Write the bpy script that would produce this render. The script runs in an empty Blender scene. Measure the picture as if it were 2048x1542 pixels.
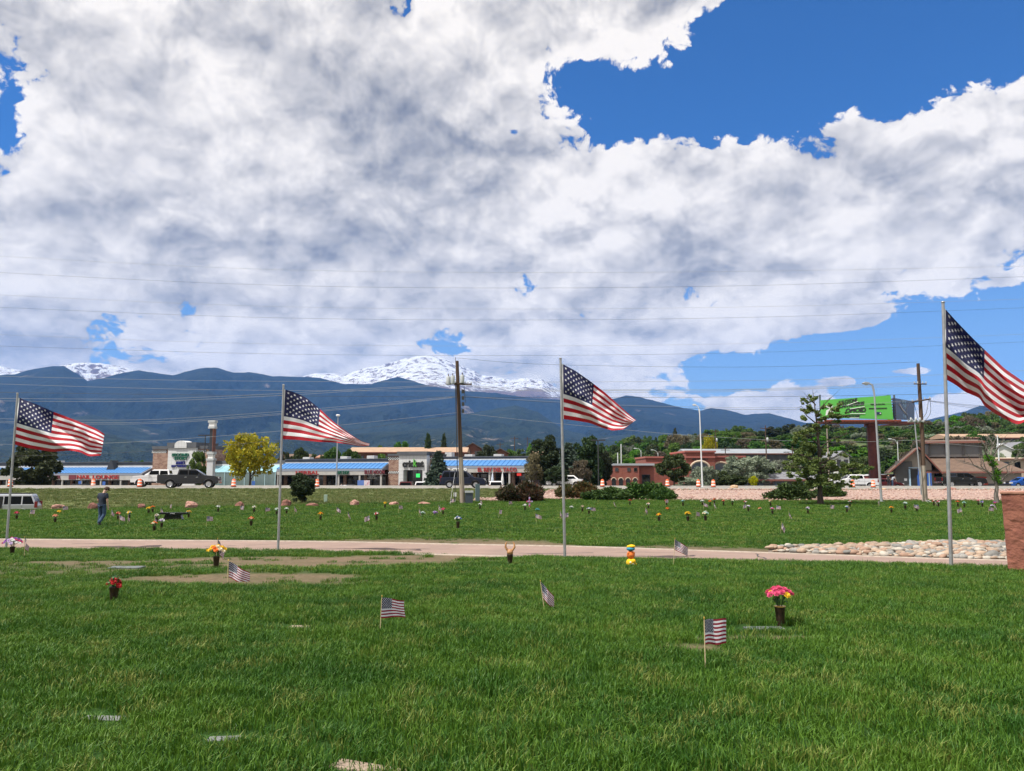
import bpy, bmesh, math, random
import numpy as np
from mathutils import Vector, Matrix, noise as mnoise
R = math.radians
sc = bpy.context.scene
COL = sc.collection
# ---------------------------------------------------------------- camera
F = 1600.0; CX = 1024.0; CY = 771.0; EYE = 1.6; PITCH = math.atan(179/1600)
cd = bpy.data.cameras.new('camera'); cam = bpy.data.objects.new('camera', cd); COL.objects.link(cam)
cd.sensor_width = 36; cd.lens = 36*F/2048; cd.clip_start = 0.1; cd.clip_end = 90000
cam.location = (0, 0, EYE); cam.rotation_euler = (R(90)+PITCH, 0, 0)
sc.camera = cam
sc.render.engine = 'CYCLES'
sc.render.resolution_x = 1024; sc.render.resolution_y = 771
sc.view_settings.view_transform = 'Standard'; sc.view_settings.look = 'None'
sc.view_settings.exposure = 0.40; sc.view_settings.gamma = 1.0
sc.cycles.max_bounces = 6; sc.cycles.volume_bounces = 1; sc.cycles.transparent_max_bounces = 8
sc.cycles.use_denoising = True
SUN_EL = R(62); SUN_AZ = R(243)          # azimuth clockwise from +Y: the sun stands behind the camera to the left
# ---------------------------------------------------------------- node sugar
class S:
    def __init__(s, nt, o): s.nt = nt; s.o = o
    def _m(s, op, *a, clamp=False):
        n = s.nt.nodes.new('ShaderNodeMath'); n.operation = op; n.use_clamp = clamp
        for i, v in enumerate((s,)+a):
            if isinstance(v, S): s.nt.links.new(v.o, n.inputs[i])
            else: n.inputs[i].default_value = v
        return S(s.nt, n.outputs[0])
    def __add__(s, b): return s._m('ADD', b)
    def __sub__(s, b): return s._m('SUBTRACT', b)
    def __mul__(s, b): return s._m('MULTIPLY', b)
    def __truediv__(s, b): return s._m('DIVIDE', b)
    def __pow__(s, b): return s._m('POWER', b)
    __radd__ = __add__; __rmul__ = __mul__
    def __rsub__(s, b): return (s*-1.0)+b
    def clamp(s): return s._m('ADD', 0.0, clamp=True)
    def smooth(s, a, b):
        n = s.nt.nodes.new('ShaderNodeMapRange'); n.interpolation_type = 'SMOOTHSTEP'
        s.nt.links.new(s.o, n.inputs[0]); n.inputs[1].default_value = a; n.inputs[2].default_value = b
        return S(s.nt, n.outputs[0])
def nd(nt, typ, ins=None, **props):
    n = nt.nodes.new(typ)
    for k, v in props.items(): setattr(n, k, v)
    for k, v in (ins or {}).items():
        if isinstance(v, S): nt.links.new(v.o, n.inputs[k])
        else: n.inputs[k].default_value = v
    return n
def out(nt, n, k=0): return S(nt, n.outputs[k])
def mixc(nt, f, a, b, bt='MIX'):
    n = nt.nodes.new('ShaderNodeMix'); n.data_type = 'RGBA'; n.blend_type = bt
    for i, v in ((0, f), (6, a), (7, b)):
        if isinstance(v, S): nt.links.new(v.o, n.inputs[i])
        elif i == 0: n.inputs[0].default_value = v
        else: n.inputs[i].default_value = (*v[:3], 1)
    return S(nt, n.outputs[2])
# ---------------------------------------------------------------- pixel of the 2048-wide photograph -> place
def ray(px, py):
    xc = (px-CX)/F; yc = (CY-py)/F; c, s = math.cos(PITCH), math.sin(PITCH)
    return Vector((xc, c-yc*s, s+yc*c))
def P(px, py, Y):
    d = ray(px, py); t = Y/d.y
    return Vector((d.x*t, Y, EYE+d.z*t))
def azel(px, py):
    d = ray(px, py); return math.atan2(d.x, d.y), math.atan2(d.z, math.hypot(d.x, d.y))
# ---------------------------------------------------------------- world: sky and clouds
W = bpy.data.worlds.new('World'); sc.world = W; W.use_nodes = True
nt = W.node_tree; nt.nodes.clear()
geo = nd(nt, 'ShaderNodeTexCoord'); D0 = out(nt, geo, 0)
sky = nd(nt, 'ShaderNodeTexSky', sky_type='NISHITA', sun_disc=False, sun_elevation=SUN_EL, sun_rotation=SUN_AZ,
         altitude=1900, air_density=1.15, dust_density=0.35, ozone_density=2.2)
sep = nd(nt, 'ShaderNodeSeparateXYZ', {0: D0}); dx, dy, dz = (out(nt, sep, i) for i in range(3))
AZ = dx._m('ARCTAN2', dy); EL = dz._m('ARCSINE')
BLOBS = [ # px, py, half width, half height (px of the photograph), weight: where cloud gathers and where it opens
    (1640, 120, 300, 150, -1.5), (1235, 195, 165, 92, -1.55), (1980, 60, 330, 180, -1.3), (1480, 250, 150, 70, -.45), (1200, 25, 170, 60, 1.7), (1090, 30, 120, 60, .4), (1550, 20, 110, 70, -1.0),
    (960, 300, 150, 190, .5), (1900, 340, 230, 110, .8), (1620, 360, 300, 120, .7), (1990, 300, 120, 90, .5), (1180, 420, 220, 120, .35),
    (1880, 790, 330, 170, -1.35), (1440, 770, 190, 70, -1.05), (2060, 640, 260, 105, -1.1), (1740, 690, 150, 60, -.7),
    (1690, 636, 70, 24, 2.3), (1230, 712, 150, 30, 1.1), (1370, 668, 190, 34, 1.1), (1590, 815, 75, 36, 2.9), (1480, 812, 54, 24, 2.2), (1910, 820, 90, 46, 2.1), (1680, 762, 44, 12, 1.9), (1810, 742, 80, 12, 1.9), (2010, 560, 28, 14, 1.3),
    (0, 255, 46, 62, -1.2), (265, 345, 55, 30, -.75), (885, 696, 90, 24, -.70), (350, 706, 160, 20, -.8), (235, 655, 50, 28, -.35), (1050, 578, 55, 36, -.6), (970, 325, 25, 18, -.8), (1025, 262, 20, 16, -.8), (1740, 386, 18, 12, -.8),
    (190, 705, 170, 36, .6), (560, 280, 560, 300, .25), (560, 560, 640, 140, .2), (690, 720, 190, 24, .6), (400, 45, 120, 60, .5), (1400, 548, 90, 45, .7), (420, 50, 90, 60, .6), (1000, 560, 60, 30, .3)]
GREY = [(620, 200, 230, 140, .40), (860, 230, 150, 170, .34), (300, 290, 120, 120, .14), (190, 420, 130, 90, .36), (820, 350, 150, 60, .32), (560, 480, 200, 60, .14), (700, 500, 180, 60, .20), (1350, 565, 170, 38, .42), (1880, 470, 180, 70, .40), (1600, 340, 130, 60, .22), (1450, 470, 160, 60, .16), (330, 600, 220, 45, .22), (720, 670, 200, 26, .30), (900, 590, 80, 50, .30), (120, 110, 150, 90, .10), (1150, 150, 60, 60, -.15), (1200, 400, 160, 130, -.22), (1960, 270, 120, 60, -.25), (1010, 130, 100, 70, -.12), (330, 40, 100, 40, -.18)]
def gsum(L):
    tot = None
    for px, py, hw, hh, w in L:
        a0, e0 = azel(px, py); a1, e1 = azel(px+hw, py); a2, e2 = azel(px, py-hh)
        u = (AZ-a0)*(1/max(1e-4, abs(a1-a0))); v = (EL-e0)*(1/max(1e-4, abs(e2-e0)))
        g = ((u*u+v*v)*-0.9)._m('EXPONENT')*w
        tot = g if tot is None else tot+g
    return tot
def coords(da, de):
    a = AZ+da; e = EL+de
    v = (e+0.42)._m('MAXIMUM', 0.2)._m('LOGARITHM', math.e)
    vv = out(nt, nd(nt, 'ShaderNodeCombineXYZ', {0: a*4.2, 1: v*3.0+e*1.6, 2: 1.7}))
    wn = nd(nt, 'ShaderNodeTexNoise', {'Vector': vv, 'Scale': 2.2, 'Detail': 3.0, 'Roughness': .55}, noise_dimensions='2D')
    wv = nd(nt, 'ShaderNodeVectorMath', {0: out(nt, wn, 1), 1: (.5, .5, .5)}, operation='SUBTRACT')
    ws = nd(nt, 'ShaderNodeVectorMath', {0: out(nt, wv), 'Scale': .20}, operation='SCALE')
    return out(nt, nd(nt, 'ShaderNodeVectorMath', {0: vv, 1: out(nt, ws)}, operation='ADD'))
def puffs(p, det):
    """broad masses plus rounded lobes of several sizes"""
    n1 = out(nt, nd(nt, 'ShaderNodeTexNoise', {'Vector': p, 'Scale': 1.5, 'Detail': 2.0, 'Roughness': .5}, noise_dimensions='2D'))
    vo = out(nt, nd(nt, 'ShaderNodeTexVoronoi', {'Vector': p, 'Scale': 2.5, 'Detail': det, 'Roughness': .58, 'Lacunarity': 2.2}, feature='F1', voronoi_dimensions='2D', normalize=True))
    return (n1-.5)*2.4+(.42-vo*1.15)*1.9
P1 = coords(0, 0)
D1 = puffs(P1, 3.0); D2 = puffs(coords(-.008, .019), 3.0); D3 = puffs(coords(-.03, .075), 0.0)
wisp = out(nt, nd(nt, 'ShaderNodeTexNoise', {'Vector': P1, 'Scale': 11.0, 'Detail': 6.0, 'Roughness': .6}, noise_dimensions='2D'))-.5
dens = (D1+wisp*1.2)+(gsum(BLOBS)+.50)
alpha = (dens*(1.0-EL.smooth(.20, .02)*.45)).smooth(.02, .24)
core = dens.smooth(.1, 1.5)
fine = ((D1-D2)._m('MINIMUM', .7)._m('MAXIMUM', -.6)*.84+wisp*.52)*(1.0-core*.12)
bulk = (D1-D3)*.19
shade = (((fine+bulk)+.84)-core*.18)-gsum(GREY)*(core*.75+.25)
cw = out(nt, nd(nt, 'ShaderNodeMapRange', {0: shade, 1: -.16, 2: 1.02}))
ccol = mixc(nt, cw, (3.3, 3.4, 3.9), (16.4, 15.3, 14.0))
ccol = mixc(nt, EL.smooth(.22, .0)*.22, ccol, (11.6, 11.0, 10.6))
skyc = mixc(nt, 1.0, out(nt, sky), (.36, 1.10, 1.95), 'MULTIPLY')
skyc = mixc(nt, EL.smooth(.34, .0)*.85, skyc, (6.0, 8.9, 12.2))
final = mixc(nt, alpha, skyc, ccol)
bg = nd(nt, 'ShaderNodeBackground', {0: final, 1: 0.052})
wo = nd(nt, 'ShaderNodeOutputWorld'); nt.links.new(bg.outputs[0], wo.inputs[0])
W.cycles.sampling_method = 'MANUAL'; W.cycles.sample_map_resolution = 512
# ---------------------------------------------------------------- sun
sl = bpy.data.lights.new('sun', 'SUN'); sl.energy = 5.0; sl.angle = R(.53); sl.color = (1, .96, .89)
so = bpy.data.objects.new('sun', sl); COL.objects.link(so)
sdir = Vector((math.sin(SUN_AZ)*math.cos(SUN_EL), math.cos(SUN_AZ)*math.cos(SUN_EL), math.sin(SUN_EL)))
so.rotation_euler = sdir.to_track_quat('Z', 'Y').to_euler(); so.location = (-30, -20, 60)
# ---------------------------------------------------------------- helpers
rng = random.Random(7); NR = np.random.default_rng(11)
def tag(o, label=None, cat=None, group=None, kind=None):
    if label: o['label'] = label
    if cat: o['category'] = cat
    if group: o['group'] = group
    if kind: o['kind'] = kind
    return o
def empty(name, loc=(0, 0, 0), rz=0.0, label=None, cat=None, group=None, parent=None):
    o = bpy.data.objects.new(name, None); COL.objects.link(o)
    o.location = loc; o.rotation_euler = (0, 0, rz); o.empty_display_size = .2
    if parent: o.parent = parent
    return tag(o, label, cat, group)
def link(name, me, parent=None, m=None):
    o = bpy.data.objects.new(name, me); COL.objects.link(o)
    if parent: o.parent = parent
    if m is not None and not me.materials: me.materials.append(m)
    return o
def copytree(o, parent=None):
    c = o.copy(); COL.objects.link(c); c.parent = parent
    for ch in o.children: copytree(ch, c)
    return c
class MB:
    """collects shapes into one mesh"""
    def __init__(s): s.v = []; s.f = []; s.mi = []; s.sm = []; s.cur = 0
    def add(s, vs, fs, smooth=False):
        b = len(s.v); s.v += [tuple(p) for p in vs]
        for f in fs: s.f.append(tuple(i+b for i in f)); s.mi.append(s.cur); s.sm.append(smooth)
        return s
    def box(s, x0, x1, y0, y1, z0, z1, M=None):
        vs = [Vector((x, y, z)) for z in (z0, z1) for y in (y0, y1) for x in (x0, x1)]
        if M is not None: vs = [M @ p for p in vs]
        return s.add(vs, [(0, 2, 3, 1), (4, 5, 7, 6), (0, 1, 5, 4), (2, 6, 7, 3), (0, 4, 6, 2), (1, 3, 7, 5)])
    def prism(s, prof, y0, y1, M=None, ax='y'):
        """profile in x,z swept along y (ax='y'), profile in y,z swept along x (ax='x'), profile x,y swept along z (ax='z')"""
        n = len(prof)
        def mk(a, b, t): return Vector((a, t, b)) if ax == 'y' else (Vector((t, a, b)) if ax == 'x' else Vector((a, b, t)))
        vs = [mk(a, b, y0) for a, b in prof]+[mk(a, b, y1) for a, b in prof]
        if M is not None: vs = [M @ p for p in vs]
        return s.add(vs, [tuple(range(n)), tuple(range(2*n-1, n-1, -1))]+[(i, i+n, (i+1) % n+n, (i+1) % n) for i in range(n)])
    def tube(s, pts, rad, seg=8, cap=True, smooth=True):
        pts = [Vector(p) for p in pts]; n = len(pts)
        rads = [rad]*n if not hasattr(rad, '__len__') else list(rad)
        vs = []; prev = None
        for i, p in enumerate(pts):
            d = (pts[min(i+1, n-1)]-pts[max(i-1, 0)]).normalized()
            u = (prev-d*prev.dot(d)).normalized() if prev is not None and (prev-d*prev.dot(d)).length > 1e-4 else d.orthogonal().normalized()
            prev = u; w = d.cross(u)
            for k in range(seg):
                a = 2*math.pi*k/seg; vs.append(p+(u*math.cos(a)+w*math.sin(a))*rads[i])
        fs = [(i*seg+k, i*seg+(k+1) % seg, (i+1)*seg+(k+1) % seg, (i+1)*seg+k) for i in range(n-1) for k in range(seg)]
        s.add(vs, fs, smooth)
        if cap: s.add(vs[:seg], [tuple(range(seg-1, -1, -1))]); s.add(vs[-seg:], [tuple(range(seg))])
        return s
    def lathe(s, prof, seg=16, M=None, smooth=True, cap=True):
        vs = []
        for r, z in prof:
            for k in range(seg):
                a = 2*math.pi*k/seg; p = Vector((r*math.cos(a), r*math.sin(a), z)); vs.append(M @ p if M is not None else p)
        n = len(prof)
        fs = [(i*seg+k, i*seg+(k+1) % seg, (i+1)*seg+(k+1) % seg, (i+1)*seg+k) for i in range(n-1) for k in range(seg)]
        s.add(vs, fs, smooth)
        if cap: s.add(vs[:seg], [tuple(range(seg-1, -1, -1))]); s.add(vs[-seg:], [tuple(range(seg))])
        return s
    def quad(s, a, b, c, d): return s.add([a, b, c, d], [(0, 1, 2, 3)])
    def mesh(s, name, mats=None):
        me = bpy.data.meshes.new(name); me.from_pydata(s.v, [], s.f)
        for m in (mats if isinstance(mats, (list, tuple)) else [mats]):
            if m is not None: me.materials.append(m)
        me.polygons.foreach_set('material_index', s.mi); me.polygons.foreach_set('use_smooth', s.sm)
        me.update(); return me
    def obj(s, name, mats=None, parent=None, loc=None):
        o = link(name, s.mesh(name, mats), parent)
        if loc is not None: o.location = loc
        return o
def npmesh(name, v, f, mats=None, smooth=False, mi=None):
    """v (n,3), f (m,k) arrays"""
    me = bpy.data.meshes.new(name); v = np.asarray(v, dtype=np.float32); f = np.asarray(f, dtype=np.int32)
    me.vertices.add(len(v)); me.vertices.foreach_set('co', v.ravel())
    k = f.shape[1]; me.loops.add(f.size); me.loops.foreach_set('vertex_index', f.ravel())
    me.polygons.add(len(f)); me.polygons.foreach_set('loop_start', np.arange(0, f.size, k, dtype=np.int32))
    me.polygons.foreach_set('loop_total', np.full(len(f), k, dtype=np.int32))
    if smooth: me.polygons.foreach_set('use_smooth', np.ones(len(f), dtype=bool))
    for m in (mats if isinstance(mats, (list, tuple)) else [mats]):
        if m is not None: me.materials.append(m)
    if mi is not None: me.polygons.foreach_set('material_index', np.asarray(mi, dtype=np.int32))
    me.update(calc_edges=True); me.validate(); return me
def bevel(o, w=.02, seg=2):
    bm = bmesh.new(); bm.from_mesh(o.data); bmesh.ops.remove_doubles(bm, verts=bm.verts, dist=1e-5)
    bmesh.ops.bevel(bm, geom=[e for e in bm.edges if e.calc_face_angle(0) > .5], offset=w, segments=seg, affect='EDGES', profile=.6, clamp_overlap=True)
    bm.to_mesh(o.data); bm.free(); return o
# smooth value noise on arrays (for terrain)
def vnoise(x, y, seed=0):
    x = np.asarray(x, dtype=np.float64); y = np.asarray(y, dtype=np.float64)
    xi = np.floor(x).astype(np.int64); yi = np.floor(y).astype(np.int64); xf = x-xi; yf = y-yi
    u = xf*xf*xf*(xf*(xf*6-15)+10); v = yf*yf*yf*(yf*(yf*6-15)+10)
    def h(a, b):
        n = (a*374761393+b*668265263+seed*1442695041) & 0x7fffffff
        n = ((n ^ (n >> 13))*1274126177) & 0x7fffffff
        return ((n ^ (n >> 16)) & 0xffff)/65535.0
    return (h(xi, yi)*(1-u)+h(xi+1, yi)*u)*(1-v)+(h(xi, yi+1)*(1-u)+h(xi+1, yi+1)*u)*v
def fbm(x, y, oct=5, seed=0, gain=.5, ridged=False):
    t = 0; a = 1; n = 0
    for i in range(oct):
        q = vnoise(x*2**i, y*2**i, seed+i*17)
        if ridged: q = 1-np.abs(2*q-1)
        t = t+a*q; n += a; a *= gain
    return t/n
# ---------------------------------------------------------------- materials
MATS = {}
def mat(name, c, rough=.7, c2=None, scale=4.0, det=4.0, bump=0.0, bscale=None, metal=0.0, spec=.5, coat=0.0, stretch=None, lo=.35, hi=.65, trans=0.0):
    if name in MATS: return MATS[name]
    m = bpy.data.materials.new(name); m.use_nodes = True; t = m.node_tree; b = t.nodes['Principled BSDF']
    b.inputs['Roughness'].default_value = rough; b.inputs['Metallic'].default_value = metal
    b.inputs['Specular IOR Level'].default_value = spec; b.inputs['Coat Weight'].default_value = coat
    b.inputs['Base Color'].default_value = (*c, 1)
    if c2 is not None or bump:
        tc = out(t, nd(t, 'ShaderNodeTexCoord'), 3)
        if stretch: tc = out(t, nd(t, 'ShaderNodeMapping', {0: tc, 3: stretch}))
    if c2 is not None:
        n = out(t, nd(t, 'ShaderNodeTexNoise', {'Vector': tc, 'Scale': scale, 'Detail': det, 'Roughness': .6}))
        t.links.new(mixc(t, n.smooth(lo, hi), c, c2).o, b.inputs['Base Color'])
    if bump:
        n = out(t, nd(t, 'ShaderNodeTexNoise', {'Vector': tc, 'Scale': bscale or scale*3, 'Detail': 5.0, 'Roughness': .6}))
        bp = nd(t, 'ShaderNodeBump', {'Height': n, 'Strength': min(1, bump), 'Distance': .02}); t.links.new(bp.outputs[0], b.inputs['Normal'])
    if trans:
        tr = nd(t, 'ShaderNodeBsdfTranslucent'); 
        if c2 is not None: t.links.new(b.inputs['Base Color'].links[0].from_socket, tr.inputs[0])
        else: tr.inputs[0].default_value = (*c, 1)
        mx = nd(t, 'ShaderNodeMixShader', {0: trans}); o = t.nodes['Material Output']
        t.links.new(b.outputs[0], mx.inputs[1]); t.links.new(tr.outputs[0], mx.inputs[2]); t.links.new(mx.outputs[0], o.inputs[0])
    MATS[name] = m; return m
def glassmat(name='window_glass', c=(.02, .025, .03), rough=.06):
    return mat(name, c, rough, spec=.9)
def text_mesh(txt, size, depth=.03, bold=0.0, shear=0.0):
    cu = bpy.data.curves.new('t', 'FONT'); cu.body = txt; cu.size = size; cu.extrude = depth; cu.offset = bold; cu.shear = shear
    cu.align_x = 'CENTER'; cu.align_y = 'CENTER'; cu.resolution_u = 3
    o = bpy.data.objects.new('t', cu); COL.objects.link(o)
    dg = bpy.context.evaluated_depsgraph_get(); me = bpy.data.meshes.new_from_object(o.evaluated_get(dg))
    bpy.data.objects.remove(o); me.name = 'lettering'; return me
def catmull(pts, n=12):
    pts = [Vector(p) for p in pts]; o = []
    for i in range(len(pts)-1):
        a = pts[max(i-1, 0)]; b = pts[i]; c = pts[i+1]; d = pts[min(i+2, len(pts)-1)]
        for k in range(n):
            t = k/n; o.append(.5*((2*b)+(c-a)*t+(2*a-5*b+4*c-d)*t*t+(3*b-a-3*c+d)*t**3))
    o.append(pts[-1]); return o
# ---------------------------------------------------------------- terrain
PY = np.array([-60, 0, 4, 8, 12, 16.4, 21, 25, 29, 37, 50, 60, 66, 75])
PZ = np.array([0.2, 0, 0.02, .03, -.05, -.23, -.57, -.73, -.75, -.73, -.70, -.52, -.36, -.05])
fy = np.linspace(-60, 75, 541); fz_ = np.interp(fy, PY, PZ)
kern = np.hanning(17); kern /= kern.sum(); fz_ = np.convolve(np.pad(fz_, 8, mode='edge'), kern, 'valid')
def road_y(X): return 82+.1*np.clip(X, -140, 160)
def road_z(X): return .17-.002*np.clip(X, -140, 160)
RW = 16.0
def gz(X, Y):
    """ground height"""
    X = np.asarray(X, dtype=np.float64); Y = np.asarray(Y, dtype=np.float64)
    a = np.interp(Y, fy, fz_)
    ry = road_y(X); rz = road_z(X)
    # bank from Y=75-ish up to the road edge
    t = np.clip((Y-(ry-9))/8.0, 0, 1); t = t*t*(3-2*t)
    base = np.where(Y < 66, a, np.minimum(a, np.interp(66, fy, fz_)+(Y-66)*.02))
    z = base*(1-t)+rz*t
    # dip of the cemetery drive at the left where the minivan stands
    dip = np.exp(-((Y-59.5)/4.0)**2)*np.clip((-X-26)/6, 0, 1)*-.9
    z = z+dip
    # beyond the road: parking lots, lower to the left
    lot = np.interp(X, [-120, -100, 4, 30, 70, 200], [-2.3, -2.1, -1.0, -.5, -.25, -.25])
    s = np.clip((Y-(ry+RW+1))/9.0, 0, 1); s = s*s*(3-2*s)
    z = z*(1-s)+lot*s
    # hillside at the far right
    hx = np.clip((X-40+0*Y)/90, 0, 1); hy = np.clip((Y-165)/190, 0, 1); hy2 = hy*hy*(3-2*hy)
    z = z+hx*hx*(3-2*hx)*hy2*15
    z = z+np.clip((Y-190)/260, 0, 1)*np.clip((X+40)/120, 0, 1)*4
    return z
def gz1(X, Y): return float(gz(X, Y))
def G(px, py, lo=4.0, hi=140.0):
    """where the line of sight through a pixel meets the ground"""
    d = ray(px, py); prev = lo
    Y = lo
    while Y < hi:
        t = Y/d.y; z = EYE+d.z*t
        if z < gz1(d.x*t, Y):
            a, b = prev, Y
            for _ in range(18):
                mdd = (a+b)/2; tm = mdd/d.y
                if EYE+d.z*tm < gz1(d.x*tm, mdd): b = mdd
                else: a = mdd
            t = b/d.y; return Vector((d.x*t, b, gz1(d.x*t, b)))
        prev = Y; Y *= 1.006
    t = hi/d.y; return Vector((d.x*t, hi, gz1(d.x*t, hi)))
# the cemetery path: its two edges on the ground
NEAR = [(-60, 31), (-40, 28.6), (-28, 27), (-16.4, 25.9), (-7.2, 25.1), (-2.6, 23.4), (1.4, 21.5), (5.3, 19.3), (9.0, 16.9), (12.5, 13.6), (16, 9)]
FAR = [(-60, 35), (-40, 32.4), (-28, 30.6), (-16.4, 29.4), (-7.2, 28.6), (-2.0, 27.4), (2.3, 26.4), (6.2, 24.6), (9.6, 22.2), (12.4, 19.4), (15.6, 15.6), (20, 10)]
near_s = catmull([(x, y, 0) for x, y in NEAR], 10); far_s = catmull([(x, y, 0) for x, y in FAR], 10)
nx_ = np.array([p.x for p in near_s]); ny_ = np.array([p.y for p in near_s]); fx_ = np.array([p.x for p in far_s]); fyy = np.array([p.y for p in far_s])
def path_near(X): return np.interp(X, nx_, ny_)
def path_far(X): return np.interp(X, fx_, fyy)
# far edge of the lawn, where gravel or the rough bank begins
LX = np.array([-70, -42, -30, -20, -8, -1, 4, 12, 30, 60]); LY = np.array([52, 52, 56, 57.5, 62, 64, 66, 64, 63.5, 63.5])
def lawn_far(X): return np.interp(X, LX, LY)
def bare(X, Y):
    """0 lawn .. 1 bare earth (worn patches beside the path and old graves)"""
    X = np.asarray(X, float); Y = np.asarray(Y, float)
    n = fbm(X*.9, Y*.9, 4, 5); n2 = fbm(X*.28, Y*.5, 3, 9)
    b = np.zeros_like(X)
    # verge beyond the path
    d = Y-path_far(X); wv = np.interp(X, [-30, -12, -7, -3, 1, 2.2, 3.4, 5, 8, 11, 14], [.2, .3, 1.0, 3.6, 3.4, .8, .8, 2.4, 3.4, 3.2, .8])
    b = np.maximum(b, np.where((d > -.6), np.clip(1.25-d/np.maximum(wv, .05), 0, 1), 0)*np.clip(.35+n*1.5, 0, 1))
    # worn ground on the near side left of the middle
    for (cx, cy, rx, ry, s) in [(-5.0, 20.6, 4.4, 1.9, 1.15), (-2.6, 21.9, 2.8, 1.2, 1.15), (-8.4, 18.6, 5.0, 1.7, .8), (-9.0, 15.2, 3.5, 1.2, .5), (-4.6, 17.4, 3.0, 1.1, .95), (-1.9, 22.6, 1.6, .5, .9), (-8.5, 17.2, 8.0, 2.6, .5), (-4.3, 13.6, 2.6, 1.2, .9), (-3.3, 12.6, 1.5, .5, .75), (-7.6, 13.8, 3.0, 1.3, .4), (-4.5, 19.3, 5.0, 2.3, .85),
                                (1.62, 7.55, .34, .2, .8), (2.4, 8.0, .6, .16, .9), (-7.4, 16.4, .5, .25, .8), (2.0, 35.5, 1.6, .4, .6)]:
        q = ((X-cx)/rx)**2+((Y-cy)/ry)**2
        b = np.maximum(b, s*np.clip(1.35-q, 0, 1)*np.clip(.15+n*1.55, 0, 1))
    return np.clip(b, 0, 1)
def dry(X, Y):
    """paler, drier grass: the rough bank behind the lawn"""
    d = np.asarray(Y, float)-lawn_far(X)
    return np.clip(d/1.2+.3+(fbm(np.asarray(X)*.6, np.asarray(Y)*.6, 3, 21)-.5)*1.2, 0, 1)
def grid_mesh(name, xs, ys, zf, m):
    Xg, Yg = np.meshgrid(xs, ys); Zg = zf(Xg, Yg); nx, ny = len(xs), len(ys)
    v = np.stack([Xg.ravel(), Yg.ravel(), Zg.ravel()], 1)
    i = np.arange(nx*ny).reshape(ny, nx); f = np.stack([i[:-1, :-1].ravel(), i[:-1, 1:].ravel(), i[1:, 1:].ravel(), i[1:, :-1].ravel()], 1)
    return npmesh(name, v, f, m, True)
def set_attr(me, name, vals):
    a = me.attributes.new(name, 'FLOAT', 'POINT'); a.data.foreach_set('value', np.asarray(vals, dtype=np.float32).ravel())
def ground_mat():
    m = bpy.data.materials.new('lawn_soil'); m.use_nodes = True; t = m.node_tree; b = t.nodes['Principled BSDF']; b.inputs['Roughness'].default_value = .95; b.inputs['Specular IOR Level'].default_value = .15
    tc = out(t, nd(t, 'ShaderNodeTexCoord'), 3)
    n1 = out(t, nd(t, 'ShaderNodeTexNoise', {'Vector': tc, 'Scale': .35, 'Detail': 5.0})); n2 = out(t, nd(t, 'ShaderNodeTexNoise', {'Vector': tc, 'Scale': 9.0, 'Detail': 6.0, 'Roughness': .7}))
    ba = out(t, nd(t, 'ShaderNodeAttribute', attribute_name='bare'), 2); dr = out(t, nd(t, 'ShaderNodeAttribute', attribute_name='dry'), 2); fr = out(t, nd(t, 'ShaderNodeAttribute', attribute_name='town'), 2)
    g = mixc(t, n1.smooth(.3, .7), (.018, .050, .008), (.030, .068, .011))
    d = mixc(t, n2.smooth(.35, .7), (.075, .10, .03), (.14, .145, .06))
    e = mixc(t, n2.smooth(.3, .7), (.10, .07, .042), (.20, .145, .092))
    a = mixc(t, n2.smooth(.3, .7), (.10, .10, .095), (.15, .145, .135))
    c = mixc(t, dr, g, d); c = mixc(t, out(t, nd(t, 'ShaderNodeAttribute', attribute_name='hill'), 2), c, mixc(t, n1.smooth(.3, .7), (.05, .085, .03), (.11, .12, .05))); c = mixc(t, ba, c, e); c = mixc(t, fr, c, a)
    t.links.new(c.o, b.inputs['Base Color'])
    bp = nd(t, 'ShaderNodeBump', {'Height': n2, 'Strength': .6, 'Distance': .03}); t.links.new(bp.outputs[0], b.inputs['Normal'])
    return m
ys = np.concatenate([np.linspace(-60, 3, 8), np.linspace(3.4, 34, 200), np.linspace(34.3, 120, 170)[1:], np.linspace(122, 520, 60), np.array([700, 1000, 1600, 2500, 4000, 6500, 9500])])
xs = np.concatenate([np.array([-9000, -5000, -2500, -1200, -600, -350]), np.linspace(-240, -62, 30), np.linspace(-60, 60, 300), np.linspace(62, 260, 34), np.array([350, 600, 1200, 2500, 5000, 9000])])
def gfar(X, Y):
    z = gz(X, Y)
    return z-np.clip((Y-520)/1500, 0, 1)*12*0
gm = grid_mesh('ground', xs, ys, gfar, ground_mat())
Xg, Yg = np.meshgrid(xs, ys)
set_attr(gm, 'bare', bare(Xg, Yg)); set_attr(gm, 'hill', np.clip((Yg-150)/20, 0, 1)); set_attr(gm, 'dry', dry(Xg, Yg)); set_attr(gm, 'town', np.clip((Yg-(road_y(Xg)+RW+.5))/1.5, 0, 1)*np.where(Yg > 175, 0, 1))
tag(link('ground', gm), 'mown cemetery lawn with worn earth patches sloping down to a path', None, None, 'structure')
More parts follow.
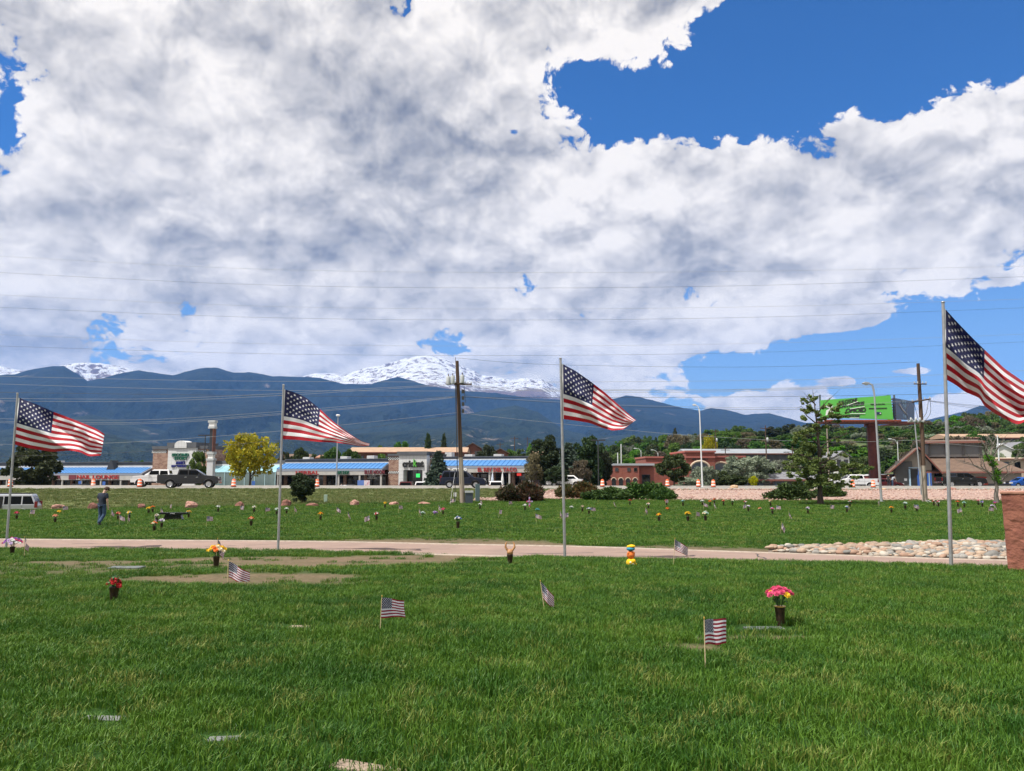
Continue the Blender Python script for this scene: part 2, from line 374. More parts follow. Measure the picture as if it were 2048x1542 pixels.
# path sheet
pm = mat('pink_path_asphalt', (.30, .205, .165), .95, (.225, .157, .128), .9, 8, .5, 50, lo=.2, hi=.8)
ptn = catmull([(x, y, 0) for x, y in NEAR], 14); nn = 160
def resample(poly, n):
    d = [0]; [d.append(d[-1]+(poly[i]-poly[i-1]).length) for i in range(1, len(poly))]
    q = np.linspace(0, d[-1], n); return np.stack([np.interp(q, d, [p.x for p in poly]), np.interp(q, d, [p.y for p in poly])], 1)
A = resample(near_s, nn); B = resample(far_s, nn)
def ribbon(name, A, B, m, lift, k=6, extra=None):
    rows = [A*(1-t)+B*t for t in np.linspace(0, 1, k)]
    v = np.concatenate([np.concatenate([r, (gz(r[:, 0], r[:, 1])+lift)[:, None]], 1) for r in rows])
    n = len(A); i = np.arange(n*k).reshape(k, n); f = np.stack([i[:-1, :-1].ravel(), i[:-1, 1:].ravel(), i[1:, 1:].ravel(), i[1:, :-1].ravel()], 1)
    return npmesh(name, v, f, m, True)
tag(link('path', ribbon('path', A, B, pm, .012, 10)), None, None, None, 'structure')
# pale concrete edging on both sides of the path
cm = mat('pale_concrete_edge', (.40, .33, .27), .9, (.30, .245, .20), 5, 5, .2)
def kerb(name, poly, off, w, h):
    q = resample(poly, 150); dq = np.gradient(q, axis=0); nrm = np.stack([-dq[:, 1], dq[:, 0]], 1); nrm /= np.linalg.norm(nrm, axis=1)[:, None]
    a = q+nrm*off; b = q+nrm*(off+w); n = len(q)
    za = gz(a[:, 0], a[:, 1]); zb = gz(b[:, 0], b[:, 1])
    v = np.concatenate([np.c_[a, za-.05], np.c_[a, za+h], np.c_[b, zb+h], np.c_[b, zb-.05]]); i = np.arange(4*n).reshape(4, n)
    f = np.concatenate([np.stack([i[r, :-1], i[r, 1:], i[r+1, 1:], i[r+1, :-1]], 1) for r in range(3)])
    tag(link(name, npmesh(name, v, f, cm)), None, None, None, 'structure')
kerb('path_edging', far_s, -.05, .22, .035); kerb('path_edging', near_s, -.17, .22, .03)
# cracks in the asphalt: dark thin fillings
ck = mat('crack_filler', (.05, .045, .045), .8)
cb = MB()
for (x0, y0, x1, y1, w) in [(-10, 26.6, -7.6, 27.6, .05), (-6.5, 25.9, -2, 25.6, .06), (0.2, 23.4, 2.4, 23.9, .09), (-.4, 22.6, 1.6, 22.3, .06), (2.9, 24.2, 5.0, 24.0, .05), (4.3, 21.5, 6.5, 20.6, .05), (-15, 27.8, -12.5, 27.5, .05), (6.4, 20.6, 7.0, 23.4, .05)]:
    pts = []
    for k in range(9):
        t = k/8; pts.append(((x0+(x1-x0)*t)+rng.uniform(-.08, .08), (y0+(y1-y0)*t)+rng.uniform(-.12, .12)))
    for (a, b) in zip(pts[:-1], pts[1:]):
        d = Vector((b[0]-a[0], b[1]-a[1], 0)).normalized(); q = Vector((-d.y, d.x, 0))*w/2*rng.uniform(.4, 1.2)
        cb.quad(*[Vector((p[0], p[1], gz1(p[0], p[1])+.017))+s for p, s in ((a, -q), (b, -q), (b, q), (a, q))])
tag(cb.obj('path_crack', ck), None, None, None, 'structure')
# the road beyond with kerb and markings
am = mat('road_asphalt', (.21, .20, .185), .9, (.26, .245, .22), .6, 6, .2, 40)
xr = np.linspace(-150, 170, 120)
A = np.stack([xr, road_y(xr)], 1); B = np.stack([xr, road_y(xr)+RW], 1)
tag(link('road', ribbon('road', A, B, am, .02, 10)), None, None, None, 'structure')
rk = mat('road_kerb_concrete', (.34, .315, .28), .9, (.27, .25, .22), 2, 5, .1)
def strip(name, o0, o1, h, m, lift=None, x0=-150, x1=170):
    xq = np.linspace(x0, x1, 100); a = np.stack([xq, road_y(xq)+o0], 1); b = np.stack([xq, road_y(xq)+o1], 1); n = 100
    za = road_z(xq)+.0; v = np.concatenate([np.c_[a, za-.1], np.c_[a, za+h], np.c_[b, za+h], np.c_[b, za-.1]]); i = np.arange(4*n).reshape(4, n)
    f = np.concatenate([np.stack([i[r, :-1], i[r, 1:], i[r+1, 1:], i[r+1, :-1]], 1) for r in range(3)])
    return tag(link(name, npmesh(name, v, f, m)), None, None, None, 'structure')
strip('kerb', -.35, 0, .10, rk); strip('kerb', RW, RW+.35, .14, rk); strip('pavement', RW+.36, RW+2.6, .12, rk)
wp = mat('road_paint_white', (.75, .75, .72), .7, (.55, .54, .5), 3)
yp = mat('road_paint_yellow', (.62, .42, .05), .7)
lb = MB()
for k in range(-14, 16):
    x = k*9.0
    for o in (4.2, 11.8):
        a = Vector((x, float(road_y(x))+o, float(gz(x, float(road_y(x))+o))+.026)); b = Vector((x+3, float(road_y(x+3))+o, float(gz(x+3, float(road_y(x+3))+o))+.026)); q = Vector((0, .06, 0))
        lb.quad(a-q, b-q, b+q, a+q)
tag(lb.obj('lane_marking', wp), None, None, None, 'structure')
lb = MB()
for k in range(-32, 34):
    x = k*4.5
    for o in (7.85, 8.15):
        a = Vector((x, float(road_y(x))+o, float(gz(x, float(road_y(x))+o))+.026)); b = Vector((x+4.5, float(road_y(x+4.5))+o, float(gz(x+4.5, float(road_y(x+4.5))+o))+.026)); q = Vector((0, .05, 0))
        lb.quad(a-q, b-q, b+q, a+q)
tag(lb.obj('centre_line', yp), None, None, None, 'structure')
# pink gravel bank on the right
def gravel_mat():
    m = bpy.data.materials.new('pink_gravel'); m.use_nodes = True; t = m.node_tree; b = t.nodes['Principled BSDF']; b.inputs['Roughness'].default_value = .95
    tc = out(t, nd(t, 'ShaderNodeTexCoord'), 3)
    v = nd(t, 'ShaderNodeTexVoronoi', {'Vector': tc, 'Scale': 7.0}, feature='F1'); n = out(t, nd(t, 'ShaderNodeTexNoise', {'Vector': tc, 'Scale': .5, 'Detail': 4.0}))
    hs = nd(t, 'ShaderNodeSeparateColor', {0: out(t, v, 1)})
    c = mixc(t, out(t, hs, 0), (.32, .19, .152), (.48, .345, .29)); c = mixc(t, out(t, hs, 1).smooth(.6, 1), c, (.22, .15, .125)); c = mixc(t, n.smooth(.40, .70)*.6, c, (.42, .30, .235))
    t.links.new(c.o, b.inputs['Base Color'])
    bp = nd(t, 'ShaderNodeBump', {'Height': out(t, v, 0)*-1.0, 'Strength': 1.0, 'Distance': .12}); t.links.new(bp.outputs[0], b.inputs['Normal'])
    return m
GRAVEL = gravel_mat()
def gravel_patch(name, near, far, lift=.03):
    a = resample(catmull([(x, y, 0) for x, y in near], 8), 90); b = resample(catmull([(x, y, 0) for x, y in far], 8), 90)
    k = 14; rows = [a*(1-t)+b*t for t in np.linspace(0, 1, k)]
    v = []
    for j, r in enumerate(rows):
        e = min(j, k-1-j)/3.0; bumpy = .05*np.clip(e, 0, 1)*(fbm(r[:, 0]*1.2, r[:, 1]*1.2, 3, 31))
        v.append(np.c_[r, gz(r[:, 0], r[:, 1])+lift*np.clip(e, 0, 1)+bumpy-.02*(1-np.clip(e, 0, 1))])
    v = np.concatenate(v); i = np.arange(90*k).reshape(k, 90); f = np.stack([i[:-1, :-1].ravel(), i[:-1, 1:].ravel(), i[1:, 1:].ravel(), i[1:, :-1].ravel()], 1)
    return tag(link(name, npmesh(name, v, f, GRAVEL, True)), None, None, None, 'structure')
gravel_patch('gravel_bank', [(-4.6, 62.5), (-1, 63.0), (3, 65.2), (8, 64.5), (16, 63.5), (30, 63), (46, 63), (66, 63)], [(-1.6, 66.5), (1.5, 72), (4, 80), (8, 81.6), (16, 82.4), (30, 83.8), (46, 85.6), (66, 87.6)], .06)
# scattered gravel stones on that bank
def stone_mesh(name, r, m, seed, flat=.7, sub=1):
    bm = bmesh.new(); bmesh.ops.create_icosphere(bm, subdivisions=sub, radius=1); rr = random.Random(seed)
    ph = Vector((rr.uniform(0, 50), rr.uniform(0, 50), rr.uniform(0, 50)))
    sx, sy, sz = r*rr.uniform(.85, 1.25), r*rr.uniform(.7, 1.0), r*flat*rr.uniform(.8, 1.1)
    for v in bm.verts:
        n = mnoise.noise(v.co*1.1+ph)*.38+mnoise.noise(v.co*2.6+ph)*.16
        v.co = Vector((v.co.x*sx, v.co.y*sy, v.co.z*sz))*(1+n)
    me = bpy.data.meshes.new(name); bm.to_mesh(me); bm.free(); me.materials.append(m); return me
# ---------------------------------------------------------------- mountains
def interp_poly(pts, az): 
    p = sorted([(math.atan2(ray(x, y).x, ray(x, y).y), math.tan(azel(x, y)[1])) for x, y in pts])
    return np.interp(az, [q[0] for q in p], [q[1] for q in p])
def mountain_mat(name, snow=None, rock=.55, green=((.008, .015, .016), (.022, .032, .028)), town=0.0):  # default forest tones darkened and blued: cloud shade and haze put into the colour
    m = bpy.data.materials.new(name); m.use_nodes = True; t = m.node_tree; b = t.nodes['Principled BSDF']; b.inputs['Roughness'].default_value = .95; b.inputs['Specular IOR Level'].default_value = .1
    tc = out(t, nd(t, 'ShaderNodeTexCoord'), 3); pos = nd(t, 'ShaderNodeNewGeometry'); z = out(t, nd(t, 'ShaderNodeSeparateXYZ', {0: out(t, pos, 0)}), 2)
    nz = out(t, nd(t, 'ShaderNodeSeparateXYZ', {0: out(t, pos, 1)}), 2)
    n1 = out(t, nd(t, 'ShaderNodeTexNoise', {'Vector': tc, 'Scale': .0011, 'Detail': 7.0, 'Roughness': .62})); n2 = out(t, nd(t, 'ShaderNodeTexNoise', {'Vector': tc, 'Scale': .006, 'Detail': 6.0, 'Roughness': .7}))
    n3 = out(t, nd(t, 'ShaderNodeTexNoise', {'Vector': tc, 'Scale': .0004, 'Detail': 3.0})); n4 = out(t, nd(t, 'ShaderNodeTexNoise', {'Vector': out(t, nd(t, 'ShaderNodeMapping', {0: tc, 3: (1, .5, .28)})), 'Scale': .012, 'Detail': 6.0, 'Roughness': .65}))
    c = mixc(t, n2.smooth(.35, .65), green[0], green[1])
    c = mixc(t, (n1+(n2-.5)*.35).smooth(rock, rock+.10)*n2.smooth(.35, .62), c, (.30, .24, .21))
    if town:
        vz = nd(t, 'ShaderNodeTexVoronoi', {'Vector': tc, 'Scale': .022}, feature='F1')
        spot = out(t, vz, 0).smooth(.30, .20)*n3.smooth(.46, .62)
        c = mixc(t, (z*-1.0).smooth(-town-130., -town+20.)*spot, c, (.36, .33, .30))
    if snow:
        zz = (z+(n1-.5)*900.)+(n2-.5)*700.
        c = mixc(t, zz.smooth(snow-330, snow-150), c, (.20, .135, .115))
        sn = zz.smooth(snow-40, snow+120)*((nz*.9+(n2-.5)*2.2)+(n4-.5)*1.6).smooth(.57, .82)
        c = mixc(t, sn, c, (.86, .87, .90))
    t.links.new(c.o, b.inputs['Base Color'])
    b0 = nd(t, 'ShaderNodeBump', {'Height': n1, 'Strength': 1.0, 'Distance': 520.}); bp = nd(t, 'ShaderNodeBump', {'Height': n2, 'Strength': 1.0, 'Distance': 130., 'Normal': out(t, b0)}); t.links.new(bp.outputs[0], b.inputs['Normal'])
    return m
def ridge(name, pts, D, depth, foot, m, seed, az0=-.66, az1=.66, na=420, nr=56, rough=.22, back=1500, prof=1.25, lim0=.55):
    az = np.linspace(az0, az1, na); crest = interp_poly(pts, az)*D+EYE
    crest = crest+(fbm(az*60, az*0+3, 5, seed+3, .6)-.5)*D*.0022
    rows = []
    ts = np.concatenate([np.linspace(0, 1, nr), np.array([1.12, 1.3, 1.6])])
    for t in ts:
        r = (D-depth)+depth*t if t <= 1 else D+(t-1)*back
        X = np.sin(az)*r; Y = np.cos(az)*r
        if t <= 1:
            rg = fbm(az*D/2600, np.full_like(az, t*depth/3600.)+seed, 6, seed, .55, True); rb = fbm(az*D/900, np.full_like(az, t*depth/900.), 4, seed+9, .5)
            env = (4*t*(1-t))**.7
            z = foot+(crest-foot)*(t**prof)+((rg-.62)*1.6+(rb-.5)*.75)*env*(crest-foot)*rough*2.2
            # keep what stands in front below the crest line seen from the camera
            lim = EYE+(crest-EYE)*(r/D)*(lim0+(.975-lim0)*t)
            z = np.where(t > .02, np.minimum(z, np.maximum(lim, foot)), z)
        else: z = crest-(t-1)*back*.9
        rows.append(np.stack([X, Y, z], 1))
    v = np.concatenate(rows); k = len(ts); i = np.arange(na*k).reshape(k, na); f = np.stack([i[:-1, :-1].ravel(), i[:-1, 1:].ravel(), i[1:, 1:].ravel(), i[1:, :-1].ravel()], 1)
    return tag(link(name, npmesh(name, v, f, m, True)), None, None, None, 'structure')
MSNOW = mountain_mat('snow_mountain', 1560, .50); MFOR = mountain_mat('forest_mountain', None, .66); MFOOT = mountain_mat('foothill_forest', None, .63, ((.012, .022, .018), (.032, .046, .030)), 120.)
ridge('snow_mountain', [(-260, 733), (-40, 743), (0, 726), (35, 733), (80, 740), (110, 728), (150, 721), (200, 719), (240, 727), (270, 736), (330, 798), (560, 798), (600, 750), (630, 742), (660, 741), (690, 745), (712, 736), (735, 730), (770, 722), (790, 717), (805, 713), (830, 707), (852, 705), (875, 708), (893, 713), (905, 717), (930, 729), (950, 737), (962, 745), (985, 747), (1005, 752), (1022, 755), (1045, 752), (1060, 751), (1072, 755), (1085, 754), (1100, 762), (1120, 776), (1150, 798), (1300, 838), (1900, 848), (2300, 798)],
      16500, 5200, 600, MSNOW, 3, na=1100, nr=110, rough=.34, prof=.85, lim0=.5)
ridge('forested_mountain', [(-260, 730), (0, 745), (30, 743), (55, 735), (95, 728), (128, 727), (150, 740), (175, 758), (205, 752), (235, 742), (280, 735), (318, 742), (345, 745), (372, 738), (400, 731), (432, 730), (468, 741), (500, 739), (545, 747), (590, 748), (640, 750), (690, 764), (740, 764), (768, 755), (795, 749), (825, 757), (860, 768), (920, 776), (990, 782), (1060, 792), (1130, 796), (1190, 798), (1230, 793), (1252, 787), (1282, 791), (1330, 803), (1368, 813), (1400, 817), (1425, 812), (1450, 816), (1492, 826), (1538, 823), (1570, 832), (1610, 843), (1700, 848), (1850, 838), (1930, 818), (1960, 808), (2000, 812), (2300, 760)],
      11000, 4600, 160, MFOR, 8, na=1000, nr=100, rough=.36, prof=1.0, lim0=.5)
ridge('foothill', [(-260, 850), (0, 858), (60, 850), (130, 835), (185, 826), (260, 842), (330, 858), (420, 846), (520, 838), (600, 850), (700, 846), (820, 838), (900, 830), (985, 816), (1030, 806), (1075, 820), (1130, 858), (1180, 868), (1300, 862), (1500, 874), (1700, 880), (2000, 880), (2300, 860)],
      7400, 4600, -10, MFOOT, 15, na=700, nr=80, rough=.30, prof=1.5, lim0=.5)
# air: pale haze in one closed box round everything
hz = bpy.data.materials.new('haze_air'); hz.use_nodes = True; t = hz.node_tree; t.nodes.clear()
pv = nd(t, 'ShaderNodeVolumePrincipled', {'Color': (.17, .42, 1.0, 1), 'Density': 3.2e-5, 'Anisotropy': 0.0}); mo = nd(t, 'ShaderNodeOutputMaterial'); t.links.new(pv.outputs[0], mo.inputs[1])
hb = MB().box(-19500, 19500, -1500, 18600, -30, 2750)
tag(hb.obj('haze', hz), 'thin pale blue haze filling the air towards the mountains', 'haze', None, 'stuff')
# ---------------------------------------------------------------- large flags on poles
def pinterp(pts, n):
    p = np.array(pts, float); d = np.r_[0, np.cumsum(np.linalg.norm(np.diff(p, axis=0), axis=1))]; q = np.linspace(0, d[-1], n)
    # smooth
    x = np.interp(q, d, p[:, 0]); y = np.interp(q, d, p[:, 1])
    for _ in range(3):
        x[1:-1] = (x[:-2]+2*x[1:-1]+x[2:])/4; y[1:-1] = (y[:-2]+2*y[1:-1]+y[2:])/4
    return np.stack([x, y], 1)
FR = mat('flag_red_cloth', (.42, .008, .020), .75, (.36, .006, .016), 30, trans=.24)
FW = mat('flag_white_cloth', (.80, .80, .81), .8, (.74, .74, .75), 25, trans=.26)
FB = mat('flag_blue_cloth', (.010, .013, .075), .75, (.008, .010, .06), 30, trans=.24)
STEEL = mat('galvanised_steel', (.42, .42, .42), .45, (.33, .33, .33), 6, metal=.6)
def big_flag(Y, base, top, fold, hoist_b, topedge, botedge, waves, tilt, lab, lab2):
    pt = P(*top, Y); bb = P(*base, Y)
    # pole
    root = empty('flagpole', (bb.x, Y, gz1(bb.x, Y)), 0, lab, 'flagpole', 'flagpoles along the cemetery path')
    zb = -.1; tp = pt-root.location
    MB().tube([(0, 0, zb), tuple(tp*.55), tuple(tp)], [.038, .036, .031], 12).obj('pole', STEEL, root)
    MB().lathe([(.0, tp.z-.005), (.036, tp.z), (.038, tp.z+.02), (.03, tp.z+.035), (.0, tp.z+.04)], 12, Matrix.Translation((tp.x, tp.y, 0))).obj('cap', STEEL, root)
    NU, NV = 61, 40
    TE = pinterp(topedge, NU); BE = pinterp(botedge, NU)
    u = np.linspace(0, 1, NU); v = np.linspace(0, 1, NV); U, V = np.meshgrid(u, v)
    px = TE[None, :, 0]*(1-V)+BE[None, :, 0]*V; py = TE[None, :, 1]*(1-V)+BE[None, :, 1]*V
    dep = tilt*U+np.zeros_like(U)
    for (amp, ku, kv, ph, pw) in waves:
        sw = np.sin(2*math.pi*(ku*U+kv*V+ph)); dep += amp*(U**pw)*(.45*sw+.55*np.arcsin(np.clip(sw, -1, 1))*2/math.pi*1.15)
    # one sharp fold running from the top of the hoist down to the fly
    q_ = U*fold[0]+V*fold[1]-fold[2]; dep += fold[3]*np.abs(q_)*np.clip(U*3, 0, 1)
    pts = np.zeros((NV, NU, 3))
    c, s = math.cos(PITCH), math.sin(PITCH)
    xc = (px-CX)/F; yc = (CY-py)/F; t = (Y+dep)/(c-yc*s)
    pts[..., 0] = xc*t; pts[..., 1] = Y+dep-.0; pts[..., 2] = EYE+(s+yc*c)*t
    org = Vector(pts[0, 0]); loc = np.array(org)
    fo = empty('american_flag', org, 0, lab2, 'flag', 'american flags on the flagpoles')
    def surf(uu, vv):
        a = np.clip(uu, 0, 1)*(NU-1); bb2 = np.clip(vv, 0, 1)*(NV-1); i = np.minimum(a.astype(int), NU-2); j = np.minimum(bb2.astype(int), NV-2); fa = (a-i)[..., None]; fb = (bb2-j)[..., None]
        return (pts[j, i]*(1-fa)+pts[j, i+1]*fa)*(1-fb)+(pts[j+1, i]*(1-fa)+pts[j+1, i+1]*fa)*fb-loc
    def patch(name, u0, u1, v0, v1, nu, nv, m):
        uu, vv = np.meshgrid(np.linspace(u0, u1, nu), np.linspace(v0, v1, nv)); q = surf(uu, vv).reshape(-1, 3); i = np.arange(nu*nv).reshape(nv, nu)
        f = np.stack([i[:-1, :-1].ravel(), i[:-1, 1:].ravel(), i[1:, 1:].ravel(), i[1:, :-1].ravel()], 1)
        return link(name, npmesh(name, q, f, m, True), fo)
    CU = .41
    for k in range(13):
        patch('stripe', CU if k < 7 else .018, 1.0, k/13, (k+1)/13, 40 if k < 7 else 61, 4, FR if k % 2 == 0 else FW)
    patch('canton', .018, CU, 0, 7/13, 26, 22, FB)
    patch('heading', 0.0, .018, 0, 1, 2, 40, FW)
    # stars, sewn on both faces
    sv = []; sf = []
    ang = np.arange(10)*math.pi/5+math.pi/2; rad = np.where(np.arange(10) % 2 == 0, 1, .40)
    cells = [(i, j) for j in range(9) for i in range(11) if (i+j) % 2 == 0]
    for (i, j) in cells:
        cu = .018+(CU-.018)*(i+1)/12; cv = (7/13)*(j+1)/10; rv = .0285; ru = rv/1.9
        uu = cu+np.r_[0, np.cos(ang)*rad*ru]; vv = cv-np.r_[0, np.sin(ang)*rad*rv]
        q = surf(uu, vv); e1 = surf(np.array([cu+.01]), np.array([cv]))-surf(np.array([cu-.01]), np.array([cv])); e2 = surf(np.array([cu]), np.array([cv+.01]))-surf(np.array([cu]), np.array([cv-.01]))
        n = np.cross(e1[0], e2[0]); n /= np.linalg.norm(n)+1e-9
        for sgn in (1, -1):
            b0 = len(sv); sv += list(q+n*.006*sgn); sf += [(b0, b0+1+k, b0+1+(k+1) % 10) for k in range(10)]
    st = link('stars', npmesh('stars', np.array(sv), np.array(sf), FW), fo); st['kind'] = 'stuff'
    # clips that hold the heading to the pole
    for vv in (.03, .97):
        q = Vector(surf(np.array([0.0]), np.array([vv]))[0]); z = (q.z+fo.location.z-root.location.z)/tp.z; pp = Vector((tp.x*z, tp.y*z, 0))+Vector((root.location.x, root.location.y, q.z+fo.location.z))-fo.location
        MB().tube([q+Vector((.01, 0, 0)), q.lerp(pp, .5)+Vector((0, -.02, .01)), pp], .008, 6).obj('clip', STEEL, fo)
    return fo
big_flag(25.6, (12, 1098), (35, 788), (1.3, -.75, .05, 1.0), 0,
         [(36, 795), (72, 808), (108, 824), (150, 840), (190, 856), (209, 868)],
         [(26, 888), (60, 897), (105, 904), (140, 901), (160, 904), (177, 913), (202, 911)],
         [(.30, 1.25, -1.2, .08, .5), (.13, 2.6, -.6, .3, .9), (.05, 4.5, 1.5, .2, .8), (.03, 2.0, 4.0, .0, .6)], -.7,
         'leaning steel flagpole standing beside purple and pink grave flowers', 'American flag with a diagonal crease flying near the silver minivan')
big_flag(24.8, (556, 1101), (567, 771), (1.0, .5, .95, .7), 0,
         [(567, 778), (590, 785), (612, 795), (640, 818), (665, 842), (700, 868), (725, 884), (739, 887)],
         [(562, 878), (600, 880), (640, 884), (670, 885), (700, 889), (722, 893), (738, 892)],
         [(.16, 1.2, -.6, .55, .8), (.08, 2.7, -.9, .1, .9), (.04, 5.0, 1.0, .4, .8), (.025, 1.0, 5.0, .0, .6)], -.5,
         'steel flagpole on the path edge with the yellow flowering tree behind it', 'American flag tapering to a tip above the strip mall roof')
big_flag(21.1, (1130, 1116), (1121, 718), (1.1, -.85, -.02, .95), 0,
         [(1123, 727), (1150, 741), (1180, 762), (1210, 785), (1240, 812), (1262, 832), (1272, 840)],
         [(1125, 838), (1150, 841), (1180, 846), (1205, 856), (1225, 861), (1246, 859), (1258, 850)],
         [(.36, 1.1, -1.0, .02, .6), (.13, 2.3, -.7, .35, 1.0), (.05, 4.6, 1.2, .1, .8), (.025, 1.5, 5.0, .3, .6)], -.3,
         'steel flagpole standing in front of the dark pines and junipers', 'American flag with a folded fly end before the blue mountain slope')
big_flag(16.4, (1902, 1129), (1886, 606), (1.0, -1.0, -.25, .8), 0,
         [(1888, 615), (1915, 645), (1945, 676), (1975, 705), (2010, 738), (2045, 762), (2080, 783), (2105, 800)],
         [(1889, 757), (1912, 770), (1930, 784), (1960, 796), (1968, 812), (1995, 830), (2018, 842), (2036, 850), (2060, 838), (2085, 832)],
         [(.34, 1.2, -1.4, .30, .5), (.14, 2.6, -1.2, .1, .8), (.06, 4.4, -2.2, .2, .8), (.03, 1.5, 4.0, .3, .6)], -.2,
         'tall steel flagpole standing beside the red stone monument', 'American flag flying close to the red stone monument with its tip out of sight')
# ---------------------------------------------------------------- small grave flags
def printed_flag():
    m = bpy.data.materials.new('printed_flag_cloth'); m.use_nodes = True; t = m.node_tree; b = t.nodes['Principled BSDF']; b.inputs['Roughness'].default_value = .8
    uv = nd(t, 'ShaderNodeUVMap'); sp = nd(t, 'ShaderNodeSeparateXYZ', {0: out(t, uv)}); u = out(t, sp, 0); v = out(t, sp, 1)
    par = (v*13.)._m('FLOOR')._m('MODULO', 2.0)
    c = mixc(t, par, (.26, .012, .03), (.72, .72, .75))
    incan = (u._m('LESS_THAN', .42))*(v._m('LESS_THAN', 7/13))
    # staggered star rows
    gu = u*(11/.42); gv = v*(9*13/7)
    fu = gu._m('FRACT')-.5; fv = gv._m('FRACT')-.5
    chk = (gu._m('FLOOR')+gv._m('FLOOR'))._m('MODULO', 2.0)
    star = ((fu*fu+fv*fv)._m('LESS_THAN', .15))*(chk._m('LESS_THAN', .5))
    cc = mixc(t, star, (.012, .014, .055), (.72, .72, .75))
    c = mixc(t, incan, c, cc); t.links.new(c.o, b.inputs['Base Color'])
    tr = nd(t, 'ShaderNodeBsdfTranslucent'); t.links.new(c.o, tr.inputs[0]); mx = nd(t, 'ShaderNodeMixShader', {0: .35}); o = t.nodes['Material Output']
    t.links.new(b.outputs[0], mx.inputs[1]); t.links.new(tr.outputs[0], mx.inputs[2]); t.links.new(mx.outputs[0], o.inputs[0]); return m
PF = printed_flag(); WOOD = mat('pale_wood_stick', (.62, .50, .30), .7, (.5, .38, .22), 30); GOLD = mat('gold_paint', (.6, .38, .08), .4, metal=.6)
def cloth(fn, nu=20, nv=14):
    uu, vv = np.meshgrid(np.linspace(0, 1, nu), np.linspace(0, 1, nv)); q = np.array([fn(a, b) for a, b in zip(uu.ravel(), vv.ravel())]); i = np.arange(nu*nv).reshape(nv, nu)
    f = np.stack([i[:-1, :-1].ravel(), i[:-1, 1:].ravel(), i[1:, 1:].ravel(), i[1:, :-1].ravel()], 1)
    me = npmesh('cloth', q, f, PF, True); uvl = me.uv_layers.new(name='UVMap')
    lv = np.zeros(len(me.loops), dtype=np.int32); me.loops.foreach_get('vertex_index', lv)
    uvl.data.foreach_set('uv', np.stack([uu.ravel()[lv], vv.ravel()[lv]], 1).ravel().astype(np.float32)); return me
LFL, HFL = .30, .20
def shp(kind):
    def fn(u, v):
        if kind == 0: return (.002+u*.195*(1-.02*v), .02*math.sin(5*u+v)+u*.10, -v*HFL*(1+.02*u)+.004*math.sin(9*u))       # flutters away from the viewer
        if kind == 1: return (.002+u*.21*(1+.12*v*v), .03*math.sin(6*u-2*v)+.08*u, -v*HFL*(.98)-.03*u+.03*u*v)
        if kind == 2: return (.002+u*.13*(1-.15*v), .02*math.sin(8*u+2*v)+.03*u, -v*HFL*(1-.12*u)-.19*u)                    # droops
        if kind == 3: return (.002+u*.25, .025*math.sin(7*u+v), -v*HFL*.95-.13*u*(1-.25*v))
        if kind == 4: return (.002+u*.085, .03*math.sin(9*u+v*2), -v*HFL*(.96)-.22*u*(1-.2*v))
        return (-(.002+u*.20), .03*math.sin(6*u-v)+.05*u, -v*HFL-.07*u)
    return cloth(fn)
SHP = [shp(k) for k in range(6)]
STICK = MB().tube([(0, 0, -.12), (0, 0, .25), (0, 0, .55)], .0045, 6).mesh('stick', WOOD)
TIPM = MB().lathe([(0, .55), (.006, .553), (.007, .563), (.003, .578), (0, .585)], 8).mesh('tip', GOLD)
def stick_flag(px, py, kind, lab, grp, h=.42, lean=0.0, leany=0.0, rz=0.0, s=1.0, at=None):
    g = at or G(px, py); r = empty('grave_flag', g, 0, lab, 'flag', grp); r.rotation_euler = (leany, lean, rz); r.scale = (s,)*3
    k = h/.55
    st = link('stick', STICK, r); st.scale = (1, 1, k); tp = link('tip', TIPM, r); tp.scale = (1, 1, k); tp.location.z = 0
    c = link('cloth', SHP[kind], r); c.location = (0.0045, 0, h-.005); return r
NG = 'small flags set at near graves'; FGG = 'small flags set across the far lawn'
stick_flag(1411, 1340, 0, 'small American flag held square on a stick beside the vase of pink flowers', NG, .40)
stick_flag(760, 1268, 1, 'small American flag on a tall pale stick alone in the near grass', NG, .36, R(2))
stick_flag(1089, 1221, 2, 'small American flag drooping from a stick that leans back', NG, .34, R(-8))
stick_flag(1347, 1133, 3, 'small American flag on the grass edge beside the path, near the yellow toys', NG, .50, R(4), s=1.1)
stick_flag(455, 1163, 3, 'small American flag hanging low over the worn brown grass', NG, .24, R(0), s=1.35)
stick_flag(431, 1134, 2, 'small American flag rising out of the yellow flowers', NG, .50, R(2), s=1.1)
stick_flag(49, 1114, 4, 'small limp American flag beside the purple and pink flowers', NG, .42, R(-4), s=1.25)
# ---------------------------------------------------------------- grave flowers
BRONZE = mat('dark_bronze_vase', (.035, .022, .016), .35, (.06, .035, .02), 20, metal=.5); LEAF = mat('silk_leaf', (.03, .09, .03), .7, (.05, .13, .04), 30)
VASE = MB().lathe([(0, -.03), (.040, -.03), (.041, 0), (.045, .10), (.054, .18), (.058, .20), (.056, .206), (.047, .205), (.044, .19), (0, .185)], 16).mesh('vase', BRONZE)
RIMV = MB().lathe([(.053, .198), (.060, .2), (.060, .208), (.052, .209)], 16).mesh('rim', GOLD)
PAL = dict(red=(.55, .015, .02), pink=(.75, .09, .22), peach=(.85, .42, .26), orange=(.85, .22, .03), yellow=(.88, .58, .02), white=(.82, .82, .78), lilac=(.62, .48, .72), purple=(.34, .13, .50), blue=(.10, .20, .55), teal=(.10, .45, .50), mint=(.60, .82, .72), cream=(.85, .75, .52), beige=(.55, .45, .32))
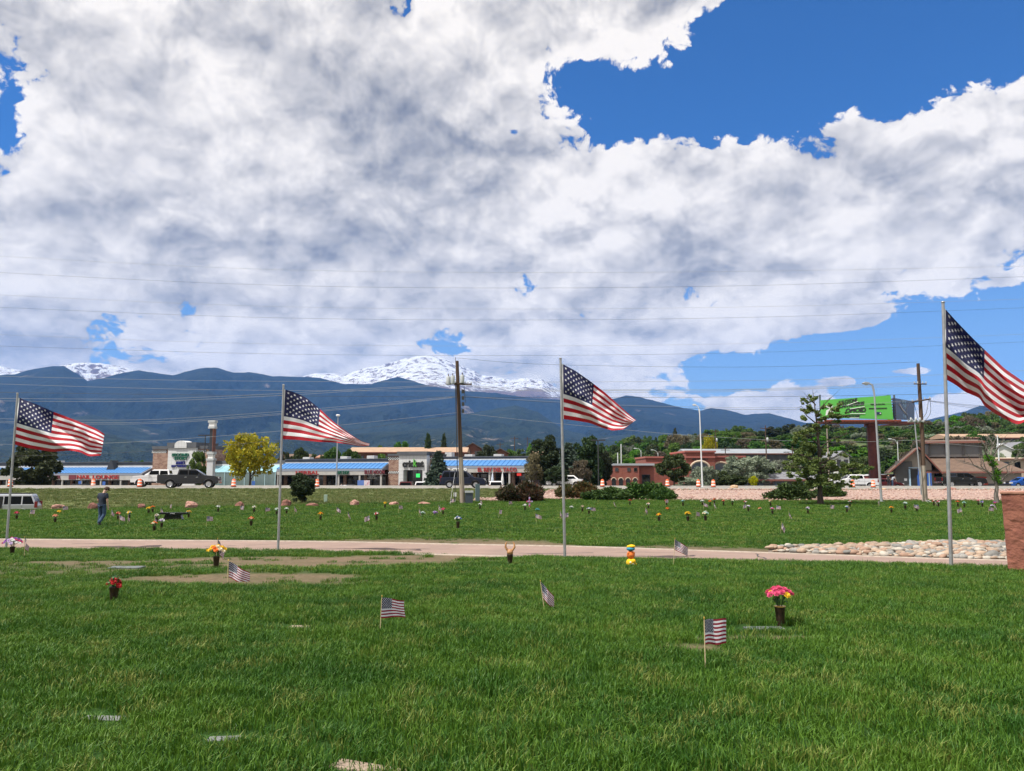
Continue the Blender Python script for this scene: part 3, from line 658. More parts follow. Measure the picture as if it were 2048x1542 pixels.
def blossom(c):
    m = mat('petal_'+c, PAL[c], .75, tuple(x*.7 for x in PAL[c]), 60, trans=.2); b = MB()
    for ring, (n, r, z0, z1, w) in enumerate([(7, .042, 0, .012, .020), (6, .030, .008, .026, .016), (4, .016, .018, .034, .011)]):
        for k in range(n):
            a = 2*math.pi*(k+.5*ring)/n; d = Vector((math.cos(a), math.sin(a), 0)); q = Vector((-d.y, d.x, 0))
            b.add([d*.004+Vector((0, 0, z0)), d*r*.6+q*w+Vector((0, 0, (z0+z1)/2+.003)), d*r+Vector((0, 0, z1)), d*r*.6-q*w+Vector((0, 0, (z0+z1)/2+.003))], [(0, 1, 2, 3)])
    return b.mesh('blossom', m)
BLO = {c: blossom(c) for c in PAL}
def foliage():
    b = MB()
    for k in range(9):
        a = k*2.4; d = Vector((math.cos(a), math.sin(a), 0)); h = .05+.02*(k % 4); q = Vector((-d.y, d.x, 0))*.016
        b.tube([(0, 0, .15), tuple(d*.03+Vector((0, 0, .23))), tuple(d*(.05)+Vector((0, 0, .25+h)))], .0035, 4, False)
        p0 = d*.03+Vector((0, 0, .22)); p1 = d*.075+Vector((0, 0, .22+h)); p2 = d*.11+Vector((0, 0, .20+h))
        b.add([p0, p1+q, p2, p1-q], [(0, 1, 2, 3)])
    return b.mesh('foliage', LEAF)
FOL = foliage()
def flowers(px, py, cols, lab=None, grp='grave flowers on the far lawn', n=9, s=1.25, vase=True, spread=.085, zc=.285, at=None, name='grave_flowers', rim=False):
    g = at or G(px, py); r = empty(name, g, rng.uniform(0, 6), lab or ('bunch of %s silk flowers in a dark vase on the far lawn' % ' and '.join(cols)), 'flowers', grp); r.scale = (s,)*3
    if vase:
        vo = link('vase', VASE, r)
        if rim: link('rim', RIMV, vo)
    fo = link('foliage', FOL, r)
    if not vase: fo.location.z = -.17; zc -= .17
    for k in range(n):
        a = k*2.399; rr = spread*math.sqrt((k+.4)/n); th = .9*rr/spread
        o = link('blossom', BLO[cols[k % len(cols)]], r); o.location = (rr*math.cos(a), rr*math.sin(a), zc+max(.055, .55*spread)*(1-(rr/spread)**2)+rng.uniform(-.008, .008))
        o.rotation_euler = (rng.uniform(-.2, .2)-math.sin(a)*th, math.cos(a)*th, rng.uniform(0, 6)); o.rotation_euler = (-math.sin(a)*th, math.cos(a)*th, 0); q = rng.uniform(.9, 1.25); o.scale = (q,)*3
    return r
NF = 'flower vases at near graves'
flowers(1561, 1252, ['pink', 'pink', 'pink', 'pink', 'pink', 'yellow'], 'full bunch of hot pink flowers in a bronze vase on a flat grave marker', NF, 22, 1.0, True, .125, .315, rim=True)
flowers(227, 1208, ['red'], 'short red tulips in a plain dark vase on the near lawn', NF, 7, 1.05, True, .07, .22)
flowers(432, 1137, ['yellow', 'yellow', 'cream', 'orange'], 'yellow and cream flowers with a small flag in a tall dark vase', NF, 20, 1.15, True, .15, .29)
flowers(24, 1111, ['lilac', 'purple', 'pink', 'white'], 'large purple, pink and white bunch at the foot of the leaning flagpole', NF, 28, 1.2, True, .20, .28)
FLO = []
FL = [(33, 1040, 'pink red'), (110, 1047, 'peach'), (118, 1028, 'yellow'), (236, 1041, 'red peach'), (258, 1039, 'yellow white'), (297, 1029, 'yellow'), (305, 1026, 'orange'), (308, 1064, 'orange peach cream'), (313, 1046, 'white beige'), (323, 1057, 'white lilac'), (377, 1037, 'yellow beige'),
      (436, 1025, 'white'), (502, 1053, 'orange red peach'), (508, 1026, 'white cream'), (553, 1031, 'white mint'), (573, 1030, 'white'), (641, 1042, 'yellow orange'), (753, 1042, 'red white'), (770, 1017, 'yellow'), (870, 1032, 'purple lilac'), (886, 1031, 'pink'), (846, 1031, 'white mint'), (916, 1057, 'white blue'),
      (1075, 1024, 'teal'), (1143, 1019, 'white'), (1165, 1025, 'beige'), (1178, 1030, 'white blue'), (1260, 1011, 'red'), (1297, 1019, 'peach white'), (1333, 1012, 'pink'), (1335, 1022, 'orange'), (1318, 1044, 'yellow orange'), (1376, 1045, 'yellow'), (1411, 1044, 'white cream mint'), (1405, 1012, 'white'), (1420, 1013, 'orange'),
      (1429, 1009, 'red orange'), (1447, 1012, 'peach red'), (1465, 1012, 'white cream'), (1491, 1014, 'red white'), (1497, 1024, 'lilac white'), (1520, 1022, 'orange beige'), (1541, 1013, 'peach cream'), (1545, 1030, 'pink lilac'), (1616, 1029, 'white lilac'), (1700, 1014, 'red white'), (1694, 1026, 'blue white'),
      (1783, 1027, 'yellow orange'), (1811, 1020, 'mint white'), (1834, 1024, 'blue white'), (1868, 1013, 'red white'), (1877, 1014, 'pink white'), (1929, 1016, 'mint teal'), (1916, 1014, 'orange red'), (1965, 1015, 'blue lilac'), (1990, 1016, 'purple pink'), (1985, 1023, 'lilac white'), (1957, 1012, 'white pink'), (1050, 1022, 'white'), (1366, 1012, 'white teal'), (960, 1020, 'white')]
for px, py, c in FL:
    cl = c.split(); big = py > 1036; FLO.append((G(px, py), ' and '.join(cl[:2])))
    flowers(px, py, cl, 'bunch of %s %s on the far lawn' % (' and '.join([', '.join(cl[:-1]), cl[-1]]) if len(cl) > 1 else cl[0], 'silk flowers in a dark vase' if px not in (118, 1520, 1335, 1143, 1075, 870, 846) else 'flowers laid low in the grass'), n=11 if big else 8, s=1.45 if px in (870, 1376, 1411, 916, 1811) else 1.2, vase=px not in (118, 1520, 1335, 1143, 1075, 870, 846))
for i, (px, py) in enumerate([(58, 1037), (126, 1030), (221, 1038), (239, 1051), (255, 1051), (342, 1022), (413, 1056), (309, 1052), (320, 1032), (479, 1027), (531, 1031), (589, 1030), (671, 1031), (697, 1041), (739, 1051), (797, 1028), (838, 1036), (877, 1028), (997, 1038), (1018, 1016), (1056, 1017), (1073, 1047), (1120, 1041), (1135, 1043), (1182, 1030), (1229, 1016), (1290, 1031), (1331, 1014), (1392, 1042), (1404, 1010), (1408, 1022), (1430, 1022), (1492, 1025), (1552, 1026), (1580, 1041), (1561, 1068), (1660, 1025), (1697, 1026), (1757, 1014), (1829, 1024), (1872, 1014), (1926, 1034), (1976, 1032), (1990, 1022), (960, 1012), (902, 1014)]):
    gq = G(px, py); nb_ = min(FLO, key=lambda f: (f[0]-gq).length); dn = (nb_[0]-gq).length
    lb_ = 'small American flag %s the %s flowers on the far lawn' % ('right beside' if dn < .8 else 'a step from' if dn < 1.6 else 'some way from', nb_[1])
    stick_flag(px, py, [0, 1, 2, 3, 4, 5, 1, 4, 2][i % 9], lb_, FGG, .40+.08*rng.random(), R(rng.uniform(-9, 9)), R(rng.uniform(-6, 6)), R(rng.uniform(-40, 40)), 1.12)
# lilac flower cross
g = G(1059, 1017); CR = empty('flower_cross', g, 0, 'pale lilac flower cross standing before the brown juniper', 'cross')
b = MB(); b.box(-.02, .02, -.015, .015, -.1, .75); b.box(-.18, .18, -.016, .016, .45, .49); b.obj('frame', WOOD, CR)
for k in range(15):
    o = link('blossom', BLO['lilac' if k % 3 else 'pink'], CR); z = .28+.44*k/14; o.location = (0, -.03, z) if k < 9 else ((k-11.5)*.055*1.2, -.03, .47); o.location.z = .2+k*.065 if k < 9 else .47; o.rotation_euler = (R(80), 0, 0); o.scale = (1.5,)*3
# ornaments on the near edge of the path
g = G(1020, 1132); OR = empty('grave_ornament', g, 0, 'small dark vase with a tan horned ornament by the path', 'ornament')
vo = link('vase', VASE, OR); TAN = mat('tan_resin', (.50, .26, .11), .6, (.36, .17, .07), 12)
b = MB(); b.lathe([(0, .20), (.05, .21), (.06, .25), (.04, .29), (0, .30)], 12)
for sx in (-1, 1): b.tube([(sx*.035, 0, .27), (sx*.08, 0, .33), (sx*.075, 0, .40), (sx*.05, 0, .43)], [.022, .02, .014, .005], 8)
b.obj('horned_figure', TAN, OR); OR.scale = (1.15,)*3
g = G(1262, 1134); TY = empty('grave_toy', g, 0, 'stack of yellow and orange stuffed toys with a blue and yellow top', 'toy')
YP = mat('yellow_plush', (.85, .52, .01), .95, (.72, .40, .01), 25, 4, .5); OP = mat('orange_plush', (.82, .22, .04), .95, (.7, .16, .03), 25, 4, .5); BP = mat('blue_plush', (.03, .22, .33), .95); WP = mat('white_plush', (.8, .75, .65), .9)
def ball(b, c, r, sx=1, sz=1, seg=12):
    n = 7; b.lathe([(max(.0005, r*sx*math.sin(math.pi*i/n)), c[2]-r*sz*math.cos(math.pi*i/n)) for i in range(n+1)], seg, Matrix.Translation((c[0], c[1], 0)))
b = MB(); ball(b, (0, 0, .08), .10); ball(b, (-.06, -.05, .03), .045); ball(b, (.07, -.05, .05), .05); ball(b, (.04, -.06, .12), .05); b.obj('body', YP, TY)
b = MB(); ball(b, (0, 0, .24), .085); ball(b, (-.05, -.04, .28), .03); ball(b, (.05, -.04, .28), .03); b.obj('head', OP, TY)
b = MB(); ball(b, (0, 0, .36), .085, 1.05, .5); b.obj('bow', BP, TY); b = MB(); ball(b, (.02, 0, .41), .065, 1.2, .55); ball(b, (-.05, 0, .40), .03); b.obj('crown', YP, TY)
b = MB(); ball(b, (.03, -.08, .06), .028); ball(b, (-.02, -.085, .1), .02); b.obj('belly_patch', WP, TY)
# ---------------------------------------------------------------- flat grave markers
GRAN = mat('grey_granite', (.20, .205, .20), .8, (.11, .115, .11), 40, 6, .3, 60, lo=.3, hi=.7); GB = mat('weathered_bronze', (.10, .11, .10), .5, (.20, .22, .21), 14, metal=.4); TANG = mat('tan_granite', (.36, .27, .2), .7, (.24, .18, .14), 50, 6, .3)
def marker(px, py, w, d, rz, m, lab, plate=True, h=.012):
    g = G(px, py); r = empty('grave_marker', g, R(rz), lab, 'grave marker', 'flat grave markers'); 
    s = bevel(MB().box(-w/2, w/2, -d/2, d/2, -.06, h+.004).obj('slab', m, r), .008)
    if plate: bevel(MB().box(-w*.38, w*.38, -d*.34, d*.34, h+.005, h+.014).obj('plate', GB, r), .004)
    return r
marker(205, 1436, .27, .10, -4, GRAN, 'flat grey grave marker beside an edge of bare soil, alone in long grass', False, .0); marker(448, 1477, .19, .09, 6, GRAN, 'smallest flat grey grave marker, nearly swallowed by the grass', False, .0)
marker(735, 1540, .42, .12, -24, TANG, 'tan grave marker with bare soil along its edge, set askew', False); marker(253, 1137, .62, .30, 2, GB, 'wide bronze grave marker in the worn brown grass', False, .03)
marker(1528, 1258, .40, .14, 3, GB, 'dark bronze grave marker under the vase of pink flowers', False)
marker(600, 1255, .22, .09, -3, TANG, 'pale grave marker barely showing in the mid lawn', False)
# ---------------------------------------------------------------- black granite bench monument
BG = mat('polished_black_granite', (.012, .012, .013), .12, spec=.6)
g = G(347, 1041); BN = empty('memorial_bench', g, R(1), 'black granite memorial bench with a family name cut in its seat edge', 'bench')
s = 38.0; k = 1.0
bevel(MB().prism([(-1.02, -.1), (1.02, -.1), (.72, .50), (-.72, .50)], -.22, .22).obj('pedestal', BG, BN), .01)
st = bevel(MB().box(-1.28, 1.28, -.28, .28, .502, .66).obj('seat', BG, BN), .012)
t = link('lettering', text_mesh('ATWELL', .125, .003, .002), st, mat('cut_letters', (.55, .55, .55), .7)); t.rotation_euler = (R(90), 0, 0); t.location = (0, -.283, .578); BN.scale = (.53, .6, .62)
# ---------------------------------------------------------------- red sandstone monument at the right
RS = mat('red_sandstone', (.30, .115, .075), .95, (.20, .07, .048), 3.2, 7, 1.0, 14)
def rough_block(name, w, d, h, batter, m, parent, seed=3, amp=.018, n=26):
    bm = bmesh.new(); bmesh.ops.create_cube(bm, size=1); bmesh.ops.subdivide_edges(bm, edges=bm.edges[:], cuts=n, use_grid_fill=True)
    for v in bm.verts:
        z = v.co.z+.5; k = 1+batter*z; p = Vector((v.co.x*w*k, v.co.y*d*k, z*h)); nrm = Vector((v.co.x if abs(v.co.x) > .499 else 0, v.co.y if abs(v.co.y) > .499 else 0, 0))
        q = p*6+Vector((seed, 0, 0)); a = mnoise.cell(q*.9)*.5+mnoise.noise(q*1.6)*.6+mnoise.noise(q*4)*.25
        p += nrm*2*amp*a; v.co = p
    me = bpy.data.meshes.new(name); bm.to_mesh(me); bm.free(); me.materials.append(m); o = link(name, me, parent); return o
g = G(2075, 1140); Ym = 15.2; tl = P(2008, 988, Ym); 
am = R(-32); fl0 = P(2011, 1060, Ym); cen = Vector((fl0.x, fl0.y, 0))+Vector((.95*math.cos(am)-.4*math.sin(am), .95*math.sin(am)+.4*math.cos(am), 0))
MO = empty('stone_monument', (cen.x, cen.y, gz1(cen.x, cen.y)), am, 'rough red sandstone monument block beside the river cobbles', 'monument')
hm = tl.z-MO.location.z
rough_block('body', 1.9, .8, hm, .03, RS, MO); bevel(MB().box(-1.0, 1.0, -.43, .43, hm+.002, hm+.045).obj('capstone', mat('sandstone_cap', (.40, .2, .14), .9, (.32, .15, .1), 5, 5, .5), MO), .01)
# ---------------------------------------------------------------- boulders
BO = mat('pink_granite_boulder', (.46, .27, .215), .95, (.27, .13, .10), 2.2, 6, .9, 6); BO2 = mat('dark_red_boulder', (.26, .115, .085), .95, (.15, .07, .055), 2.2, 6, .9, 6); BO3 = mat('tan_sandstone_boulder', (.52, .36, .22), .95, (.36, .24, .15), 2, 6, .8, 6)
for i, (px, py, w, h, m, lab) in enumerate([(112, 1017, 29, 9, BO, 'flat pink boulder behind the lawn, between the minivan and the man'), (182, 1019, 17, 16, BO2, 'dark red boulder on the grass behind the standing man'), (281, 1017, 18, 11, BO2, 'low dark boulder at the foot of the bank, near the bench'), (379, 1017, 24, 16, BO, 'large pale pink boulder behind the black bench'), (478, 1014, 23, 13, BO2, 'dark red boulder with the yellow tree above it'), (571, 1013, 22, 20, BO2, 'tall dark boulder beside the small round pine'),
                                       (623, 1013, 22, 8, BO2, 'flat boulder in the shade under the small round pine'), (709, 1012, 20, 15, BO, 'pointed pink boulder alone on the rough bank'), (787, 1010, 22, 9, BO, 'low pink boulder with a flag before it'), (849, 1009, 20, 8, BO, 'squarish low pink boulder nearest the utility pole'), (1470, 976, 17, 7, BO3, 'tan boulder on top of the gravel bank'), (1672, 978, 15, 9, BO, 'pink boulder beside the orange barrel above the gravel'), (1768, 980, 13, 5, BO3, 'tan boulder behind the grey street lamp'), (1904, 981, 22, 7, BO, 'pink boulder in front of the black pickup')]):
    hi = G(px, py, hi=100); k = hi.y/F
    r = link('boulder', stone_mesh('boulder', 1, m, 40+i, 1, 3)); sx = w*k/2*.92; sz = h*k*.62
    r.scale = (sx, sx*.8, sz); r.location = hi+Vector((0, sx*.5, sz*.35)); tag(r, lab, 'boulder', 'boulders along the bank')
# ---------------------------------------------------------------- river cobbles by the path
CBM = [mat('cobble_%d' % i, c, .8, tuple(x*.75 for x in c), 9, 4) for i, c in enumerate([(.38, .31, .24), (.33, .245, .18), (.28, .265, .24), (.45, .41, .345), (.34, .215, .15), (.19, .185, .17), (.40, .29, .205)])]
cob = [stone_mesh('cobble', .1, CBM[i % 7], 100+i, .62, 2) for i in range(14)]
for me in cob: me.polygons.foreach_set('use_smooth', [True]*len(me.polygons))
nb = catmull([(7.6, 24.2, 0), (8.6, 23.3, 0), (9.8, 22.3, 0), (12.6, 19.5, 0), (15.8, 15.8, 0)], 8); fb = catmull([(7.9, 24.4, 0), (10.2, 25.3, 0), (12.8, 26.8, 0), (15.5, 28.0, 0), (21, 27.5, 0)], 8)
qa = resample(nb, 60); qb = resample(fb, 60)
bedm = grid = None
rows = [qa*(1-t)+qb*t for t in np.linspace(0.02, 1, 12)]
v = np.concatenate([np.c_[r, gz(r[:, 0], r[:, 1])+.02+.16*np.sin(math.pi*min(1, j/11*1.0))] for j, r in enumerate(rows)]); i_ = np.arange(720).reshape(12, 60)
BED = tag(link('cobble_bed', npmesh('cobble_bed', v, np.stack([i_[:-1, :-1].ravel(), i_[:-1, 1:].ravel(), i_[1:, 1:].ravel(), i_[1:, :-1].ravel()], 1), mat('cobble_bed_sand', (.22, .18, .14), .95, (.15, .12, .1), 10), True)), None, None, None, 'structure')
cand = []
tries = 0
cell = {}
while tries < 14000:
    tries += 1; s_, t_ = rng.random(), .02+.98*rng.random(); i0 = s_*59; k0 = int(min(58, i0)); fr = i0-k0
    p = (qa[k0]*(1-fr)+qa[k0+1]*fr)*(1-t_)+(qb[k0]*(1-fr)+qb[k0+1]*fr)*t_
    ppx = CX+F*p[0]/p[1]
    if ppx > 2110: continue
    rad = rng.choice((.05, .06, .075, .09, .11, .125, .145))*rng.uniform(.9, 1.1); ok = True; ci = (int(p[0]/.2), int(p[1]/.2))
    for a in (-1, 0, 1):
        for c in (-1, 0, 1):
            for q in cell.get((ci[0]+a, ci[1]+c), []):
                if (q[0]-p[0])**2+(q[1]-p[1])**2 < (.68*(q[2]+rad))**2: ok = False; break
    if ok: cell.setdefault(ci, []).append((p[0], p[1], rad)); cand.append((p[0], p[1], rad, .02+.16*math.sin(math.pi*min(1, (t_-.02)/.98))))
cand.sort(key=lambda c: c[1]); rest = []
for n_, (x, y, rad, hh) in enumerate(cand):
    z = gz1(x, y)+hh+rad*rng.uniform(.05, .55)
    if n_ < 300:
        o = link('cobble', cob[n_ % 14], BED); o.location = (x, y, z); o.scale = (rad/.1*1.15, rad/.1, rad/.1); o.rotation_euler = (rng.uniform(-.3, .3), rng.uniform(-.3, .3), rng.uniform(-.7, .7))
    else: rest.append((x, y, z, rad))
if rest:
    bm_v = []; bm_f = []; mi = []
    for n_, (x, y, z, rad) in enumerate(rest):
        me = cob[n_ % 14]; co = np.zeros(len(me.vertices)*3); me.vertices.foreach_get('co', co); co = co.reshape(-1, 3)*rad/.1*np.array([1.15, 1, 1]); a = rng.uniform(-.7, .7); ca, sa = math.cos(a), math.sin(a)
        co = np.c_[co[:, 0]*ca-co[:, 1]*sa+x, co[:, 0]*sa+co[:, 1]*ca+y, co[:, 2]+z]; b0 = sum(len(q) for q in bm_v); bm_v.append(co); fi = np.zeros(len(me.loops), dtype=np.int32); me.loops.foreach_get('vertex_index', fi); bm_f.append(fi.reshape(-1, 3)+b0); mi += [n_ % 7]*len(me.polygons)
    o = link('cobbles', npmesh('cobbles', np.concatenate(bm_v), np.concatenate(bm_f), CBM, True, mi), BED); o['kind'] = 'stuff'
# loose stones scattered over the pink gravel bank
GS = [stone_mesh('gravel_stone', .12, mat('gravel_stone_%d' % (i % 3), [(.37, .23, .185), (.46, .335, .28), (.26, .16, .13)][i % 3], .95), 300+i, .7, 1) for i in range(6)]
gv = []; gf = []; mi = []; nb0 = 0
for k in range(5200):
    X = rng.uniform(-3, 62); lo = float(np.interp(X, [-4.6, -1, 3, 8, 16, 66], [62.5, 63, 65.2, 64.5, 63.5, 63])); hi_ = float(np.interp(X, [-1.6, 1.5, 4, 8, 16, 66], [66.5, 72, 80, 81.6, 82.4, 87.6])); Y = lo+(hi_-lo)*rng.random()**.8
    me = GS[k % 6]; co = np.zeros(len(me.vertices)*3); me.vertices.foreach_get('co', co); co = co.reshape(-1, 3)*rng.uniform(.35, 1.0); a = rng.uniform(0, 6); ca, sa = math.cos(a), math.sin(a)
    co = np.c_[co[:, 0]*ca-co[:, 1]*sa+X, co[:, 0]*sa+co[:, 1]*ca+Y, co[:, 2]+gz1(X, Y)+.075]; gv.append(co); fi = np.zeros(len(me.loops), dtype=np.int32); me.loops.foreach_get('vertex_index', fi); gf.append(fi.reshape(-1, 3)+nb0); nb0 += len(co); mi += [k % 3]*len(me.polygons)
tag(link('gravel_stones', npmesh('gravel_stones', np.concatenate(gv), np.concatenate(gf), [GS[0].materials[0], GS[1].materials[0], GS[2].materials[0]], False, mi)), 'loose pink gravel stones strewn over the bank', 'gravel', None, 'stuff')
# ---------------------------------------------------------------- trees and shrubs
def leafmat(name, c1, c2, c3=None, rough=.65, trans=.25):
    m = bpy.data.materials.new(name); m.use_nodes = True; t = m.node_tree; b = t.nodes['Principled BSDF']; b.inputs['Roughness'].default_value = rough; b.inputs['Specular IOR Level'].default_value = .25
    tc = out(t, nd(t, 'ShaderNodeTexCoord'), 3); oi = out(t, nd(t, 'ShaderNodeObjectInfo'), 5); gi = out(t, nd(t, 'ShaderNodeNewGeometry'), 8)
    n = out(t, nd(t, 'ShaderNodeTexNoise', {'Vector': tc, 'Scale': 1.1, 'Detail': 3.0}))
    c = mixc(t, (n+(gi-.5)*.5).smooth(.3, .7), c1, c2)
    if c3: c = mixc(t, (gi*.5+n*.6).smooth(.62, .78), c, c3)
    hv = nd(t, 'ShaderNodeHueSaturation', {'Hue': oi*.05+.475, 'Saturation': oi*.3+.85, 'Value': oi*.5+.75, 'Color': c}); c = out(t, hv)
    t.links.new(c.o, b.inputs['Base Color'])
    tr = nd(t, 'ShaderNodeBsdfTranslucent'); t.links.new(c.o, tr.inputs[0]); mx = nd(t, 'ShaderNodeMixShader', {0: trans}); o = t.nodes['Material Output']
    t.links.new(b.outputs[0], mx.inputs[1]); t.links.new(tr.outputs[0], mx.inputs[2]); t.links.new(mx.outputs[0], o.inputs[0]); MATS[name] = m; return m
BARK = mat('bark', (.09, .065, .05), .95, (.05, .038, .03), 6, 5, .6, stretch=(1, 1, .25)); BARKG = mat('grey_bark', (.22, .19, .16), .95, (.13, .11, .095), 6, 5, .6, stretch=(1, 1, .25))
LG = leafmat('leaf_green', (.075, .15, .022), (.13, .22, .04)); LD = leafmat('leaf_dark_pine', (.024, .042, .018), (.048, .07, .028), trans=.15); LDO = leafmat('leaf_dark_oak', (.034, .055, .016), (.07, .10, .03), trans=.2)
LYEL = leafmat('leaf_yellow', (.36, .30, .010), (.20, .25, .02), (.52, .42, .02), trans=.3); LS = leafmat('leaf_spruce', (.035, .065, .042), (.075, .115, .08), trans=.15); LO = leafmat('leaf_olive_grey', (.16, .19, .13), (.26, .29, .21)); LK = leafmat('leaf_brownish', (.10, .085, .05), (.16, .13, .08))
LJ = leafmat('juniper_green', (.030, .062, .014), (.070, .115, .026), trans=.15); LJB = leafmat('juniper_brown', (.045, .06, .016), (.11, .072, .028), (.17, .085, .03), trans=.15); LM = leafmat('leaf_mid_green', (.05, .10, .022), (.095, .16, .04))
def leaves(name, cl, n, size, m, seed, asp=1.6, up=0.0, outw=.6, shell=.55):
    """leaf-sized quads spread through clumps cl = [(x,y,z,rx,ry,rz)]"""
    g = np.random.default_rng(seed); cl = np.array(cl, float); w = (cl[:, 3]*cl[:, 4]*cl[:, 5])**(.72); w /= w.sum()
    k = g.choice(len(cl), n, p=w); d = g.normal(size=(n, 3)); d /= np.linalg.norm(d, axis=1)[:, None]
    r = shell+(1-shell)*g.random(n)**.6; r *= g.uniform(.85, 1.12, n)
    c = cl[k, :3]+d*cl[k, 3:]*r[:, None]
    a = d*outw+g.normal(size=(n, 3))*.6; a[:, 2] += up; a /= np.linalg.norm(a, axis=1)[:, None]
    b = np.cross(a, g.normal(size=(n, 3))); b /= np.linalg.norm(b, axis=1)[:, None]
    s = size*g.uniform(.6, 1.3, n)[:, None]; a = a*s*asp*.5; b = b*s*.5
    v = np.stack([c-a, c+b*.9-a*.1, c+a, c-b*.9-a*.1], 1).reshape(-1, 3); f = np.arange(4*n).reshape(n, 4)
    return npmesh(name, v, f, m)
def limb_mesh(name, h, r, m, seed, n=7, spread=.35, start=.3, upw=.55, sub=3, lean=(0, 0), tip=.25):
    g = random.Random(seed); b = MB(); ends = []
    tr = [Vector((0, 0, -.15))]
    for k in range(1, 7): tr.append(Vector((lean[0]*k/6*h+g.uniform(-.02, .02)*h, lean[1]*k/6*h+g.uniform(-.02, .02)*h, h*k/6)))
    b.tube(tr, [r*1.35]+[r*(1-(1-tip)*k/6) for k in range(1, 7)], 9)
    for k in range(n):
        t = start+(1-start)*(k+.3)/n; i = min(5, int(t*6)); p = tr[i].lerp(tr[i+1], t*6-i); a = k*2.4+g.uniform(-.4, .4); L = spread*h*(1.15-.55*t)*g.uniform(.8, 1.2)
        d = Vector((math.cos(a), math.sin(a), upw+g.uniform(-.15, .25))).normalized(); m1 = p+d*L*.5+Vector((0, 0, g.uniform(-.03, .05)*h)); e = p+d*L+Vector((0, 0, .08*h*g.random()))
        rr = r*(.55-.35*t); b.tube([p, m1, e], [rr, rr*.65, rr*.25], 6, False); ends += [m1, e]
        for q in range(sub):
            a2 = a+g.uniform(-1.1, 1.1); s0 = p.lerp(e, g.uniform(.4, .95)); d2 = Vector((math.cos(a2), math.sin(a2), upw+g.uniform(-.3, .5))).normalized(); e2 = s0+d2*L*.45
            b.tube([s0, (s0+e2)/2+Vector((0, 0, .01*h)), e2], [rr*.4, rr*.25, rr*.1], 5, False); ends.append(e2)
    return b.mesh(name, m), ends
KIND = {}
def kind_round(key, m, seed, n=7000, leaf=.042, squash=.42, trunk=BARK, cz=.60, rx=.42, ncl=70, asp=1.5):
    g = random.Random(seed); cl = []
    tm, ends = limb_mesh('trunk', .72, .022, trunk, seed, 8, .42, .28)
    for k in range(ncl):
        while True:
            p = Vector((g.uniform(-1, 1), g.uniform(-1, 1), g.uniform(-1, 1)))
            if p.length < 1.12 and p.length > .35 and (p.length < .95 or g.random() < .35): break
        s = g.uniform(.045, .115); cl.append((p.x*rx*.88, p.y*rx*.82, cz+p.z*squash*.86, s, s, s*.8))
    KIND[key] = (tm, leaves('crown', cl, n, leaf, m, seed, asp))
def kind_cone(key, m, seed, n=6500, leaf=.04, rx=.30, z0=.08):
    g = random.Random(seed); cl = []
    b = MB().tube([(0, 0, -.1), (0, 0, .5), (0, 0, .97)], [.03, .018, .004], 8)
    for L in range(15):
        z = z0+(1-z0)*(L/15)**.92; r = rx*(1-(L/15))**.85+.012
        for k in range(max(4, int(11*(1-L/17)))):
            a = k*2*math.pi/max(4, int(11*(1-L/17)))+L*.7+g.uniform(-.25, .25); q = r*g.uniform(.72, 1.12)
            b.tube([(0, 0, z+.03), (math.cos(a)*q*.8, math.sin(a)*q*.8, z-.01)], [.006, .002], 4, False)
            cl.append((math.cos(a)*q*.62, math.sin(a)*q*.62, z+g.uniform(-.012, .012), .10*r/rx+.035, .10*r/rx+.035, .026))
            cl.append((math.cos(a)*q*.92, math.sin(a)*q*.92, z-.014, .05*r/rx+.02, .05*r/rx+.02, .02))
    KIND[key] = (b.mesh('trunk', BARK), leaves('crown', cl, n, leaf, m, seed, 2.0, -.15, .9, .2))
def kind_mound(key, m, seed, n=6500, leaf=.05, ncl=40, flat=1.0, up=.55):
    """spreading juniper: unit half width 1 in x, .8 in y, height 1"""
    g = random.Random(seed); cl = []; b = MB()
    for k in range(ncl):
        a = g.uniform(0, 6.28); r = math.sqrt(g.random())*.86; h = (1-r*r*.75)*g.uniform(.42, .86); s = g.uniform(.13, .22)
        cl.append((math.cos(a)*r, math.sin(a)*r*.8, h*.92, s*1.15, s, s*.75)); cl.append((math.cos(a)*r*.9, math.sin(a)*r*.72, h*.45, s*1.3, s*1.2, s*1.1))
        b.tube([(0, 0, -.05), (math.cos(a)*r*.5, math.sin(a)*r*.4, h*.5), (math.cos(a)*r, math.sin(a)*r*.8, h)], [.025, .015, .005], 5, False)
    KIND[key] = (b.mesh('stem', BARK), leaves('foliage', cl, n, leaf, m, seed, 2.6, up, 1.0, .35))
for i in range(3): kind_round('green%d' % i, LG, 60+i); kind_round('mid%d' % i, LM, 70+i, squash=.44, rx=.46, cz=.54)
for i in range(2): kind_round('dark%d' % i, LDO, 80+i, 7000, .042, .43, cz=.57, rx=.46); kind_round('pine%d' % i, LD, 84+i, 9000, .036, .47, cz=.52, rx=.36, ncl=90); kind_cone('spruce%d' % i, LS, 90+i)
kind_cone('fir', LD, 95, 5000, .045, .28, .02); kind_round('yellow', LYEL, 97, 5600, .032, .37, cz=.62, rx=.47, ncl=120); kind_round('olive', LO, 98, 4200, .036, .40, BARKG, .52, .55, 80, 2.2); kind_round('brownish', LK, 99, 3400, .036, .42, BARKG)
kind_mound('juniper', LJ, 101, 9500, .065); kind_mound('juniper_b', LJB, 102, 9500, .06, 44); kind_mound('juniper_f', LJ, 103, 9000, .06, 46, 1, .25)
TREEKIND = dict(green='tree', mid='tree', dark='tree', pine='pine tree', spruce='spruce tree', fir='fir tree', yellow='tree', olive='tree', brownish='tree')
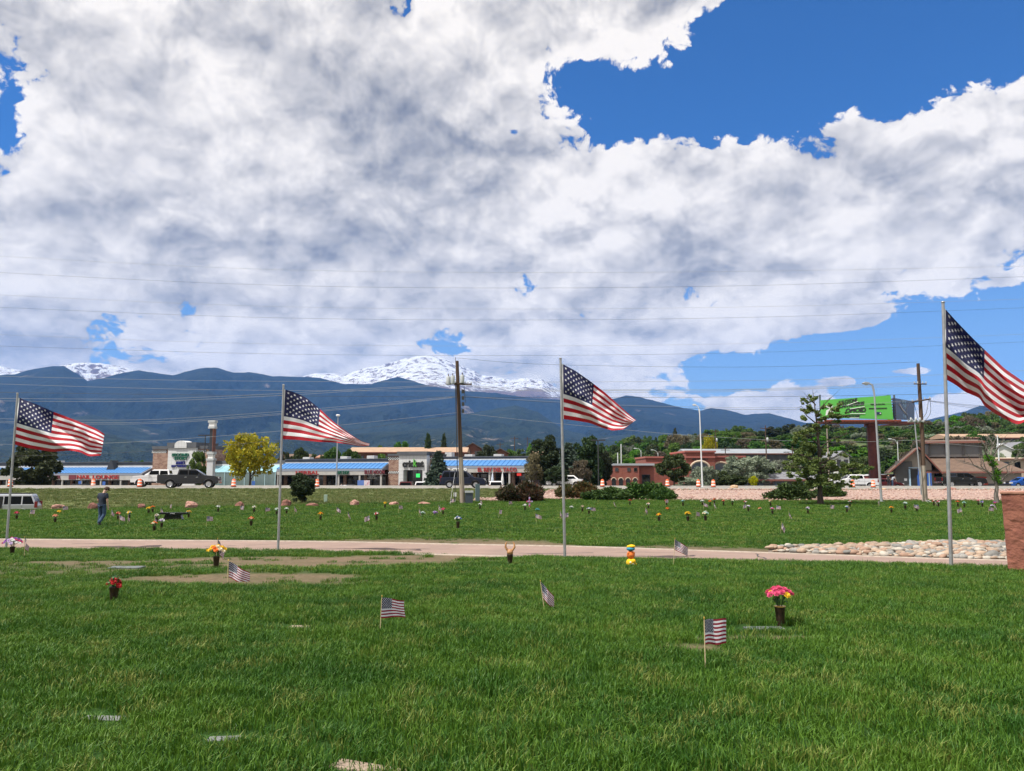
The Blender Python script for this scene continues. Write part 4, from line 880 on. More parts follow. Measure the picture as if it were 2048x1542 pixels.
def tree(kind, px, top, width, Y, lab, grp=None, base=None, name=None, parts=('trunk', 'crown'), sx=None, dz=0):
    k = kind.rstrip('012'); cat = TREEKIND.get(k, 'shrub'); nm = name or (cat.replace(' ', '_') if cat != 'shrub' else 'juniper_shrub')
    X = (px-CX)/F*Y/1.0; tp = P(px, top, Y); X = tp.x; zb = base if base is not None else gz1(X, Y); h = max(1.0, tp.z-zb); w = width/F*Y
    r = empty(nm, (X, Y, zb+dz), rng.uniform(0, 6.28), lab, cat, grp)
    if cat == 'shrub': r.rotation_euler = (0, 0, rng.uniform(-.2, .2)); r.scale = (w/2.05, w/2.05, h/1.02)
    else:
        ref = .70 if k in ('spruce', 'fir') else (.98 if k in ('yellow', 'olive', 'mid', 'dark') else .88); r.scale = (w/ref, w/ref, h/1.0)
        if k in ('spruce', 'fir'): r.scale = (w/.64, w/.64, h)
    tm, cm_ = KIND[kind]; link(parts[0], tm, r); link(parts[1], cm_, r); return r
tree('dark0', 68, 884, 118, 104, 'dark round tree in the car park before the nail shop'); tree('yellow', 503, 860, 118, 114, 'yellow flowering tree in front of the glass greenhouse front')
tree('green1', 396, 903, 44, 120, 'young green tree beside the pylon sign'); tree('pine0', 606, 942, 62, 60.5, 'small round pine on the grass bank among boulders', dz=-.1)
tree('spruce0', 877, 900, 66, 112, 'young spruce standing in front of the strip mall'); tree('fir', 856, 863, 34, 210, 'taller of two dark firs behind the motel roof', 'dark firs behind the motel'); tree('fir', 888, 864, 30, 214, 'narrower of two dark firs behind the motel roof', 'dark firs behind the motel')
BG_ = 'trees behind the strip mall'
for px, tp, w, Y, kd, lb in [(600, 891, 50, 178, 'dark1', 'dark green leafy tree rising behind the strip mall roof'), (634, 900, 44, 182, 'mid0', 'mid green leafy tree rising behind the strip mall roof'), (575, 902, 40, 176, 'dark0', 'dark green leafy tree rising behind the strip mall roof'), (668, 890, 60, 178, 'mid1', 'mid green leafy tree rising behind the strip mall roof'), (706, 894, 50, 174, 'dark1', 'dark green leafy tree rising behind the strip mall roof'), (800, 882, 54, 240, 'mid2', 'bushy tree showing over the long brown motel roof'), (765, 888, 40, 240, 'green0', 'bushy tree showing over the long brown motel roof'), (735, 890, 30, 236, 'mid1', 'bushy tree showing over the long brown motel roof'), (762, 908, 36, 172, 'green1', 'light green bush between the motel and the strip mall'), (788, 903, 40, 174, 'green2', 'light green bush between the motel and the strip mall'),
                             (975, 885, 60, 168, 'pine1', 'rounded dark pine behind the restaurant end of the mall'), (1020, 896, 44, 220, 'green0', 'light tree among far poles behind the restaurant'), (1048, 890, 54, 215, 'mid0', 'mid green tree behind the restaurant and beside tall pines'), (1072, 880, 46, 240, 'green2', 'light green tree top behind the tall dark pines'), (1040, 905, 50, 160, 'dark0', 'dark tree at the back corner of the restaurant'), (455, 905, 50, 165, 'mid2', 'leafy tree behind the pylon sign'), (540, 908, 50, 170, 'dark1', 'dark green leafy tree rising behind the strip mall roof'), (240, 922, 60, 210, 'mid0', 'low distant tree over the blue canopy roof'), (285, 918, 44, 215, 'mid1', 'low distant tree over the blue canopy roof'), (270, 921, 60, 218, 'dark0', 'low distant tree over the blue canopy roof')]:
    tree(kd, px, tp, w, Y, lb, BG_)
PG = 'tall pines beside the restaurant'
for px, tp, w, Y, kd, lb in [(1095, 870, 86, 106, 'pine0', 'tall dark pine directly behind the third flagpole'), (1137, 884, 74, 103, 'spruce1', 'bluish spruce squeezed between two tall pines'), (1178, 866, 80, 108, 'pine1', 'tallest dark pine, beside the brick building'), (1066, 906, 46, 104, 'brownish', 'thin brownish tree at the end of the restaurant'), (1205, 895, 50, 110, 'pine0', 'dark pine leaning against the brick building end'), (1112, 930, 60, 100, 'pine1', 'short dark pine under the taller pines'), (1160, 920, 50, 101, 'brownish', 'half dead brownish tree between the pines')]:
    tree(kd, px, tp, w, Y, lb, PG)
for px, tp, w, Y, kd, lb in [(1347, 904, 82, 104, 'dark1', 'dark rounded evergreen tree above the gravel bank'), (1408, 925, 54, 112, 'olive', 'grey green willowy shrub behind the white lamp post'), (1495, 903, 110, 118, 'olive', 'wide grey olive tree with open branches'), (1432, 935, 60, 116, 'mid0', 'green bush in the shade of the olive tree'), (1530, 925, 50, 120, 'mid1', 'green bush between the olive tree and the grey roofed shed'), (1565, 912, 70, 150, 'olive', 'silvery willow behind the grey roofed shed'), (1460, 948, 80, 112, 'dark0', 'low dark hedge bush under the olive tree'), (1380, 950, 60, 109, 'olive', 'low grey green shrub beside the rounded evergreen')]:
    tree(kd, px, tp, w, Y, lb)
tree('yellow', 1418, 867, 34, 260, 'small yellow tree on the far hillside'); tree('yellow', 1507, 950, 20, 111, 'tiny yellow shrub beside the grey shed')
# hillside trees: four rows, tops following the skyline of the photograph
SKX = [1200, 1225, 1262, 1290, 1312, 1330, 1345, 1362, 1400, 1430, 1450, 1472, 1500, 1520, 1560, 1600, 1640, 1700, 1760, 1810, 1845, 1870, 1900, 1930, 1955, 1985, 2015, 2048, 2120]
SKY_ = [888, 880, 868, 866, 872, 866, 850, 856, 864, 858, 856, 844, 852, 856, 852, 846, 846, 850, 850, 846, 836, 838, 830, 822, 818, 826, 832, 830, 826]
hk = ['mid0', 'dark0', 'green0', 'mid1', 'mid2', 'green1', 'dark1', 'mid0', 'brownish', 'green2', 'mid1', 'pine0', 'olive']
hlab = {'mid': 'mid green tree', 'dark': 'dark green tree', 'green': 'light green tree', 'brownish': 'brownish thin tree', 'pine': 'dark rounded pine', 'olive': 'grey green tree', 'fir': 'narrow dark fir'}
n_ = 0
for (Y, off, step, jit) in [(400, 0, 20, 5), (350, 12, 24, 6), (300, 27, 27, 7), (255, 44, 32, 8), (210, 62, 38, 9), (178, 74, 60, 8), (282, 35, 30, 8), (235, 53, 34, 8), (322, 20, 30, 8), (268, 40, 34, 8)]:
    px = 1208+rng.uniform(0, 15)
    while px < 2110:
        tp = float(np.interp(px, SKX, SKY_))+off*(1 if px < 1800 else .8)+rng.uniform(-2, jit); kd = hk[(n_*7+int(px)) % len(hk)]; n_ += 1
        if Y == 400 and (1340 < px < 1372 or 1300 < px < 1318): kd = 'fir'
        if not (tp > 884 and px < 1300 and Y < 240) and not (Y in (282, 235, 322, 268) and px < 1620):
            Yj = Y+rng.uniform(-18, 18)
            tree(kd, px, tp, rng.uniform(36, 56)*(1.0 if kd != 'fir' else .55)*(1 if Y > 300 else 1.15), Yj, '%s %s %s' % (hlab[kd.rstrip('012')], {400: 'on the skyline', 350: 'just below the skyline', 300: 'high on the slope', 282: 'high on the slope', 322: 'high on the slope', 268: 'half way up the slope', 255: 'half way up the slope', 235: 'half way up the slope', 210: 'low on the slope', 178: 'at the slope foot'}[Y], 'above the flat brick building' if px < 1320 else 'above the fire station' if px < 1480 else 'above the warehouse roof' if px < 1600 else 'behind the park tree' if px < 1720 else 'behind the billboard' if px < 1850 else 'above the garage' if px < 1980 else 'beside the hillside houses'), 'trees on the far hillside', base=min(gz1(P(px, 900, Yj).x, Yj), P(px, tp, Yj).z-5.5))
        px += step*rng.uniform(.75, 1.2)
# junipers at the edge of the lawn
for px, tp, bt, w, Y, kd, lb in [(1043, 944, 1003, 108, 63.5, 'juniper_b', 'big round brownish juniper nearest the utility pole'), (1155, 948, 992, 96, 68, 'juniper_b', 'brown tipped juniper behind the third flagpole'), (1215, 968, 1000, 120, 65.5, 'juniper_f', 'low flat green juniper spreading along the lawn edge'), (1285, 956, 1001, 128, 67, 'juniper', 'broad green juniper beside the open gravel bank'), (1345-20, 968, 1001, 60, 64.8, 'juniper_f', 'small juniper tip at the foot of the gravel bank'), (1582, 957, 1003, 116, 66, 'juniper', 'wide dark juniper left of the tall park tree'.replace('left of', 'next to')), (1655, 962, 996, 84, 69, 'juniper', 'dark juniper directly behind the trunk of the park tree')]:
    b0 = P(px, bt, Y).z; tree(kd, px, tp, w, Y, lb, 'junipers along the lawn edge', base=min(b0, gz1(P(px, bt, Y).x, Y))-.05, parts=('stem', 'foliage'))
# the park tree at the right: a leader, open limbs, gappy foliage
def park_tree():
    Y = 62.5; b0 = G(1641, 1009); k = b0.y/F; r = empty('park_tree', b0, 0, 'gappy green park tree with a dark trunk in front of the billboard', 'tree')
    H = (1009-778)*k; tb = MB(); cl = []; g = random.Random(5)
    def pt(px, py, dy=0): return Vector(((px-1641)*k, dy, (1009-py)*k))
    tr = [pt(1641, 1012), pt(1641, 985), pt(1642, 940), pt(1643, 905), pt(1641, 870), pt(1640, 840), pt(1637, 805), pt(1635, 780)]
    tb.tube(tr, [.26, .17, .13, .12, .09, .06, .03, .008], 10)
    L = [((1642, 900), (1665, 880), (1700, 868), -.6), ((1641, 862), (1665, 848), (1685, 842), .5), ((1641, 850), (1622, 832), (1615, 812), .3), ((1640, 835), (1650, 815), (1667, 796), -.4), ((1642, 925), (1610, 910), (1580, 905), .8), ((1642, 930), (1680, 915), (1710, 905), .9), ((1642, 945), (1600, 935), (1570, 938), -.9), ((1642, 948), (1690, 940), (1725, 935), -.7), ((1641, 965), (1610, 955), (1580, 950), .9), ((1641, 968), (1680, 960), (1715, 955), .6), ((1641, 890), (1620, 875), (1600, 870), -.5), ((1641, 880), (1650, 862), (1662, 850), .6), ((1640, 812), (1632, 800), (1618, 797), .2), ((1642, 905), (1690, 885), (1715, 895), 1.2), ((1641, 955), (1640, 945), (1645, 935), -1.6), ((1641, 940), (1630, 925), (1622, 915), -1.5), ((1641, 940), (1655, 925), (1665, 918), -1.4)]
    for i, (a, b, c, dy) in enumerate(L):
        p0, p1, p2 = pt(*a), pt(*b, dy*.6), pt(*c, dy*1.3); tb.tube([p0, p1, p2], [.055, .035, .010], 6, False)
        for q in range(5): e = p1.lerp(p2, g.random())+Vector((g.uniform(-.8, .8), g.uniform(-.6, .6), g.uniform(-.1, .7))); tb.tube([p1.lerp(p2, g.random()), e], [.018, .005], 4, False)
    dens = [(1632, 800, 10, 9), (1618, 803, 9, 6), (1632, 822, 16, 9), (1668, 820, 16, 10), (1684, 838, 14, 8), (1655, 838, 20, 10), (1616, 838, 10, 7), (1700, 832, 6, 5), (1612, 868, 22, 7), (1640, 856, 22, 8), (1605, 882, 16, 6), (1620, 900, 24, 12), (1598, 915, 20, 11), (1655, 905, 10, 10), (1585, 930, 20, 10), (1610, 935, 26, 14), (1640, 930, 24, 14), (1670, 935, 20, 12), (1700, 935, 22, 9), (1722, 938, 14, 7), (1585, 948, 16, 8), (1612, 955, 22, 10), (1645, 955, 24, 12), (1680, 952, 22, 10), (1640, 970, 20, 9), (1660, 975, 16, 7), (1605, 970, 12, 6), (1690, 910, 10, 6), (1672, 882, 8, 5), (1690, 968, 12, 6), (1620, 918, 16, 10), (1655, 962, 14, 8)]
    for (x, y, rx, ry) in dens:
        for q in range(7):
            c = pt(x+g.uniform(-.95, .95)*rx, y+g.uniform(-.9, .9)*ry, g.uniform(-1, 1)*(1.3 if y > 890 else .6)); s = rx*k*.38; cl.append((c.x, c.y, c.z, s, s, ry*k*.42))
    tb.obj('trunk', BARK, r); link('crown', leaves('crown', cl, 19000, .12, leafmat('leaf_park_tree', (.11, .20, .028), (.18, .28, .05)), 55, 1.5, 0, .5, .1), r); return r
park_tree()
def bare_tree():
    b0 = G(1994, 1007); k = b0.y/F; r = empty('bare_tree', b0, 0, 'half dead tree with bare branches and one leafy limb by the monument', 'tree'); tb = MB(); g = random.Random(9); cl = []
    def pt(px, py, dy=0): return Vector(((px-1994)*k, dy, (1007-py)*k))
    tb.tube([pt(1994, 1010), pt(1993, 990), pt(1996, 975), pt(1992, 950), pt(1990, 925), pt(1985, 905)], [.2, .15, .12, .09, .06, .02], 9)
    def br(p, d, L, rr, lv):
        e = p+d*L; mdd = p.lerp(e, .5)+Vector((g.uniform(-.1, .1), g.uniform(-.1, .1), .05))*L; tb.tube([p, mdd, e], [rr, rr*.7, rr*.35], 5, False)
        if lv > 0:
            for q in range(4): br(p.lerp(e, g.uniform(.3, 1)), (d+Vector((g.uniform(-.9, .9), g.uniform(-.9, .9), g.uniform(-.3, .7)))).normalized(), L*g.uniform(.45, .7), rr*.5, lv-1)
    for (x, y, dx, dz, L) in [(1995, 975, .7, .8, 1.5), (1994, 965, -.8, .7, 1.8), (1992, 950, -.9, .5, 1.9), (1992, 945, .9, .5, 1.8), (1990, 930, -.7, .8, 1.6), (1990, 925, .6, .9, 1.5), (1988, 915, -.3, 1, 1.2), (1988, 912, .4, 1, 1.2), (1993, 958, .2, .6, 1.2)]:
        br(pt(x, y), Vector((dx, g.uniform(-.5, .5), dz)).normalized(), L, .06, 2)
    for (x, y, rx, ry) in [(1984, 918, 11, 8), (1992, 930, 9, 8), (1997, 945, 10, 9), (1996, 958, 9, 7), (2000, 965, 7, 5)]: c = pt(x, y); cl.append((c.x, c.y, c.z, rx*k, rx*k*.8, ry*k))
    tb.obj('trunk', BARKG, r); link('crown', leaves('crown', cl, 1500, .09, LG, 56, 1.4, 0, .5, .2), r)
bare_tree()
# ---------------------------------------------------------------- grass
def grassmat(name, a, b_, c):
    m = bpy.data.materials.new(name); m.use_nodes = True; t = m.node_tree; b = t.nodes['Principled BSDF']; b.inputs['Roughness'].default_value = .55; b.inputs['Specular IOR Level'].default_value = .3
    pos = out(t, nd(t, 'ShaderNodeNewGeometry'), 0); gi = out(t, nd(t, 'ShaderNodeNewGeometry'), 8); oi = out(t, nd(t, 'ShaderNodeObjectInfo'), 5)
    n1 = out(t, nd(t, 'ShaderNodeTexNoise', {'Vector': pos, 'Scale': .7, 'Detail': 4.0, 'Roughness': .6})); n2 = out(t, nd(t, 'ShaderNodeTexNoise', {'Vector': pos, 'Scale': 2.3, 'Detail': 2.0}))
    col = mixc(t, (n1+(gi-.5)*.30).smooth(.36, .62), a, b_); col = mixc(t, (n2*.7+gi*.4).smooth(.66, .82), col, c)
    t.links.new(col.o, b.inputs['Base Color']); tr = nd(t, 'ShaderNodeBsdfTranslucent'); t.links.new(col.o, tr.inputs[0]); mx = nd(t, 'ShaderNodeMixShader', {0: .20}); o = t.nodes['Material Output']
    t.links.new(b.outputs[0], mx.inputs[1]); t.links.new(tr.outputs[0], mx.inputs[2]); t.links.new(mx.outputs[0], o.inputs[0]); return m
GRM = grassmat('lawn_grass_blade', (.032, .104, .009), (.090, .185, .016), (.22, .25, .055)); DRM = grassmat('dry_grass_blade', (.085, .135, .030), (.15, .175, .052), (.25, .225, .10))
def tuft(name, m, seed, n=30, rad=.085, h=.075, w=.0065):
    g = np.random.default_rng(seed); a = g.uniform(0, 6.28, n); r = rad*np.sqrt(g.random(n)); bx = r*np.cos(a); by = r*np.sin(a); hh = h*g.uniform(.5, 1.15, n); la = g.uniform(0, 6.28, n); ln = hh*g.uniform(.15, .9, n)
    dx, dy = np.cos(la), np.sin(la); fa = g.uniform(0, 6.28, n); wx, wy = np.cos(fa)*w*.5, np.sin(fa)*w*.5
    z = np.zeros(n); P0 = np.stack([bx-wx, by-wy, z-.01], 1); P1 = np.stack([bx+wx, by+wy, z-.01], 1); mx, my = bx+dx*ln*.35, by+dy*ln*.35
    P2 = np.stack([mx-wx*.8, my-wy*.8, hh*.6], 1); P3 = np.stack([mx+wx*.8, my+wy*.8, hh*.6], 1); P4 = np.stack([bx+dx*ln, by+dy*ln, hh*(.98-.25*(ln/hh)**2)], 1)
    v = np.stack([P0, P1, P3, P2, P4], 1).reshape(-1, 3); me = bpy.data.meshes.new(name); f = []
    for k in range(n): b = 5*k; f += [(b, b+1, b+2, b+3), (b+3, b+2, b+4)]
    me.from_pydata([tuple(p) for p in v], [], f); me.materials.append(m); me.update(); return me
def scatter(name, pts, rot, scl, idx_col, label, cat):
    me = bpy.data.meshes.new(name); me.vertices.add(len(pts)); me.vertices.foreach_set('co', np.asarray(pts, np.float32).ravel())
    for nm, vals in (('rotz', rot), ('sxy', scl[:, 0]), ('sz', scl[:, 1])): set_attr(me, nm, vals)
    o = link(name, me); tag(o, label, cat, None, 'stuff')
    ng = bpy.data.node_groups.new(name, 'GeometryNodeTree'); ng.interface.new_socket('Geometry', in_out='INPUT', socket_type='NodeSocketGeometry'); ng.interface.new_socket('Geometry', in_out='OUTPUT', socket_type='NodeSocketGeometry')
    gi = ng.nodes.new('NodeGroupInput'); go = ng.nodes.new('NodeGroupOutput'); ci = ng.nodes.new('GeometryNodeCollectionInfo'); ci.inputs[0].default_value = idx_col; ci.inputs[1].default_value = True; ci.inputs[2].default_value = True
    ip = ng.nodes.new('GeometryNodeInstanceOnPoints'); ip.inputs['Pick Instance'].default_value = True
    def attr(n):
        a = ng.nodes.new('GeometryNodeInputNamedAttribute'); a.data_type = 'FLOAT'; a.inputs[0].default_value = n; return a.outputs[0]
    cr = ng.nodes.new('ShaderNodeCombineXYZ'); ng.links.new(attr('rotz'), cr.inputs[2]); cs = ng.nodes.new('ShaderNodeCombineXYZ'); ng.links.new(attr('sxy'), cs.inputs[0]); ng.links.new(attr('sxy'), cs.inputs[1]); ng.links.new(attr('sz'), cs.inputs[2])
    ng.links.new(gi.outputs[0], ip.inputs['Points']); ng.links.new(ci.outputs[0], ip.inputs['Instance']); ng.links.new(cr.outputs[0], ip.inputs['Rotation']); ng.links.new(cs.outputs[0], ip.inputs['Scale']); ng.links.new(ip.outputs[0], go.inputs[0])
    md = o.modifiers.new('scatter', 'NODES'); md.node_group = ng; return o
def tuft_collection(name, m, cnt, **kw):
    c = bpy.data.collections.new(name)
    for k in range(cnt): c.objects.link(bpy.data.objects.new('grass_tuft', tuft('grass_tuft', m, 500+k, **kw)))
    return c
TC = tuft_collection('lawn_tufts', GRM, 5); TF = tuft_collection('far_tufts', GRM, 4, n=22, rad=.14, h=.075, w=.016); TD = tuft_collection('dry_tufts', DRM, 4, n=22, rad=.16, h=.10, w=.018)
def frustum(n, y0, y1, marg=1.12, g=NR):
    Y = np.sqrt(g.random(n)*(y1*y1-y0*y0)+y0*y0); X = (g.random(n)*2-1)*Y*.64*marg; return X, Y
MARK = [(o.location.x, o.location.y) for o in COL.objects if o.name.startswith('grave_marker')]
def lawn(name, n, y0, y1, c, base, lab, zone):
    X, Y = frustum(n, y0, y1); b = bare(X, Y); b = np.clip(b*(.45+1.5*fbm(X*3.1, Y*3.1, 3, 44)), 0, 1); keep = NR.random(n) > b*1.35
    onpath = (Y > path_near(X)-.02) & (Y < path_far(X)+.12)
    keep &= ~onpath
    if zone == 'lawn':
        keep &= (Y < lawn_far(X)+NR.uniform(-1.2, 1.6, n)); ib = (Y > path_far(X)) & (X > 7.4) & (Y < np.interp(X, [7.4, 7.9, 10.2, 12.8, 15.5, 21], [23, 24.4, 25.3, 26.8, 28.0, 27.5])); keep &= ~ib
        for mx, my in MARK: keep &= ~((np.abs(X-mx) < .17) & (np.abs(Y-my) < .085) if my < 8 else (np.abs(X-mx) < .4) & (np.abs(Y-my) < .17))
    else: keep &= (Y > lawn_far(X)-1.0) & (Y < road_y(X)-.6) & ~((X > -1.5) & (Y > np.interp(X, [-4.6, -1, 3, 8, 66], [62.5, 63, 65, 64, 63])) & (X > np.interp(Y, [62.5, 66.5, 72, 80, 82], [-4.6, -1.6, 1.5, 4, 8])))
    X, Y = X[keep], Y[keep]; n = len(X); cl = fbm(X*1.6, Y*1.6, 3, 77); h = .62+cl*.85; s = base*NR.uniform(.8, 1.25, n)
    near = np.clip((X*0+.55)+(1-b[keep])*.5, .5, 1.05)
    scatter(name, np.c_[X, Y, gz(X, Y)], NR.uniform(0, 6.28, n), np.stack([s, s**.5*h*near*NR.uniform(.8, 1.2, n)], 1), c, lab, 'grass')
lawn('near_grass', 24000, 3.9, 14.5, TC, 1.0, 'thick green lawn grass around the near graves', 'lawn'); lawn('middle_grass', 30000, 14.3, 31, TC, 1.35, 'green lawn grass running down to the path', 'lawn')
lawn('far_grass', 46000, 27, 67, TF, 1.35, 'dark green lawn grass beyond the path', 'lawn'); lawn('rough_grass', 30000, 50, 90, TD, 1.6, 'pale dry rough grass on the bank below the road', 'rough')
# ---------------------------------------------------------------- buildings
def brickmat(name, c1, c2, mortar, sc=1.0):
    m = bpy.data.materials.new(name); m.use_nodes = True; t = m.node_tree; b = t.nodes['Principled BSDF']; b.inputs['Roughness'].default_value = .9
    tc = out(t, nd(t, 'ShaderNodeTexCoord'), 3); s = nd(t, 'ShaderNodeSeparateXYZ', {0: tc}); v = out(t, nd(t, 'ShaderNodeCombineXYZ', {0: out(t, s, 0)+out(t, s, 1), 1: out(t, s, 2), 2: 0.0}))
    br = nd(t, 'ShaderNodeTexBrick', {'Vector': v, 'Color1': (*c1, 1), 'Color2': (*c2, 1), 'Mortar': (*mortar, 1), 'Scale': 1/sc, 'Mortar Size': .012, 'Brick Width': .42, 'Row Height': .16, 'Bias': 0.0})
    n = out(t, nd(t, 'ShaderNodeTexNoise', {'Vector': tc, 'Scale': 1.2, 'Detail': 4.0})); c = mixc(t, n.smooth(.4, .7)*.35, out(t, br), tuple(x*.6 for x in c1)); t.links.new(c.o, b.inputs['Base Color']); MATS[name] = m; return m
def tilemat(name, c, joint, w, h):
    m = bpy.data.materials.new(name); m.use_nodes = True; t = m.node_tree; b = t.nodes['Principled BSDF']; b.inputs['Roughness'].default_value = .8
    tc = out(t, nd(t, 'ShaderNodeTexCoord'), 3); s = nd(t, 'ShaderNodeSeparateXYZ', {0: tc}); v = out(t, nd(t, 'ShaderNodeCombineXYZ', {0: out(t, s, 0)+out(t, s, 1), 1: out(t, s, 2), 2: 0.0}))
    br = nd(t, 'ShaderNodeTexBrick', {'Vector': v, 'Color1': (*c, 1), 'Color2': (*[x*.94 for x in c], 1), 'Mortar': (*joint, 1), 'Scale': 1.0, 'Mortar Size': .02, 'Brick Width': w, 'Row Height': h}, offset=0.0)
    t.links.new(br.outputs[0], b.inputs['Base Color']); MATS[name] = m; return m
BRK = brickmat('mixed_brick', (.20, .085, .055), (.36, .22, .15), (.42, .38, .33)); BRR = brickmat('red_brick', (.26, .075, .05), (.22, .06, .042), (.30, .15, .11)); TILE = tilemat('pale_wall_tile', (.62, .62, .61), (.40, .40, .40), .62, .62)
CAPM = mat('dark_grey_parapet', (.10, .105, .115), .7, (.075, .08, .09), 1); BAND = mat('pale_stucco_band', (.60, .61, .62), .85, (.52, .53, .54), .7); FASC = mat('pale_sign_fascia', (.46, .44, .41), .8, (.38, .365, .34), .8); GREYF = mat('grey_eave', (.24, .27, .33), .7); BLUE = mat('blue_metal_roof', (.075, .235, .53), .42, (.065, .21, .48), .6, metal=.15); BLUED = mat('dark_blue_trim', (.03, .10, .26), .5); DKG = glassmat('shop_glass', (.012, .014, .016), .05); WALLD = mat('brown_shopfront', (.10, .065, .05), .9, (.07, .045, .04), 2); FRAME = mat('bronze_window_frame', (.06, .05, .045), .5); WHT = mat('white_paint', (.80, .80, .78), .6); PAVE = mat('lot_concrete', (.36, .34, .31), .9, (.30, .28, .26), .6)
A0 = P(0, 950, 157); B0 = P(1077, 950, 125); LD_ = Vector((B0.x-A0.x, B0.y-A0.y)); LLEN = LD_.length; ux, uy = LD_.x/LLEN, LD_.y/LLEN; ANG = math.atan2(uy, ux)
SM = empty('strip_mall', (A0.x, A0.y, -2.1), ANG, 'long strip mall with blue metal canopies and two sign towers behind the road', 'building')
ZB = -2.1
def fl(px, py, off=0.0):
    """pixel -> (u along facade, z above the mall's base) on the plane standing off metres before the facade"""
    d = ray(px, py); ox, oy = A0.x+uy*off, A0.y-ux*off
    # solve t*d.xy = o + u*(ux,uy)
    det = d.x*(-uy)-d.y*(-ux); t = (ox*(-uy)-oy*(-ux))/det; x, y = d.x*t, d.y*t
    return (x-ox)*ux+(y-oy)*uy, EYE+d.z*t-ZB
def lot_z(u): return gz1(A0.x+ux*u, A0.y+uy*u-6)-ZB
def shopfront(u0, u1, ztop, n, seed, pil=BRK, pw=.5):
    g = random.Random(seed); w = (u1-u0)/n
    for k in range(n):
        a = u0+k*w; zb = lot_z(a+w/2); pl = MB().box(a-pw/2, a+pw/2, -.25, .2, zb-.3, ztop).obj('pillar', pil, SM)
        wn = MB().box(a+pw/2, a+w-pw/2, .10, .14, zb+.35, ztop-.25).obj('shop_window', DKG, SM)
        fb = MB(); x0, x1 = a+pw/2, a+w-pw/2
        nm = 3
        for q in range(nm+1): x = x0+(x1-x0)*q/nm; fb.box(x-.03, x+.03, .05, .098, zb+.35, ztop-.25)
        fb.box(x0, x1, .052, .097, ztop-.26, ztop-.2); fb.box(x0, x1, .052, .097, zb+.29, zb+.35); fb.box(x0, x1, .053, .096, ztop-.85, ztop-.80); fb.obj('frame', FRAME, wn)
def canopy(name, pxs, y_par, y_band, y_blue, y_eave, y_fb, u_over=None, nbay=6, seed=1, proj=2.4, panw=.78, hip_r=0.0, bays=True):
    """one wing: wall, parapet, sloping blue roof of separate panels, hanging fascia, shopfront"""
    px0, px1 = pxs; pm = (px0+px1)/2; u0 = fl(px0, 950)[0]; u1 = fl(px1, 950)[0]
    zp = fl(pm, y_par)[1]; zband = fl(pm, y_band)[1]; zb1 = fl(pm, y_blue, .3)[1]; ze = fl(pm, y_eave, proj)[1]; zf = fl(pm, y_fb, proj)[1]
    MB().box(u0, u1, .3, 16, -.6, zband).obj('wall', WALLD, SM)
    MB().box(u0, u1, .28, 16.0, zband+.002, zp-.12).obj('upper_band', CAPM, SM); MB().box(u0-.1, u1+.1, .1, 16.1, zp-.118, zp).obj('parapet', CAPM, SM)
    MB().box(u0, u1, .14, .278, zb1-.1, zband+.02).obj('band', BAND, SM)
    c = MB().prism([(.138, zb1-.06), (-proj, ze-.02), (-proj, ze-.16), (.138, ze-.16)], u0, u1, ax='x').obj('canopy', GREYF, SM)
    L = math.hypot(proj+.1, zb1-ze); th = math.atan2(zb1-ze, proj+.1)
    pan = MB().box(.045, panw-.045, 0, L, 0, .03).box(-.022, .022, 0, L, .0, .09).mesh('roof_panel', BLUE)
    n = int((u1-u0)/panw)
    for k in range(n):
        o = link('roof_panel', pan, c); o.location = (u0+k*panw+(u1-u0-n*panw)/2, -proj-.02, ze+.01); o.rotation_euler = (th, 0, 0)
    fa = MB(); fa.box(u0, u1, -proj-.03, -proj+.25, zf, ze-.165); fa.obj('fascia', FASC, SM); MB().box(u0, u1, -proj-.06, -proj-.031, ze-.40, ze-.17).obj('eave_trim', GREYF, SM)
    MB().box(u0, u1, -proj+.26, .13, zf+.05, zf+.10).obj('soffit', FASC, SM)
    if bays:
        shopfront(u0+.3, u1-.3, zf, nbay, seed)
        nc = nbay
        for k in range(nc+1):
            x = u0+.2+(u1-u0-.4)*k/nc; MB().box(x-.14, x+.14, -proj+.02, -proj+.22, lot_z(x)-.3, zf-.002).obj('column', FASC, SM)
    return u0, u1, zf, ze, proj
def sign(txt, px, y0, y1, m, off, bold=.01, wpx=None, depth=.06, par=None, shear=0):
    u, z = fl(px, (y0+y1)/2, off); h = abs(fl(px, y0, off)[1]-fl(px, y1, off)[1]); me = text_mesh(txt, h*1.35, depth, bold*h, shear)
    o = link('lettering', me, par or SM, m); o.rotation_euler = (R(90), 0, 0); o.location = (u, -off, z)
    if wpx:
        xs_ = [v.co.x for v in me.vertices]; w = max(xs_)-min(xs_); tgt = fl(px+wpx/2, y0, off)[0]-fl(px-wpx/2, y0, off)[0]; o.scale = (tgt/w, 1, 1)
    return o
SRED = mat('sign_red', (.34, .03, .03), .6); SGRN = mat('sign_green', (.004, .10, .055), .5); SBLU = mat('sign_blue', (.015, .02, .16), .5); SBLK = mat('sign_black', (.02, .02, .02), .5); SMAR = mat('sign_maroon', (.16, .03, .04), .5)
canopy('left', (-70, 303), 924.5, 932, 935.5, 946.5, 960, nbay=10, seed=2); sign('NAIL LOUNGE', 195, 950.5, 958.5, SRED, 2.5, .03, 84); sign('PLATTER', 99, 951, 959, SMAR, 2.5, .03, 44)
bl = MB().box(*(fl(138, 950, 2.47)[0], fl(152, 950, 2.47)[0]), -2.52, -2.47, fl(145, 959, 2.5)[1], fl(145, 950, 2.5)[1]).obj('sign_board', SMAR, SM)
